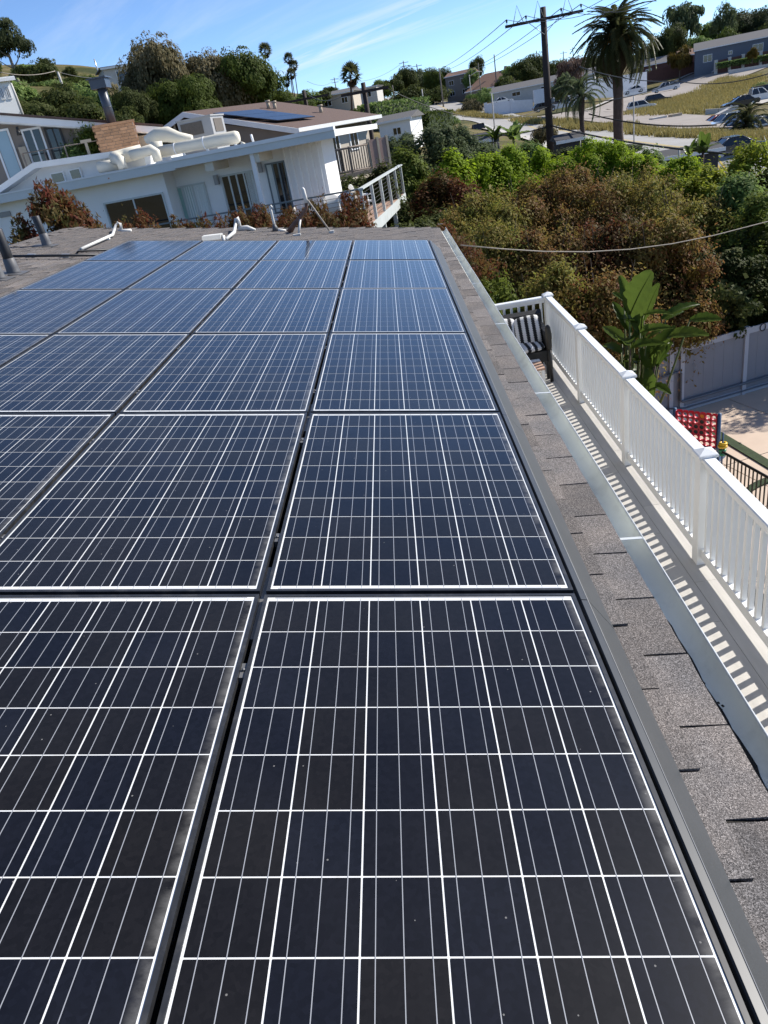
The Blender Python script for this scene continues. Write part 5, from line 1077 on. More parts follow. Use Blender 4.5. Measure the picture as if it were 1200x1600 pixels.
mb = MB(); mb.prism([tp(sA - 1, zA + .30, -.06), tp(sB + .1, zB + .13, -.06), tp(sB + .1, zB + .06, -.06), tp(sA - 1, zA + .225, -.06)], -tn * 8); mb.build('roof', mt['brownroof'], th)
mb = MB(); mb.prism([tp(sA - 1, zA + .0, .062), tp(sB - .02, zB - .14, .062), tp(sB - .02, zB - .19, .062), tp(sA - 1, zA - .05, .062)], -tn * .53); mb.build('soffit', mt['whitetrim'], th)
def tpanel(px0, px1, py0, py1, nm, m, d0, d1, zb=1.0): a, z1 = tpx(px0, py0, d1); b, _ = tpx(px1, py1, d1); return a, b, z1
a, _ = tpx(113, 196, .3); b, _ = tpx(146, 198, .3); tbox(a, b, -1, 3.25, .22, .598).build('sunlit_pier', mt['tan'], th)  # piers in a paler copy of the wall stucco, sunlight put into the colour
a, _ = tpx(208, 200, .3); b = sB - .25; tbox(a, b, -1, zB - .1, .35, .598).build('sunlit_pier', mt['tan'], th)
a, _ = tpx(17, 200, .4); b, _ = tpx(29, 200, .4); tbox(a, b, -1, 2.95, .30, .598).build('sunlit_pier', mt['tan'], th)
def twin(pa, pb, zb, nm, gl, mull, d=.6, fr_='whitetrim'):
    s0, z1 = tpx(*pa, d); s1, z2 = tpx(*pb, d); zt = (z1 + z2) / 2; f = MB(); t = .07
    for q in (s0, s1): tbox(q - t / 2, q + t / 2, zb, zt, d - .05, d - .002, f)
    tbox(s0 + t / 2, s1 - t / 2, zt - t, zt, d - .05, d - .002, f); tbox(s0 + t / 2, s1 - t / 2, zb, zb + t, d - .05, d - .002, f); fo = f.build(nm, mt[fr_], th)
    for k in range(mull + 1):
        q0, q1 = s0 + t / 2 + (s1 - s0 - t) * k / (mull + 1), s0 + t / 2 + (s1 - s0 - t) * (k + 1) / (mull + 1); tbox(q0 + .02, q1 - .02, zb + t, zt - t, d - .02, d - .004).build('pane', mt[gl], fo)
        if k: tbox(q0 - .03, q0 + .03, zb + t, zt - t, d - .045, d - .004).build('mullion', mt[fr_], fo)
twin((-14, 204), (11, 201), 1.45, 'window', 'glassblue', 0); twin((32, 200), (62, 200), 1.2, 'sliding_door', 'glassdark', 1); twin((69, 200), (92, 196), 1.2, 'security_door', 'glassdark', 1, .6, 'blackmetal')
s, z = tpx(27, 200, .2); mb = MB(); mb.tube([tp(s, z, .3), tp(s, z, .0), tp(s, z - .1, -.05)], .05, 6); mb.tube([tp(s, z - .08, -.05), tp(s, z - .25, -.06)], [.05, .10], 8); mb.build('wall_lamp', mt['blackmetal'], th)
# chimney of single bricks, courses showing
c0, zc0 = tpx(146, 198, -.9); c1, zc1 = tpx(209, 193, -.9); zt_ = max(zc0, zc1) - .05; zb_ = .8
tbox(c0 + .01, c1 - .01, zb_, zt_ - .01, -.89, .2).build('chimney', mt['mortar'], th); chm = th.children[-1]
mb = MB(); bl, bh = .30, .105; mb.obox((0, 0, 0), te * (bl / 2 - .008), tn * .045, (0, 0, bh / 2 - .006)); meb_ = mb.mesh('brick', mt['brick'])
mb = MB(); mb.obox((0, 0, 0), te * .045, tn * (bl / 2 - .008), (0, 0, bh / 2 - .006)); meb2 = mb.mesh('brick', mt['brick'])
j = 0
while zb_ + 1.1 + j * bh < zt_:
    z = zb_ + 1.1 + (j + .5) * bh; k = 0
    while c0 + (k + .5) * bl < c1 - .05 + bl / 2:
        s = c0 + (k + (.5 if j % 2 else .25)) * bl
        if s < c1 - .1: link('brick', meb_, chm, tp(s, z, -.875) - th.location)
        k += 1
    for side in (c0 + .02, c1 - .02):
        for k in range(3): link('brick', meb2, chm, tp(side, z, -.72 + k * bl + (.1 if j % 2 else 0)) - th.location)
    j += 1
tbox(c0 - .05, c1 + .05, zt_ - .008, zt_ + .07, -.95, .26).build('chimney_cap', mt['brick'], th)
q0, q1 = at(181, 192, 35.3), at(158, 134, 35.3)
fl = thing('metal_flue', 'dark blue metal flue pipe with a square hood above the brick chimney', 'flue', tp((c0 + c1) / 2, zt_ + .07, -.3))
fb = Vector(fl.location); fh = at(160, 136, hypot(fb.x - CAM[0], fb.y - CAM[1])).z - fb.z
mb = MB(); mb.tube([fb, fb + Vector((0, 0, fh))], .17, 16); mb.tube([fb + Vector((0, 0, fh * .45)), fb + Vector((0, 0, fh * .47))], .18, 16); mb.build('pipe', mt['flue'], fl)
mb = MB(); mb.box(fb.x - .30, fb.x + .30, fb.y - .30, fb.y + .30, fb.z + fh - .05, fb.z + fh + .26); mb.box(fb.x - .37, fb.x + .37, fb.y - .37, fb.y + .37, fb.z + fh + .265, fb.z + fh + .31); mb.build('hood', mt['flue'], fl)
# balcony rail before the taupe wall
tr_ = thing('balcony_rail', 'thin dark balcony rail with slim bars before the taupe house', 'railing', tp(3, 1, -.7))
s0, z0 = tpx(35, 240, -.7); s1, z1 = tpx(195, 212, -.7)
mb = MB(); mb.tube([tp(s0, z0, -.7), tp(s1, z1, -.7)], .02, 6); mb.build('top_rail', mt['decktimber'], tr_)
for k in range(26):
    s = s0 + (s1 - s0) * k / 25; z = z0 + (z1 - z0) * k / 25
    if k % 5 == 0 or k > 19: mb = MB(); mb.tube([tp(s, z, -.7), tp(s, z - .95, -.7)], .014 if k % 5 else .03, 5); mb.build('bar', mt['decktimber'], tr_)
s, z = tpx(128, 223, -.65); mb = MB(); tbox(s - .05, s + .35, z - .02, z + .08, -.75, -.66, mb); tbox(s + .08, s + .18, z - 1.3, z - .022, -.74, -.67, mb); tag(mb.build('timber_post', mt['tan']), 'pale timber post with a short cap on the balcony before the chimney', 'post')
for k, (px, py, r) in enumerate([(138, 212, 33.5), (160, 226, 33.5), (110, 225, 33.3)]):
    p = at(px, py, r); b = Vector((p.x, p.y, p.z - 1.6)); shrub('potted_shrub', ['tall yellow green balcony plant left of the brick chimney', 'low yellow green balcony plant under the brick chimney', 'small green balcony plant beside the dark door'][k], b, (.5, .9, .3)[k], .4, (2.0, 1.6, 1.6)[k], mt['yellowgreen' if k < 2 else 'greenleaf'], 900, .11, 600 + k, .35, cat='plant', stems=4, clump=14, upright=.6)

# ------------------------------------------------------------------ brown roofed house with its own solar panels
Bd, Ba = at(465, 204, 37), at(287, 178, 41.5)
Bd_e = Vector((Bd.x, Bd.y, 0)); ba = Vector((Ba.x - Bd.x, Ba.y - Bd.y, 0)); HW = ba.length; ba.normalize(); bd = Vector((ba.y, -ba.x, 0)); bd = bd if bd.y > 0 else -bd
def bp(a, b, z): return Bd_e + ba * a + bd * b + Vector((0, 0, z))
ze, zr = Bd.z, Ba.z
q = onplane(580, 184, bp(0, 0, 0), Vector((ba.x, ba.y, 0))); LB = (q - bp(0, 0, 0)).dot(bd); LB = min(max(LB, 7), 14)
bh_ = thing('brown_roofed_house', 'house with a low brown gabled roof and white trim behind the white house', 'house', bp(HW, 5, -1.5))
mb = MB(); mb.prism([bp(.5, .5, -1.5), bp(.5, .5, ze - .1), bp(HW, .5, zr - .32), bp(2 * HW - .5, .5, ze - .1), bp(2 * HW - .5, .5, -1.5)], bd * (LB - 1)); mb.build('wall', mt['taupe'], bh_)
mb = MB(); mb.box(0, 0, 0, 0, 0, 0) if False else mb.obox(bp(.49, LB / 2, (ze - 1.8) / 2 - .05), ba * .012, bd * (LB / 2 - .55), (0, 0, (ze + 1.4) / 2 - .02)); mb.build('side_wall', mt['beigewall'], bh_)
rf = MB(); rf.prism([bp(-.05, 0, ze), bp(HW, 0, zr), bp(HW, 0, zr + .09), bp(-.05, 0, ze + .09)], bd * LB); rf.build('roof', mt['brownroof'], bh_)
rf2 = MB(); rf2.prism([bp(2 * HW, 0, ze), bp(HW + .003, 0, zr), bp(HW + .003, 0, zr + .09), bp(2 * HW, 0, ze + .09)], bd * LB); rf2.build('roof', mt['brownroof'], bh_)
for a0, a1, z0, z1 in ((-.06, HW, ze, zr), (HW + .004, 2 * HW, zr, ze)):
    mb = MB(); mb.prism([bp(a0, -.05, z0 + .08), bp(a1, -.05, z1 + .08), bp(a1, -.05, z1 - .15), bp(a0, -.05, z0 - .15)], bd * .045); mb.build('barge_board', mt['whitetrim'], bh_)
mb = MB(); mb.prism([bp(-.12, -.05, ze + .09), bp(-.06, -.05, ze + .09), bp(-.06, -.05, ze - .10), bp(-.12, -.05, ze - .07)], bd * (LB + .05)); mb.build('gutter', mt['whitetrim'], bh_)
# triangular glazing strip in the gable
mb = MB(); mb.prism([bp(HW * .98, .48, ze + .35), bp(HW * .98, .48, zr - .6), bp(HW * 1.55, .48, ze + .50 + (zr - ze) * .28 - .2), bp(HW * 1.55, .48, ze + .35)], bd * .015); mb.build('gable_window', mt['glassdark'], bh_)
mb = MB(); mb.obox(bp(HW * 1.2, .47, ze + .75), ba * .05, bd * .02, (0, 0, .75)); mb.build('gable_mullion', mt['whitetrim'], bh_)
def bside(px0, py0, px1, py1, zb, nm, gl='glassdark', mull=1):
    nn_ = Vector((ba.x, ba.y, 0)); o = bp(.46, 0, 0)
    a = onplane(px0, py0, o, nn_); b = onplane(px1, py1, o, nn_); s0, s1 = (a - o).dot(bd), (b - o).dot(bd); zt = (a.z + b.z) / 2
    mb = MB(); mb.obox(bp(.45, (s0 + s1) / 2, (zt + zb) / 2), ba * .02, bd * (s1 - s0) / 2, (0, 0, (zt - zb) / 2)); f = mb.build(nm, mt['whitetrim'], bh_)
    for k in range(mull + 1):
        w_ = (s1 - s0 - .12) / (mull + 1); mb = MB(); mb.obox(bp(.424, s0 + .06 + w_ * (k + .5), (zt + zb) / 2), ba * .004, bd * (w_ / 2 - .03), (0, 0, (zt - zb) / 2 - .07)); mb.build('pane', mt[gl], f)
bside(514, 205, 527, 202, -.55, 'door'); bside(543, 200, 556, 197, .55, 'window')
# its solar panels lie on the roof
sv_ = Vector((0, 0, 0)); up_s = (bp(HW, 0, zr) - bp(0, 0, ze)).normalized(); rn = up_s.cross(bd); rn = rn if rn.z > 0 else -rn
def onroofb(px, py): return onplane(px, py, bp(0, 0, ze + .20), rn)
pA, pB, pC, pD = onroofb(333, 178), onroofb(402, 172), onroofb(492, 183), onroofb(434, 189)
for k, (u0, u1, lab) in enumerate([(0, .36, 'dull far solar panels on the brown roof'), (.37, .70, 'middle solar panels on the brown roof'), (.71, 1, 'bright blue solar panel nearest the brown eave')]):
    def bl_(u, v): return pA.lerp(pD, u).lerp(pB.lerp(pC, u), v)
    mb = MB(); mb.prism([bl_(u0, 0), bl_(u1, 0), bl_(u1, 1), bl_(u0, 1)], rn * .04); tag(mb.build('solar_panel', mt['farpanel']), lab, 'solar panel', 'solar panels on the brown roof')
for k, (px, py, lab) in enumerate([(420, 166, 'small pale vent on the brown ridge, left one'), (430, 167, 'small pale vent on the brown ridge, right one'), (502, 173, 'pinkish vent stub on the brown roof near its right end')]):
    p = onplane(px, py + 3, bp(0, 0, ze + .09), rn); t = thing('roof_vent', lab, 'vent', p); mb = MB(); mb.tube([p - Vector((0, 0, .05)), p + Vector((0, 0, .28))], .09, 8); mb.build('stub', mt['tan'], t); mb = MB(); mb.tube([p + Vector((0, 0, .28)), p + Vector((0, 0, .36))], .13, 8); mb.build('cap', mt['tan'], t)
# timber balcony with the pinkish screen
r0, r1 = at(513, 237, 34.5), at(575, 225, 35.5); r2 = at(604, 219, 36)
def ext(p, z): return Vector((p.x, p.y, z))
tbq = thing('timber_balcony', 'weathered timber balcony with close pickets and a pinkish screen at the brown roofed house', 'balcony', ext(r1, r1.z - 1.0)); zr_ = (r0.z + r1.z + r2.z) / 3
mb = MB(); mb.tube([ext(r0, zr_), ext(r1, zr_)], .045, 6); mb.build('top_rail', mt['decktimber'], tbq)
mb = MB(); mb.tube([ext(r0, zr_ - .92), ext(r1, zr_ - .92)], .045, 6); mb.build('bottom_rail', mt['decktimber'], tbq)
for k in range(17):
    p = r0.lerp(r1, k / 16); big_ = k in (0, 8, 16); mb = MB(); mb.obox(ext(p, zr_ - .5), (.05 if big_ else .022, 0, 0), (0, .04 if big_ else .02, 0), (0, 0, .55 if big_ else .45)); mb.build('picket' if not big_ else 'post', mt['decktimber'], tbq)
sd_ = (r2 - r1); sd_.z = 0; sl_ = sd_.length; sd_.normalize(); so_ = Vector((-sd_.y, sd_.x, 0))
for k in range(2):
    c = r1 + sd_ * sl_ * (k + .5) / 2; mb = MB(); mb.obox(ext(c, zr_ - .42), sd_ * (sl_ / 4 - .06), so_ * .02, (0, 0, .56)); mb.build('screen_panel', mt['pinkpanel'], tbq)
for k in range(3):
    c = r1 + sd_ * sl_ * k / 2; mb = MB(); mb.obox(ext(c, zr_ - .42), sd_ * .055, so_ * .045, (0, 0, .62)); mb.build('screen_post', mt['tan'], tbq)
mb = MB(); mb.obox(ext((r0 + r2) / 2, zr_ - 1.08) - so_ * -1.5, sd_ * ((r2 - r0).length / 2), so_ * 1.6, (0, 0, .09)); mb.build('floor', mt['decktimber'], tbq)
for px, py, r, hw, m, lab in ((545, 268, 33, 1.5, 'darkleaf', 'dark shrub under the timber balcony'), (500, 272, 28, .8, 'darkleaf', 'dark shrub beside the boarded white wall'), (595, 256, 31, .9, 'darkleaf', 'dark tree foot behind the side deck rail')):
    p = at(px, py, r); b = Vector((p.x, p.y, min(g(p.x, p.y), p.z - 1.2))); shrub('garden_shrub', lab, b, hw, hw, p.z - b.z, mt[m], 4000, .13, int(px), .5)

# ------------------------------------------------------------------ far houses
def rect_house(name, label, base, yaw, wx, wy, h, rh, wall, roof_m, hip=False, wins=(), over=.3, chimney=False, group=None, cat='house', deep=2.0):
    t = thing(name, label, cat, base, (0, 0, yaw), group)
    mb = MB(); mb.box(-wx / 2, wx / 2, -wy / 2, wy / 2, -deep, h); mb.build('wall', mt[wall], t, local=True)
    X, Y = wx / 2 + over, wy / 2 + over; mb = MB()
    if rh <= .15: mb.box(-X, X, -Y, Y, h + .002, h + .002 + max(rh, .1))
    elif hip: mb.add([(-X, -Y, h + .003), (X, -Y, h + .003), (X, Y, h + .003), (-X, Y, h + .003), (-X + Y * .9, 0, h + rh), (X - Y * .9, 0, h + rh)], [(0, 1, 5, 4), (1, 2, 5), (2, 3, 4, 5), (3, 0, 4), (3, 2, 1, 0)])
    else: mb.prism([(-X, -Y, h + .003), (-X, 0, h + rh), (-X, Y, h + .003)], (2 * X, 0, 0))
    r_ = mb.build('roof', mt[roof_m], t, local=True)
    if chimney: mb = MB(); mb.box(wx * .15, wx * .15 + .8, .3, 1.0, h + rh * .3, h + rh + .9); mb.build('chimney', mt['tan'], r_, local=True)
    mb = MB(); mb.box(-X - .01, X + .01, -Y - .03, -Y + .01, h - .14, h + .06); mb.build('eave_board', mt['whitetrim'], t, local=True)
    for (f_, s, z, w_, hh) in wins:
        mb = MB(); m2 = MB()
        if f_ == 'f': mb.box(s - w_ / 2, s + w_ / 2, -wy / 2 - .05, -wy / 2 - .002, z, z + hh); m2.box(s - w_ / 2 + .08, s - .04, -wy / 2 - .06, -wy / 2 - .052, z + .08, z + hh - .08); m2.box(s + .04, s + w_ / 2 - .08, -wy / 2 - .06, -wy / 2 - .052, z + .08, z + hh - .08)
        elif f_ == 'l': mb.box(-wx / 2 - .05, -wx / 2 - .002, s - w_ / 2, s + w_ / 2, z, z + hh); m2.box(-wx / 2 - .06, -wx / 2 - .052, s - w_ / 2 + .08, s + w_ / 2 - .08, z + .08, z + hh - .08)
        else: mb.box(wx / 2 + .002, wx / 2 + .05, s - w_ / 2, s + w_ / 2, z, z + hh); m2.box(wx / 2 + .052, wx / 2 + .06, s - w_ / 2 + .08, s + w_ / 2 - .08, z + .08, z + hh - .08)
        fo = mb.build('window', mt['whitetrim'], t, local=True); m2.build('pane', mt['glassdark'], fo, local=True)
    return t
def hp(px, py, r, dz=0): p = at(px, py, r); return Vector((p.x, p.y, p.z + dz))
def facing(px): d = ray(px, 100); return -atan2(d[0], d[1])
def toward(px, extra=0): return facing(px) + R(extra)
# slate blue house on the right hill
rect_house('blue_house', 'long slate blue two storey house with white windows on the right hill', hp(1172, 112, 215), toward(1172, 4), 24, 9, 6.3, 1.6, 'bluewall', 'greyroof', wins=[('f', -9.3, 3.6, 1.9, 1.5), ('f', -4.6, 4.2, .9, .8), ('f', 1.0, 3.7, 2.2, 1.6), ('f', 2.2, .4, 3.2, 1.5), ('f', -7.0, .4, 2.6, 1.2), ('f', 7.2, 3.6, 2.2, 1.6)], deep=6)
rect_house('low_house', 'low grey roofed house half hidden by the golden tree on the hill', hp(1040, 118, 232), toward(1040, 6), 16, 8, 3.0, 1.5, 'redfence', 'greyroof', wins=[('f', -4.5, 1, 1.5, 1.2), ('f', 4.5, .8, 2.4, 1.4)], deep=5)
rect_house('low_house', 'low brown roofed house left of the slate blue house', hp(1095, 104, 232), toward(1095, 6), 11, 8, 3.0, 1.4, 'redfence', 'tileroof', wins=[('f', 0, .8, 2.2, 1.3)], deep=5)
# houses along the street in the middle distance
rect_house('two_storey_house', 'two storey pale house with a balcony at the bend of the street', hp(725, 152, 255), toward(725, -20), 8, 7, 6.0, 1.1, 'taupe', 'tileroof', wins=[('f', -2.2, .8, 1.6, 1.3), ('f', 1.8, .8, 1.6, 1.3), ('f', -2.2, 3.6, 1.6, 1.3), ('f', 1.8, 3.6, 2.0, 1.3), ('r', 0, 3.6, 2.4, 1.3)], deep=4)
rect_house('tile_roofed_house', 'brown tile roofed house right of the two storey pale house', hp(778, 142, 250), toward(778, -12), 15, 9, 2.4, 2.6, 'taupe', 'tileroof', hip=True, wins=[('f', -5, 1, 2, 1.4), ('f', 4, 1, 2.4, 1.4)], chimney=True, deep=5)
rect_house('tile_roofed_house', 'lower brown roofed wing below the tile roofed house', hp(762, 150, 238), toward(762, -12), 11, 6, 1.9, 1.8, 'taupe', 'tileroof', hip=True, wins=[('f', 2, .8, 2, 1.2)], deep=4)
rect_house('grey_bungalow', 'long grey roofed bungalow behind the white wall', hp(850, 150, 205), toward(850, -6), 24, 8, 2.6, 1.3, 'concwhite', 'greyroof', wins=[('f', 7, 1.1, 2.4, .9), ('f', 1, 1.1, 2.4, .9), ('f', -6, 1.1, 2, .9)], deep=4)
rect_house('street_house', 'cream house with grey eaves beyond the fan palm', hp(534, 170, 155), toward(535, -14), 6.5, 6, 2.4, .7, 'beigewall', 'greyroof', wins=[('f', -1.6, .7, 1.4, 1.0), ('f', 1.6, .7, 1.2, 1.0)], deep=4)
rect_house('street_house', 'low flat building just behind the fan palm', hp(566, 162, 190), toward(566, -14), 9, 6, 2.8, .12, 'concwhite', 'greyroof', wins=[('f', -2, .9, 1.6, 1.1), ('f', 2.4, .9, 1.6, 1.1)], deep=4)
rect_house('small_white_house', 'small white house with a grey roof below the clipped hedge', hp(630, 222, 80), toward(630, -20), 3.2, 3.4, 2.0, .55, 'whitewall', 'greyroof', wins=[('f', .2, .7, .9, .7)], deep=4)
mb = MB(); p = hp(641, 190, 80); mb.tube([p - Vector((0, 0, 1.2)), p + Vector((0, 0, .3))], .13, 8); mb.tube([p + Vector((0, 0, .3)), p + Vector((0, 0, .45))], .2, 8); tag(mb.build('roof_vent', mt['whitetrim']), 'white vent stack on the small white house', 'vent')
rect_house('dark_roofed_shed', 'dark grey roofed building above the grey green trees', hp(752, 240, 62), toward(748, -10), 2.4, 3, .9, .5, 'darkroof', 'darkroof', deep=4)
rect_house('dark_roofed_shed', 'dark roof edge between the big pole and the palm trunk', hp(886, 232, 60), toward(905, 10), 1.4, 3, .6, .4, 'darkroof', 'darkroof', deep=4)
rect_house('dark_roofed_shed', 'dark grey flat roof right of the palm behind the lime hedge', hp(1072, 254, 52), toward(1062, 12), 2.9, 3, .6, .3, 'darkroof', 'darkroof', deep=4)
rect_house('hill_house', 'white house front cut by the left picture edge on the hillside', hp(1, 173, 66), toward(0, 15), 1.9, 3, 1.7, .12, 'whitewall', 'whitetrim', wins=[('f', .1, .5, .3, .8), ('f', .55, .5, .3, .8), ('f', -.4, .5, .3, .8)], deep=4)
t = rect_house('hill_house', 'grey white balconied house half behind the big tree on the left hill', hp(212, 160, 105), toward(212, 10), 6.0, 5, 3.6, .12, 'concwhite', 'greyroof', wins=[('f', -.6, 1.9, 2.2, 1.3), ('f', -.4, .3, 2.0, 1.1)], deep=6)
rect_house('hill_house', 'low pale house strip on the crest left of the chimney flue', hp(140, 124, 190), toward(140, 0), 9, 6, 1.1, .12, 'concwhite', 'whitetrim', deep=6)
# walls and fences
def wall_run(name, label, cat, pts, h, th_, m, cap=None, pillars=None, dz=0.0):
    P = [Vector(p) for p in pts]; t = thing(name, label, cat, P[0])
    for a, b in zip(P, P[1:]):
        d = (b - a); Ln = Vector((d.x, d.y, 0)).length; u = Vector((d.x, d.y, 0)).normalized(); v = Vector((-u.y, u.x, 0)) * th_ / 2
        mb = MB(); mb.prism([a - v + Vector((0, 0, -1.5)), b - v + Vector((0, 0, -1.5)), b - v + Vector((0, 0, h)), a - v + Vector((0, 0, h))], v * 2); mb.build('panel', mt[m], t)
        if pillars:
            k = max(1, round(Ln / pillars[0]))
            for i in range(k): c = a.lerp(b, (i + .0) / k); mb = MB(); mb.box(c.x - .3, c.x + .3, c.y - .3, c.y + .3, c.z - 1, c.z + h + pillars[1]); mb.build('pillar', mt[pillars[2]], t)
    return t
wall_run('white_wall', 'long white wall beside the side road behind the big pole', 'wall', [hp(835, 170, 178), hp(880, 160, 182), hp(1010, 139, 200)], 3.4, .3, 'whitemason')
wall_run('white_wall', 'lower stepped white wall left of the long one', 'wall', [hp(760, 179, 175), hp(800, 174, 176), hp(833, 172, 177)], 2.0, .3, 'whitemason', pillars=(9, .2, 'whitemason'))
wall_run('pillared_fence', 'red brown fence with white pillars below the slate blue house', 'fence', [hp(1118, 116, 206), hp(1160, 107, 207), hp(1215, 98, 208)], 2.6, .15, 'redfence', pillars=(3.4, .2, 'concwhite'))
wall_run('red_brown_fence', 'red brown board fence below the low houses', 'fence', [hp(1010, 134, 216), hp(1060, 122, 218), hp(1112, 116, 219)], 3.0, .15, 'redfence')
wall_run('retaining_wall', 'pale concrete retaining wall at the foot of the upper parking lot', 'wall', [hp(1102, 180, 116), hp(1122, 179, 116), hp(1152, 174, 118)], .7, .3, 'concwhite')
wall_run('kerb_wall', 'long pale retaining kerb under the pillared fence', 'wall', [hp(1138, 117, 200), hp(1215, 105, 200)], .9, .4, 'concwhite')
# ------------------------------------------------------------------ poles and wires
def pole(label, base, top, r, m='greywood', arms=(), cat='utility pole', name='utility_pole', group='utility poles along the street', braces=False, pins=True):
    base = Vector(base); top = Vector(top); t = thing(name, label, cat, base, group=group); ends = []
    mb = MB(); mb.tube([base - Vector((0, 0, 1)), base.lerp(top, .5), top], [r * 1.2, r, r * .8], 10); mb.build('shaft', mt[m], t)
    for (dz, half, yaw) in arms:
        u = Vector((cos(yaw), sin(yaw), 0)); v = Vector((-sin(yaw), cos(yaw), 0)); c = top - Vector((0, 0, dz)) - v * (r + .06)
        mb = MB(); mb.obox(c, u * half, v * .06, (0, 0, .07 if r < .2 else .09)); a_ = mb.build('crossarm', mt[m], t)
        if pins:
            for q in (-.95, -.45, .45, .95):
                mb = MB(); p = c + u * half * q; mb.lathe([(.02, 0), (.02, .14), (.07, .15), (.05, .22), (.08, .24), (.05, .34), (.01, .36)], p + Vector((0, 0, .09)), 8); mb.build('insulator', mt['darkdisc'], a_); ends.append(p + Vector((0, 0, .42)))
        if braces:
            for q in (-1, 1): mb = MB(); mb.tube([c + u * half * .42 * q - v * .08, top - Vector((0, 0, dz + .95)) - v * (r + .02)], .022, 5); mb.build('brace', mt['alu'], t)
    return t, ends
pb = hp(857, 222, 64); pt = at(848, 11, 64); pb = Vector((pt.x, pt.y, min(g(pt.x, pt.y), pb.z)))
big, be = pole('big dark utility pole with a wide crossarm and wire peaks above the lime hedge', pb, pt, .27, 'polewood', [(.75, 2.75, R(-6))], braces=True)
u = Vector((cos(R(-6)), sin(R(-6)), 0)); c = pt - Vector((0, 0, .66)) + Vector((0, -.34, 0))
for q in (-.68, -.15, .58): mb = MB(); mb.tube([c + u * 2.75 * q + u * -.32, c + u * 2.75 * q + Vector((0, 0, 1.05)), c + u * 2.75 * q + u * .38], .03, 5); mb.build('wire_peak', mt['alu'], big)
q = pt - Vector((0, 0, 6.2)); mb = MB(); mb.lathe([(.05, 0), (.16, .03), (.16, .4), (.05, .43)], q + Vector((.33, -.1, 0)), 8); mb.build('junction_can', mt['acgrey'], big)
p2 = hp(578, 226, 47); p2t = at(567, 129, 47); pole2, e2 = pole('dark utility pole with one long crossarm beside the timber balcony', (p2t.x, p2t.y, -4), p2t, .16, 'polewood', [(.45, 1.35, R(8))], pins=False)
p3 = at(474, 141, 75); pole('small dark pole with a crossarm just over the brown roof', (p3.x, p3.y, g(p3.x, p3.y)), p3, .2, 'polewood', [(.7, 2.1, R(10))], pins=False)
far_poles = [(522, 121, 330, 'thin far pole with two crossarms left of the fan palm'), (612, 122, 330, 'far pole over the left street trees'), (630, 95, 300, 'tall far pole with double crossarms over the street trees'), (651, 100, 285, 'far pole right of the tall double armed one'), (686, 106, 230, 'brown far pole in front of the street trees'), (613, 133, 250, 'shorter pale pole at the left road side'), (772, 85, 240, 'thin pole on the skyline over the tile roof'), (838, 79, 330, 'far skyline pole left of the big dark pole'), (880, 80, 340, 'far skyline pole right of the big dark pole'), (895, 74, 350, 'second far skyline pole right of the big dark pole')]
fe = []
for k, (px, py, r, lab) in enumerate(far_poles):
    tp_ = at(px, py, r); gz = g(tp_.x, tp_.y); gz = min(gz, tp_.z - 6); _, e = pole(lab, (tp_.x, tp_.y, gz), tp_, .19, 'greywood', [(.6, 1.7, R(12)), (1.7, 1.4, R(12))] if k in (0, 2, 3) else ([(.6, 1.4, R(12))] if k in (1, 8, 9) else []), pins=False); fe.append(tp_)
for k, (px, py, pyb, r, lab) in enumerate([(659, 139, 182, 140, 'pale lamp post left of the white pickup on the road'), (733, 117, 172, 190, 'pale lamp post with an arm beside the two storey house'), (747, 98, 172, 190, 'brown post behind the pale lamp post'), (768, 146, 201, 120, 'slim pale post at the bend of the road'), (990, 150, 226, 80, 'slim pale post right of the palm trunk'), (1061, 232, 252, 48, 'short slim antenna on the flat dark roof')]):
    tp_ = at(px, py, r); b = at(px, pyb, r); t, _ = pole(lab, (tp_.x, tp_.y, b.z), tp_, .10 if r > 100 else .06, 'concwhite' if k != 2 else 'greywood', cat='street post', name='street_post', group='slim street posts')
    if k == 1: mb = MB(); mb.tube([tp_ - Vector((0, 0, .3)), tp_ + Vector((1.6, -1, .3)), tp_ + Vector((2.6, -1.5, .1))], .08, 6); mb.build('lamp_arm', mt['concwhite'], t)
wg = thing('street_wires', 'thin overhead wires strung between the utility poles across the sky and street', 'wires', pt)
def wire(a, b, sag, r, m='greywire', n=16):
    a, b = Vector(a), Vector(b); mb = MB(); mb.tube([a.lerp(b, t) - Vector((0, 0, 4 * sag * t * (1 - t))) for t in np.linspace(0, 1, n)], r, 5); mb.build('wire', mt[m], wg)
tgt = [at(650, 104, 285), at(664, 105, 285), at(686, 108, 250), at(688, 110, 250)]
for a, b in zip(be, tgt): wire(a, b, 2.2, .028, n=26)
for k, a in enumerate(be): wire(a, at(1010 + 22 * k, -50 + 4 * k, 52), 1.0, .018)
wire(at(522, 123, 330), at(630, 97, 300), 3, .04); wire(at(480, 127, 200), at(522, 123, 330), 1.5, .04)
wire(pt - Vector((0, 0, 6.0)), at(1060, 127, 60), .5, .03, 'greywire'); wire(at(1060, 127, 60), at(1210, 112, 55), .35, .028, 'blackwire')
wire(pt - Vector((0, 0, 6.0)), at(905, 104, 62), .1, .026, 'blackwire'); wire(at(905, 104, 62), at(1060, 127, 60), .3, .03)
wire(at(860, 196, 64), at(1210, 246, 38), .3, .055, 'blackwire'); wire(at(920, 178, 64), at(1120, 195, 60), .35, .05, 'blackwire'); wire(at(860, 196, 64), at(700, 205, 60), .5, .045, 'blackwire')
wire(p2t - Vector((1.2, 0, .45)), p3, .5, .02); wire(p2t - Vector((-1.2, 0, .45)), at(860, 165, 64), 1.2, .022, 'blackwire')
wire(at(0, 113, 60), at(86, 111, 62), .2, .03, 'wire'); wire(at(86, 111, 62), at(150, 122, 64), .1, .02)
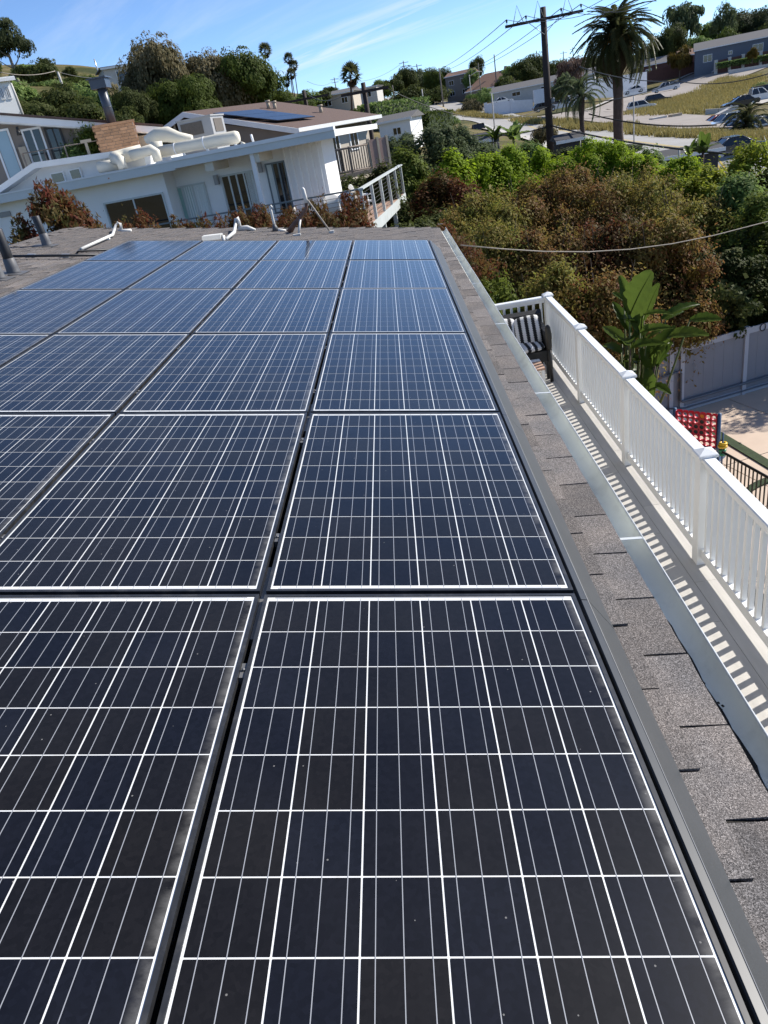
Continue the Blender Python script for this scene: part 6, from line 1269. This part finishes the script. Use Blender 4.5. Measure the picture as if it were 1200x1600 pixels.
t, _ = pole('thin leaning white pole on the left hillside', hp(33, 172, 64), at(17, 130, 64), .09, 'concwhite', cat='street post', name='hill_post', group='slim posts on the left hill')
t, _ = pole('short pale post below the left hill trees', hp(98, 135, 90), at(90, 112, 90), .12, 'concwhite', cat='street post', name='hill_post', group='slim posts on the left hill')
t, _ = pole('thin grey aerial mast on the crest behind the metal flue', hp(157, 124, 120), at(147, 92, 120), .09, 'alu', cat='aerial', name='aerial_mast', group='slim posts on the left hill')

# ------------------------------------------------------------------ vehicles
def car(label, pos, yaw, kind, paint, cat='car', group='vehicles on the far streets'):
    t = thing('parked_car' if kind != 'pickup' else 'pickup_truck', label, cat, pos, (0, 0, yaw), group)
    L_, W_ = dict(suv=(4.7, 1.9), sedan=(4.6, 1.8), hatch=(4.1, 1.75), pickup=(5.6, 1.95), van=(5.3, 2.0))[kind]; hb = dict(suv=1.02, sedan=.86, hatch=.9, pickup=1.02, van=1.15)[kind]; hr = dict(suv=1.72, sedan=1.42, hatch=1.5, pickup=1.8, van=2.1)[kind]
    x0, x1 = -L_ / 2, L_ / 2                              # front is +x
    body = [(x0, .42), (x0 + .02, hb - .06), (x0 + .12, hb), (x1 - 1.25, hb), (x1 - .35, hb - .14), (x1 - .03, hb - .28), (x1, .45), (x1 - .1, .28), (x0 + .1, .28)]
    mb = MB(); mb.loft([[(x * sx, y, z if z > .5 else z) for x, z in body] for y, sx in ((-W_ / 2, .97), (-W_ / 2 + .07, 1), (W_ / 2 - .07, 1), (W_ / 2, .97))], smooth=False)
    bo = mb.build('body', mt['car_' + paint], t, local=True)
    cab = dict(suv=(x0 + .1, x0 + .45, x1 - 2.1, x1 - 1.3), sedan=(x0 + .75, x0 + 1.45, x1 - 2.2, x1 - 1.3), hatch=(x0 + .1, x0 + .6, x1 - 1.9, x1 - 1.0), pickup=(x0 + 2.05, x0 + 2.2, x1 - 2.2, x1 - 1.45), van=(x0 + .05, x0 + .15, x1 - 1.6, x1 - .7))[kind]
    def cabring(z0, z1, inset, sh): return [[(cab[0] + sh, -W_ / 2 + .05, z0), (cab[3] - sh, -W_ / 2 + .05, z0), (cab[3] - sh, W_ / 2 - .05, z0), (cab[0] + sh, W_ / 2 - .05, z0)], [(cab[1], -W_ / 2 + inset, z1), (cab[2], -W_ / 2 + inset, z1), (cab[2], W_ / 2 - inset, z1), (cab[1], W_ / 2 - inset, z1)]]
    mb = MB(); mb.loft(cabring(hb + .002, hr - .06, .2, 0), smooth=False); mb.build('window_glass', mt['carglass'], t, local=True)
    mb = MB(); mb.box(cab[1] - .04, cab[2] + .04, -W_ / 2 + .17, W_ / 2 - .17, hr - .06, hr)
    for s in (-1, 1):
        for (xa, xb) in ((cab[0], cab[1]), ((cab[0] + cab[3]) / 2, (cab[1] + cab[2]) / 2), (cab[3], cab[2])): mb.tube([(xa, s * (W_ / 2 - .05), hb), (xb, s * (W_ / 2 - .19), hr - .04)], .05, 5)
    mb.build('roof', mt['car_' + paint], bo, local=True)
    if kind == 'pickup': mb = MB(); mb.box(x0 + .1, cab[0] - .06, -W_ / 2 + .12, W_ / 2 - .12, hb + .001, hb + .006); mb.build('load_bed', mt['car_black'], t, local=True)
    for x in (x0 + .9, x1 - .95):
        for s in (-1, 1):
            mb = MB(); yc = s * (W_ / 2 - .10); mb.loft([[(x + r_ * cos(a), yc + dy, .34 + r_ * sin(a)) for a in np.linspace(0, 2 * pi, 16, endpoint=False)] for r_, dy in ((.30, -.11), (.345, -.09), (.345, .09), (.30, .11))], smooth=False); wo = mb.build('wheel', mt['tyre'], t, local=True)
            mb = MB(); mb.loft([[(x + r_ * cos(a), yc + s * dy, .34 + r_ * sin(a)) for a in np.linspace(0, 2 * pi, 12, endpoint=False)] for r_, dy in ((.2, .10), (.2, .118), (.06, .122))], smooth=False); mb.build('rim', mt['rim'], wo, local=True)
    for s in (-1, 1):
        mb = MB(); mb.box(x1 - .22, x1 - .015, s * (W_ / 2 - .28) - .16, s * (W_ / 2 - .28) + .16, hb - .36, hb - .24); mb.build('headlight', mt['headlight'], t, local=True)
        mb = MB(); mb.box(x0 - .012, x0 + .05, s * (W_ / 2 - .2) - .13, s * (W_ / 2 - .2) + .13, hb - .3, hb - .06); mb.build('tail_light', mt['taillight'], t, local=True)
    return t
def carat(px, py, r): p = at(px, py, r); return Vector((p.x, p.y, p.z))
def side(px, deg=0): return facing(px) + R(deg)
car('white pickup truck driving away on the wide road in the distance', carat(708, 187, 200), side(708, 100), 'pickup', 'white', 'pickup truck')
car('dark blue car parked on the road seen from behind below the white pickup', carat(748, 213, 125), side(748, 95), 'suv', 'dark')
car('white sport utility vehicle parked at the foot of the grassy slope', carat(1002, 174, 150), side(1002, 10), 'suv', 'white')
car('black sport utility vehicle parked beside the white one by the slope', carat(1028, 163, 160), side(1028, 8), 'suv', 'black')
car('white pickup truck parked on the left side of the side road', carat(1040, 143, 190), side(1040, 186), 'pickup', 'white', 'pickup truck')
car('white van parked by the long white wall left of the palm trunk', carat(878, 171, 165), side(878, 8), 'van', 'white', 'van')
car('white car parked behind the palm trunk', carat(990, 146, 185), side(990, 190), 'sedan', 'white')
car('dark car nosing out left of the white van', carat(850, 174, 160), side(850, 10), 'hatch', 'dark')
car('black sedan on the upper parking lot', carat(1156, 168, 122), side(1156, 195), 'sedan', 'black')
car('white pickup truck on the upper parking lot', carat(1180, 160, 128), side(1180, 15), 'pickup', 'white', 'pickup truck')
car('black car on the upper parking lot at the right edge', carat(1197, 152, 138), side(1197, 12), 'suv', 'black')
car('red car left in the row of parked cars behind the short palm', carat(1117, 201, 104), side(1117, 200), 'sedan', 'red')
car('pale car second in the row of parked cars', carat(1134, 203, 101), side(1134, 205), 'suv', 'pale')
car('blue car third in the row of parked cars', carat(1150, 207, 97), side(1150, 205), 'hatch', 'blue')
car('dark blue car beside the short palm trunk', carat(1160, 208, 96), side(1160, 205), 'hatch', 'dark')
car('white car right of the short palm trunk', carat(1188, 210, 94), side(1188, 205), 'suv', 'white')
car('dark car on the road behind the yellow shrub', carat(1150, 244, 66), side(1150, 20), 'sedan', 'dark')
car('white car far up the road by the clipped hedge', carat(664, 181, 230), side(664, 100), 'sedan', 'white')
car('white car parked by the stepped white wall', carat(785, 163, 185), side(785, 10), 'sedan', 'white')
t = thing('white_crate', 'low pale crate on the verge below the grassy slope', 'crate', carat(1028, 193, 118)); p = Vector(t.location); mb = MB(); mb.obox(p + Vector((0, 0, .4)), (1.0, .2, 0), (-.1, .5, 0), (0, 0, .4)); mb.build('body', mt['concwhite'], t); mb = MB(); mb.obox(p + Vector((2.3, 0, .4)), (.7, .1, 0), (-.1, .5, 0), (0, 0, .4)); tag(mb.build('brown_crate', mt['tan']), 'low brown crate beside the pale crate on the verge', 'crate')
mb = MB(); p = carat(1122, 186, 108); mb.prism([p, p + Vector((1.6, 0, 0)), p + Vector((1.6, 0, 1.0)), p + Vector((0, 0, .5))], (0, 1.2, 0)); tag(mb.build('stone_ramp', mt['concwhite']), 'small pale ramp block above the red parked car', 'ramp')

# ------------------------------------------------------------------ palms
def feather(L_, n, leaf, arch_, seed):
    rg = np.random.default_rng(seed); mb = MB(); V = []; F = []
    def pt_(t): return np.array([L_ * (t - .12 * arch_ * t * t), 0, L_ * (.28 * arch_ * sin(pi * t * .6) - .62 * arch_ * t * t * t)])
    for i in range(n):
        t = .10 + .9 * i / (n - 1); p = pt_(t); tg = pt_(min(1, t + .02)) - pt_(t - .02); tg /= np.linalg.norm(tg)
        ll = leaf * (.35 + .65 * sin(pi * min(1, t * .9 + .08)) ** .7)
        for s in (-1, 1):
            d = tg * .55 + np.array([0, s * .8, -.28 + rg.uniform(-.2, .2)]); d /= np.linalg.norm(d); w_ = np.cross(d, [0, 0, 1]); w_ = w_ / np.linalg.norm(w_) * leaf * .055; w_[2] += leaf * .03
            b = len(V); q = p + d * ll; m_ = p + d * ll * .5 - np.array([0, 0, 0]); V += [p - w_ * .6, m_ - w_, q - np.array([0, 0, ll * .16]), m_ + w_, p + w_ * .6]; F += [(b, b + 1, b + 2, b + 3, b + 4)]
    mb.add(V, F); mb.tube([pt_(t) for t in np.linspace(0, 1, 9)], [L_ * .014, L_ * .012, L_ * .010, L_ * .009, L_ * .008, L_ * .006, L_ * .005, L_ * .003, L_ * .002], 5)
    me = mb.mesh('frond', mt['palmleaf'], recalc=False); a = me.attributes.new('tint', 'FLOAT', 'POINT'); a.data.foreach_set('value', (rg.uniform(.1, .8) + rg.uniform(-.15, .15, len(me.vertices))).clip(0, 1).astype(np.float32)); return me
def place_fronds(t, mes, top, n, e0, e1, scale, seed, name='frond', mat=None, bias=1.0):
    rd_ = random.Random(seed)
    for i in range(n):
        az = i * 2.39996 + rd_.uniform(-.2, .2); f_ = (i + .5) / n; el = e0 + (e1 - e0) * f_ ** bias
        o = link(name, mes[i % len(mes)], t, Vector(top) + Vector((cos(az), sin(az), 0)) * scale * .04, (rd_.uniform(-.2, .2), -el, az), [scale * rd_.uniform(.88, 1.08)] * 3)
        if mat: set_mat(o, mat)
ff = [feather(1, 46, .16, a, k) for k, a in enumerate((.75, 1.0, 1.25))]
def date_palm(label, px, py_top, py_bot, r, fl, trunk_r, nf_, seed, base_r=None):
    tp_ = at(px, py_top, r); b = at(px, py_bot, r); gz = min(g(b.x, b.y), tp_.z - 1.2); t = thing('date_palm', label, 'palm tree', (tp_.x, tp_.y, gz)); h = tp_.z - gz
    mb = MB(); k = 14; mb.tube([(0.0 + .03 * sin(i), 0, -.3 + (h + .3) * i / k) for i in range(k + 1)], [trunk_r * (1.0 + .05 * (i % 2) + (.35 if i > k - 3 else 0)) for i in range(k + 1)], 12); mb.build('trunk', mt['palmbark'], t, local=True)
    place_fronds(t, ff, (0, 0, h), nf_, R(86), R(-52), fl, seed, bias=.85)
    return t, h
dp, dh = date_palm('tall date palm with a great drooping crown and a thick trunk', 964, 66, 225, 70, 3.4, .38, 104, 1)
place_fronds(dp, ff, (0, 0, dh - .3), 16, R(-50), R(-80), 2.6, 5, 'dead_frond', mt['deadpalm'])
mb = MB()
for k in range(26): a = random.uniform(0, 6.28); mb.tube([(cos(a) * .3, sin(a) * .3, dh), (cos(a) * .8, sin(a) * .8, dh + random.uniform(.1, .7)), (cos(a) * 1.1, sin(a) * 1.1, dh - random.uniform(-.1, .5))], .035, 4)
mb.build('fruit_stalk', mt['goldstalk'] if 'goldstalk' in mt else M('golden_stalk', (.38, .20, .03), .7), dp, local=True)
date_palm('short date palm between the parked cars', 1167, 195, 213, 88, 2.6, .30, 44, 2)
# drooping grey green palm
tq, th_ = date_palm('grey green feather palm with drooping fronds left of the tall palm', 908, 150, 222, 62, 1.9, .16, 34, 3)
for o in tq.children:
    if o.name.startswith('frond'): set_mat(o, mt['greyleaf'])
def fan_leaf(seed):
    rg = np.random.default_rng(seed); mb = MB(); n = 15; V = []; F = []
    for i in range(n):
        a = (i / (n - 1) - .5) * 4.2; d = np.array([.55 + .5 * cos(a), .5 * sin(a), -.14 * abs(a) + rg.uniform(-.04, .04)]); p0 = np.array([.5, 0, .02]); s = np.array([-sin(a), cos(a), 0]) * .05; b = len(V); V += [p0 - s * .3, p0 + (d - p0) * .6 - s, d, p0 + (d - p0) * .6 + s, p0 + s * .3]; F.append((b, b + 1, b + 2, b + 3, b + 4))
    mb.add(V, F); mb.tube([(0, 0, 0), (.5, 0, .03)], .012, 4); me = mb.mesh('frond', mt['palmleaf'], recalc=False); a = me.attributes.new('tint', 'FLOAT', 'POINT'); a.data.foreach_set('value', np.full(len(me.vertices), rg.uniform(.1, .7), dtype=np.float32)); return me
fans = [fan_leaf(k) for k in range(3)]
def fan_palm(label, px, pyc, pyb, r, cw, seed, lean=0, skirt=True, nfr=20):
    c = at(px, pyc, r); b = at(px + lean, pyb, r); gz = b.z; t = thing('fan_palm', label, 'palm tree', (b.x, b.y, gz), group='skinny fan palms on the skyline' if r > 150 else None); v = c - Vector((b.x, b.y, gz))
    mb = MB(); mb.tube([(0, 0, -1), v * .5 + Vector((v.x * .08, 0, 0)), v], [cw * .05, cw * .04, cw * .035], 8); mb.build('trunk', mt['palmbark'], t, local=True)
    place_fronds(t, fans, v, nfr, R(85), R(-40), cw * .58, seed)
    if skirt: place_fronds(t, fans, v - Vector((0, 0, cw * .05)), 7, R(-45), R(-80), cw * .45, seed + 9, 'dead_frond', mt['deadpalm'])
fan_palm('fan palm with a round crown beside the cream house', 548, 118, 172, 85, 2.3, 4)
for k, (px, py, pb_, r, cw, lab) in enumerate([(414, 80, 150, 190, 3.2, 'leftmost skinny palm poking over the green tree'), (451, 92, 150, 210, 2.7, 'tallest skinny palm of the cluster right of the green tree'), (459, 103, 150, 210, 2.5, 'right skinny palm of the cluster, leaning left'), (455, 116, 155, 200, 2.6, 'middle skinny palm of the cluster, lower crown'), (447, 128, 158, 200, 2.5, 'lowest skinny palm at the left of the cluster')]): fan_palm(lab, px, py, pb_, r, cw, 10 + k, 6 if k else 2)
def bananas(label, px, py, r, h, n, seed, m='bananaleaf'):
    p = at(px, py, r); t = thing('banana_plant', label, 'plant', Vector((p.x, p.y, p.z)), group='big leaved plants behind the lime hedge'); rd_ = random.Random(seed)
    for i in range(n):
        az, el = rd_.uniform(0, 6.28), R(rd_.uniform(35, 85)); o = link('leaf', pads[i % 4], t, (rd_.uniform(-.3, .3) * h * .4, 0, h * .25), (0, -el, az), [h * rd_.uniform(.6, .9)] * 3); set_mat(o, mt[m])
    mb = MB(); mb.tube([(0, 0, -1.5), (0, 0, h * .3)], h * .05, 8); mb.build('stem', mt['palmbark'], t, local=True)
bananas('dark banana plant left of the big dark pole', 803, 228, 50, 1.55, 12, 1, 'greenleaf'); bananas('yellowish banana plant above the left lime shrubs', 774, 230, 50, 1.35, 7, 2); bananas('pale banana plant behind the yellow shrub', 1098, 250, 42, 1.25, 8, 3); bananas('second pale banana plant right of the flat dark roof', 1076, 252, 44, 1.2, 5, 4)

# ------------------------------------------------------------------ trees beyond
def T(px, py_top, py_bot, wpx_, r, style, m, name, label, cat='tree', trunk=True, group=None, bark='bark', lean=(0, 0)):
    top = at(px, py_top, r); bot = at(px, py_bot, r); D_ = (top - Vector(CAM)).length
    h = (top.z - bot.z) * 1.08; w_ = 1.06 * wpx_ * (RC[2] @ (np.array(top) - CAM)) / FPX
    return tree(name, label, cat, bot, h, w_, style, mt[m], group=group, trunk=trunk, bark=bark, lean=lean)
LG = 'trees on the left hill'
T(33, 30, 140, 98, 95, 'pine', 'pineleaf', 'pine_tree', 'pine tree with a leaning trunk at the upper left', group=LG, bark='palebark')
T(-8, 70, 150, 60, 100, 'round', 'darkleaf', 'hill_tree', 'dark tree cut by the left picture edge under the pine', group=LG)
T(272, 68, 215, 122, 78, 'dense', 'treeleaf', 'broad_tree', 'big rounded olive brown tree behind the brick chimney', group='big trees behind the brown roofed house')
T(350, 86, 205, 130, 80, 'dense2', 'treeleaf', 'broad_tree', 'broad olive tree right of the biggest one', group='big trees behind the brown roofed house')
T(404, 84, 200, 116, 79, 'dense', 'treegreen', 'broad_tree', 'greener tree at the right end of the big trees', group='big trees behind the brown roofed house')
T(322, 92, 205, 116, 79, 'dense', 'treeleaf', 'broad_tree', 'olive tree filling the gap between the two biggest crowns', group='big trees behind the brown roofed house')
T(300, 118, 215, 110, 74, 'dense2', 'treegreen', 'broad_tree', 'low green tree mass under the big rounded tree', group='big trees behind the brown roofed house', trunk=False)
T(225, 140, 215, 70, 72, 'dense', 'darkleaf', 'broad_tree', 'dark tree left under the big rounded tree', group='big trees behind the brown roofed house', trunk=False)
T(440, 140, 190, 60, 82, 'dense2', 'treegreen', 'broad_tree', 'low green tree right under the greener tree', group='big trees behind the brown roofed house', trunk=False)
k = 0
for px, pt_, pbm, w_, r, st, m, lab in [(70, 118, 150, 70, 108, 'low', 'greenleaf', 'green bush on the crest left of the round dark tree'), (108, 124, 150, 60, 106, 'low', 'darkleaf', 'dark bush under the round dark tree'), (142, 124, 160, 60, 104, 'low', 'greenleaf', 'green bush on the crest by the aerial mast'), (10, 118, 150, 70, 104, 'low', 'darkleaf', 'dark bush on the crest at the left picture edge'), (70, 92, 150, 70, 92, 'round2', 'darkleaf', 'grey green bush at the foot of the pine'), (113, 104, 128, 26, 118, 'round', 'darkleaf', 'small round dark tree on the left crest'), (30, 118, 175, 90, 78, 'low', 'greenleaf', 'olive bush left on the hillside'), (95, 128, 190, 90, 74, 'low', 'darkleaf', 'dark bush mass in the middle of the left hill'),
    (150, 120, 195, 80, 80, 'low', 'greenleaf', 'green bush below the crest behind the flue'), (182, 128, 205, 60, 84, 'round2', 'treeleaf', 'brownish bush right of the flue'), (60, 150, 200, 80, 66, 'low', 'darkleaf', 'dark low bush behind the taupe roof'), (125, 150, 205, 90, 66, 'low', 'darkleaf', 'dark low bush behind the middle of the taupe roof'), (10, 140, 180, 50, 70, 'low', 'treegreen', 'sunny bush behind the white house front'), (195, 165, 215, 70, 66, 'low', 'darkleaf', 'dark low bush behind the brick chimney'), (130, 112, 140, 60, 125, 'low', 'treegreen', 'bright grass green bush line on the crest'), (45, 95, 130, 60, 120, 'low', 'greenleaf', 'distant bush under the pine crown')]:
    T(px, pt_, pbm, w_, r, st, m, 'hill_bush', lab, 'bush', trunk=False, group='bushes on the left hill')
for px, pt_, pbm, w_, r, st, m, lab in [(484, 138, 172, 60, 150, 'low', 'greenleaf', 'green bush behind the right part of the brown roof'), (505, 142, 165, 36, 150, 'round', 'darkleaf', 'dark round bush left of the cream house'), (518, 135, 155, 26, 170, 'round', 'darkleaf', 'small dark tree left of the fan palm'), (470, 150, 178, 60, 120, 'low', 'treegreen', 'yellow green bush along the brown ridge'), (560, 165, 190, 60, 110, 'low', 'treegreen', 'bush at the foot of the fan palm'),
    (598, 124, 162, 30, 260, 'round', 'greenleaf', 'round green tree left of the street trees'), (618, 118, 160, 36, 270, 'round2', 'darkleaf', 'dark street tree third from the left'), (640, 108, 160, 44, 280, 'dense', 'darkleaf', 'tall dark street tree by the double armed pole'), (662, 108, 160, 40, 285, 'round', 'greyleaf', 'greyish street tree beside the bright one'), (688, 104, 158, 44, 270, 'dense2', 'treegreen', 'bright street tree left of the two storey house'), (602, 128, 165, 30, 240, 'round', 'treegreen', 'light green tree at the left end of the street trees'), (640, 132, 165, 60, 250, 'low', 'darkleaf', 'dark low trees along the street'), (675, 135, 165, 60, 245, 'low', 'darkleaf', 'dark low trees left of the two storey house'),
    (746, 92, 140, 28, 262, 'dense', 'darkleaf', 'dark pointed tree behind the two storey house'), (738, 108, 150, 30, 250, 'round', 'greenleaf', 'green tree beside the two storey house'), (770, 112, 140, 30, 280, 'low', 'treegreen', 'sunny green tree between the tile roofs'), (752, 140, 176, 44, 190, 'round2', 'greenleaf', 'clipped round tree by the slim post'), (740, 150, 178, 36, 188, 'low', 'treeleaf', 'brown bush at the bend of the street'), (795, 120, 165, 50, 215, 'round', 'darkleaf', 'dark tree right of the tile roofs'), (822, 92, 155, 70, 225, 'dense', 'darkleaf', 'broad dark tree left of the big dark pole'), (858, 95, 150, 70, 235, 'dense2', 'darkleaf', 'dark tree behind the big dark pole'), (800, 106, 150, 40, 240, 'round2', 'greenleaf', 'green tree behind the stepped wall'),
    (893, 90, 160, 54, 150, 'loose', 'pinkleaf', 'mauve bare twigged tree between the big pole and the tall palm'), (885, 118, 175, 50, 140, 'round2', 'greyleaf', 'grey bush below the mauve twigged tree'), (930, 88, 140, 44, 240, 'round', 'darkleaf', 'dark tree half behind the tall palm crown'),
    (1042, 48, 122, 66, 240, 'dense', 'darkleaf', 'round dense dark tree right of the tall palm'), (1012, 70, 125, 40, 235, 'round', 'darkleaf', 'dark tree touching the palm crown'), (1066, 5, 100, 64, 285, 'loose', 'greyleaf', 'tall loose eucalyptus on the skyline'), (1090, 58, 100, 50, 250, 'round', 'greenleaf', 'mid green tree left of the slate blue house'), (1062, 75, 128, 38, 212, 'round2', 'goldleaf', 'golden tree in front of the dense dark tree'), (1127, 8, 100, 44, 280, 'airy', 'greyleaf', 'airy pale tree on the skyline'), (1105, 35, 100, 50, 290, 'loose', 'greenleaf', 'loose dark tree between the skyline trees'), (1165, 14, 90, 84, 290, 'dense2', 'pineleaf', 'broad dark tree behind the slate blue house'), (1205, 28, 80, 50, 280, 'round', 'darkleaf', 'dark tree at the right picture edge skyline'), (1135, 45, 95, 40, 265, 'round2', 'treegreen', 'sunny tree left behind the slate blue house'), (1175, 75, 100, 18, 204, 'round', 'goldleaf', 'small golden tree before the slate blue house'), (1185, 128, 150, 40, 150, 'low', 'greenleaf', 'green reeds on the slope at the right edge'),
    (955, 228, 244, 40, 60, 'low', 'darkleaf', 'dark bush at the foot of the tall palm'), (985, 222, 240, 44, 62, 'low', 'greyleaf', 'grey green bush right of the palm foot'), (850, 190, 225, 44, 70, 'low', 'treeleaf', 'brown bush before the big dark pole'), (700, 182, 200, 40, 120, 'low', 'greenleaf', 'green bush at the near road side')]:
    T(px, pt_, pbm, w_, r, st, m, 'street_tree', lab, 'tree', trunk=st not in ('low',), group='trees and bushes along the far streets', bark='palebark' if st in ('airy', 'loose') else 'bark')
def hedge(label, pts, h, w_, m, n, leaf, seed):
    P = [Vector(p) for p in pts]; rg = np.random.default_rng(seed); t = thing('clipped_hedge', label, 'hedge', P[0]); C_ = []; NN = []
    for i in range(n):
        k = rg.integers(0, len(P) - 1); q = P[k].lerp(P[k + 1], rg.random()); f_ = rg.random()
        o = np.array([rg.uniform(-w_ / 2, w_ / 2), rg.uniform(-w_ / 2, w_ / 2), h * (1 + rg.normal() * .04)]) if f_ < .5 else np.array([rg.uniform(-w_ / 2, w_ / 2), -w_ / 2 * (1 + rg.normal() * .1), rg.uniform(-.5, h)])
        C_.append(np.array(q - P[0]) + o); NN.append(np.array([0, -.5, .6]) + rg.normal(size=3) * .6)
    me = leaf_mesh('foliage', np.array(C_), np.array(NN), leaf, leaf * .6, mt[m], rg); link('foliage', me, t)
    mb = MB()
    for a, b in zip(P, P[1:]):
        d = (b - a).normalized(); v = Vector((-d.y, d.x, 0)); mb.obox((a + b) / 2 + Vector((0, 0, h * .45)), (b - a) / 2, v * w_ * .42, (0, 0, h * .47))
    mb.build('stem', mt['hedgestrip'], t)
hedge('long clipped green hedge above the small white house', [hp(578, 196, 92), hp(620, 190, 96), hp(662, 184, 102)], 2.0, 2.4, 'greenleaf', 5000, .26, 1)
hedge('short clipped hedge right of the long one at the road', [hp(662, 198, 98), hp(700, 194, 104)], 1.4, 2.0, 'treegreen', 2500, .26, 2)
hedge('low ivy hedge on the pillared fence', [hp(1120, 104, 205), hp(1160, 97, 206), hp(1205, 90, 207)], .6, 1.0, 'greenleaf', 1500, .35, 3)
# ------------------------------------------------------------------ dry grass on the verge and the slope
def grass(name, pts_fn, n, hgt, m, seed):
    rg = np.random.default_rng(seed); Q = pts_fn(rg, n); z = ghts(Q); V = np.empty((n, 3, 3)); hh = hgt * rg.uniform(.5, 1.4, (n,)); a = rg.uniform(0, 6.28, n); w_ = .10 * hgt + .03
    tip = np.stack([rg.normal(scale=.35, size=n) * hh, rg.normal(scale=.35, size=n) * hh, hh], 1); b = np.stack([Q[:, 0], Q[:, 1], z + .05], 1); s = np.stack([np.cos(a), np.sin(a), 0 * a], 1) * w_
    V[:, 0] = b - s; V[:, 1] = b + s; V[:, 2] = b + tip; me = bpy.data.meshes.new(name); me.vertices.add(n * 3); me.vertices.foreach_set('co', V.ravel()); me.loops.add(n * 3); me.loops.foreach_set('vertex_index', np.arange(n * 3, dtype=np.int32)); me.polygons.add(n); me.polygons.foreach_set('loop_start', np.arange(0, 3 * n, 3, dtype=np.int32))
    at_ = me.attributes.new('tint', 'FLOAT', 'POINT'); at_.data.foreach_set('value', np.repeat(rg.uniform(0, 1, n), 3).astype(np.float32)); me.materials.append(mt[m]); me.update(calc_edges=True); tag(link(name, me), kind='stuff')
def poly_pts(quad):
    A_ = [np.array(ground_at(*q)[:2]) for q in quad]
    def fn(rg, n): u, v = rg.random((n, 1)), rg.random((n, 1)); return (A_[0] * (1 - u) + A_[1] * u) * (1 - v) + (A_[3] * (1 - u) + A_[2] * u) * v
    return fn
def clumped(fn, k, sd_):
    def f(rg, n): c = fn(rg, k); return c[rg.integers(0, k, n)] + rg.normal(scale=sd_, size=(n, 2))
    return f
mt['bank'] = M('dry_grass_bank', (0.40, 0.32, 0.15), 0.95, 0.25, 0.5, bump=0.5, bscale=3, dirt=0.5, dirtcol=(0.25, 0.23, 0.08), dscale=0.25)
def bank(quad, n=24):
    A_ = [np.array(ground_at(*q)[:2]) for q in quad]; V = [(A_[0] * (1 - u) + A_[1] * u) * (1 - v) + (A_[3] * (1 - u) + A_[2] * u) * v for v in np.linspace(0, 1, n) for u in np.linspace(0, 1, n)]; z = ghts(V)
    mb = MB(); mb.add([(p[0], p[1], q + .07) for p, q in zip(V, z)], [(i * n + j, i * n + j + 1, (i + 1) * n + j + 1, (i + 1) * n + j) for i in range(n - 1) for j in range(n - 1)], True); tag(mb.build('grass_bank', mt['bank']), kind='structure')
bank([(985, 183, 130), (1112, 182, 118), (1200, 134, 160), (1128, 127, 196)]); bank([(962, 180, 138), (1000, 183, 130), (1128, 128, 195), (1056, 160, 170)])
grass('dry_slope_grass', clumped(poly_pts([(1000, 182, 130), (1110, 182, 118), (1195, 135, 160), (1130, 128, 196)]), 1500, .7), 16000, .55, 'drygrass', 1)
grass('dry_slope_grass', clumped(poly_pts([(975, 178, 138), (1060, 180, 128), (1080, 150, 165), (1015, 165, 158)]), 700, .8), 8000, .5, 'drygrass', 2)
for k, quad in enumerate([[(800, 182, 140), (900, 186, 128), (905, 182, 134), (805, 178, 147)], [(880, 196, 116), (990, 202, 100), (992, 196, 108), (884, 190, 124)], [(985, 206, 96), (1125, 215, 80), (1125, 206, 88), (985, 198, 104)], [(1120, 222, 74), (1215, 226, 66), (1215, 214, 78), (1120, 212, 82)], [(690, 186, 180), (780, 178, 168), (800, 178, 160), (720, 176, 200)]]):
    grass('dry_verge_grass', clumped(poly_pts(quad), 110, .45), 4000, .62, 'drygrass', 10 + k)
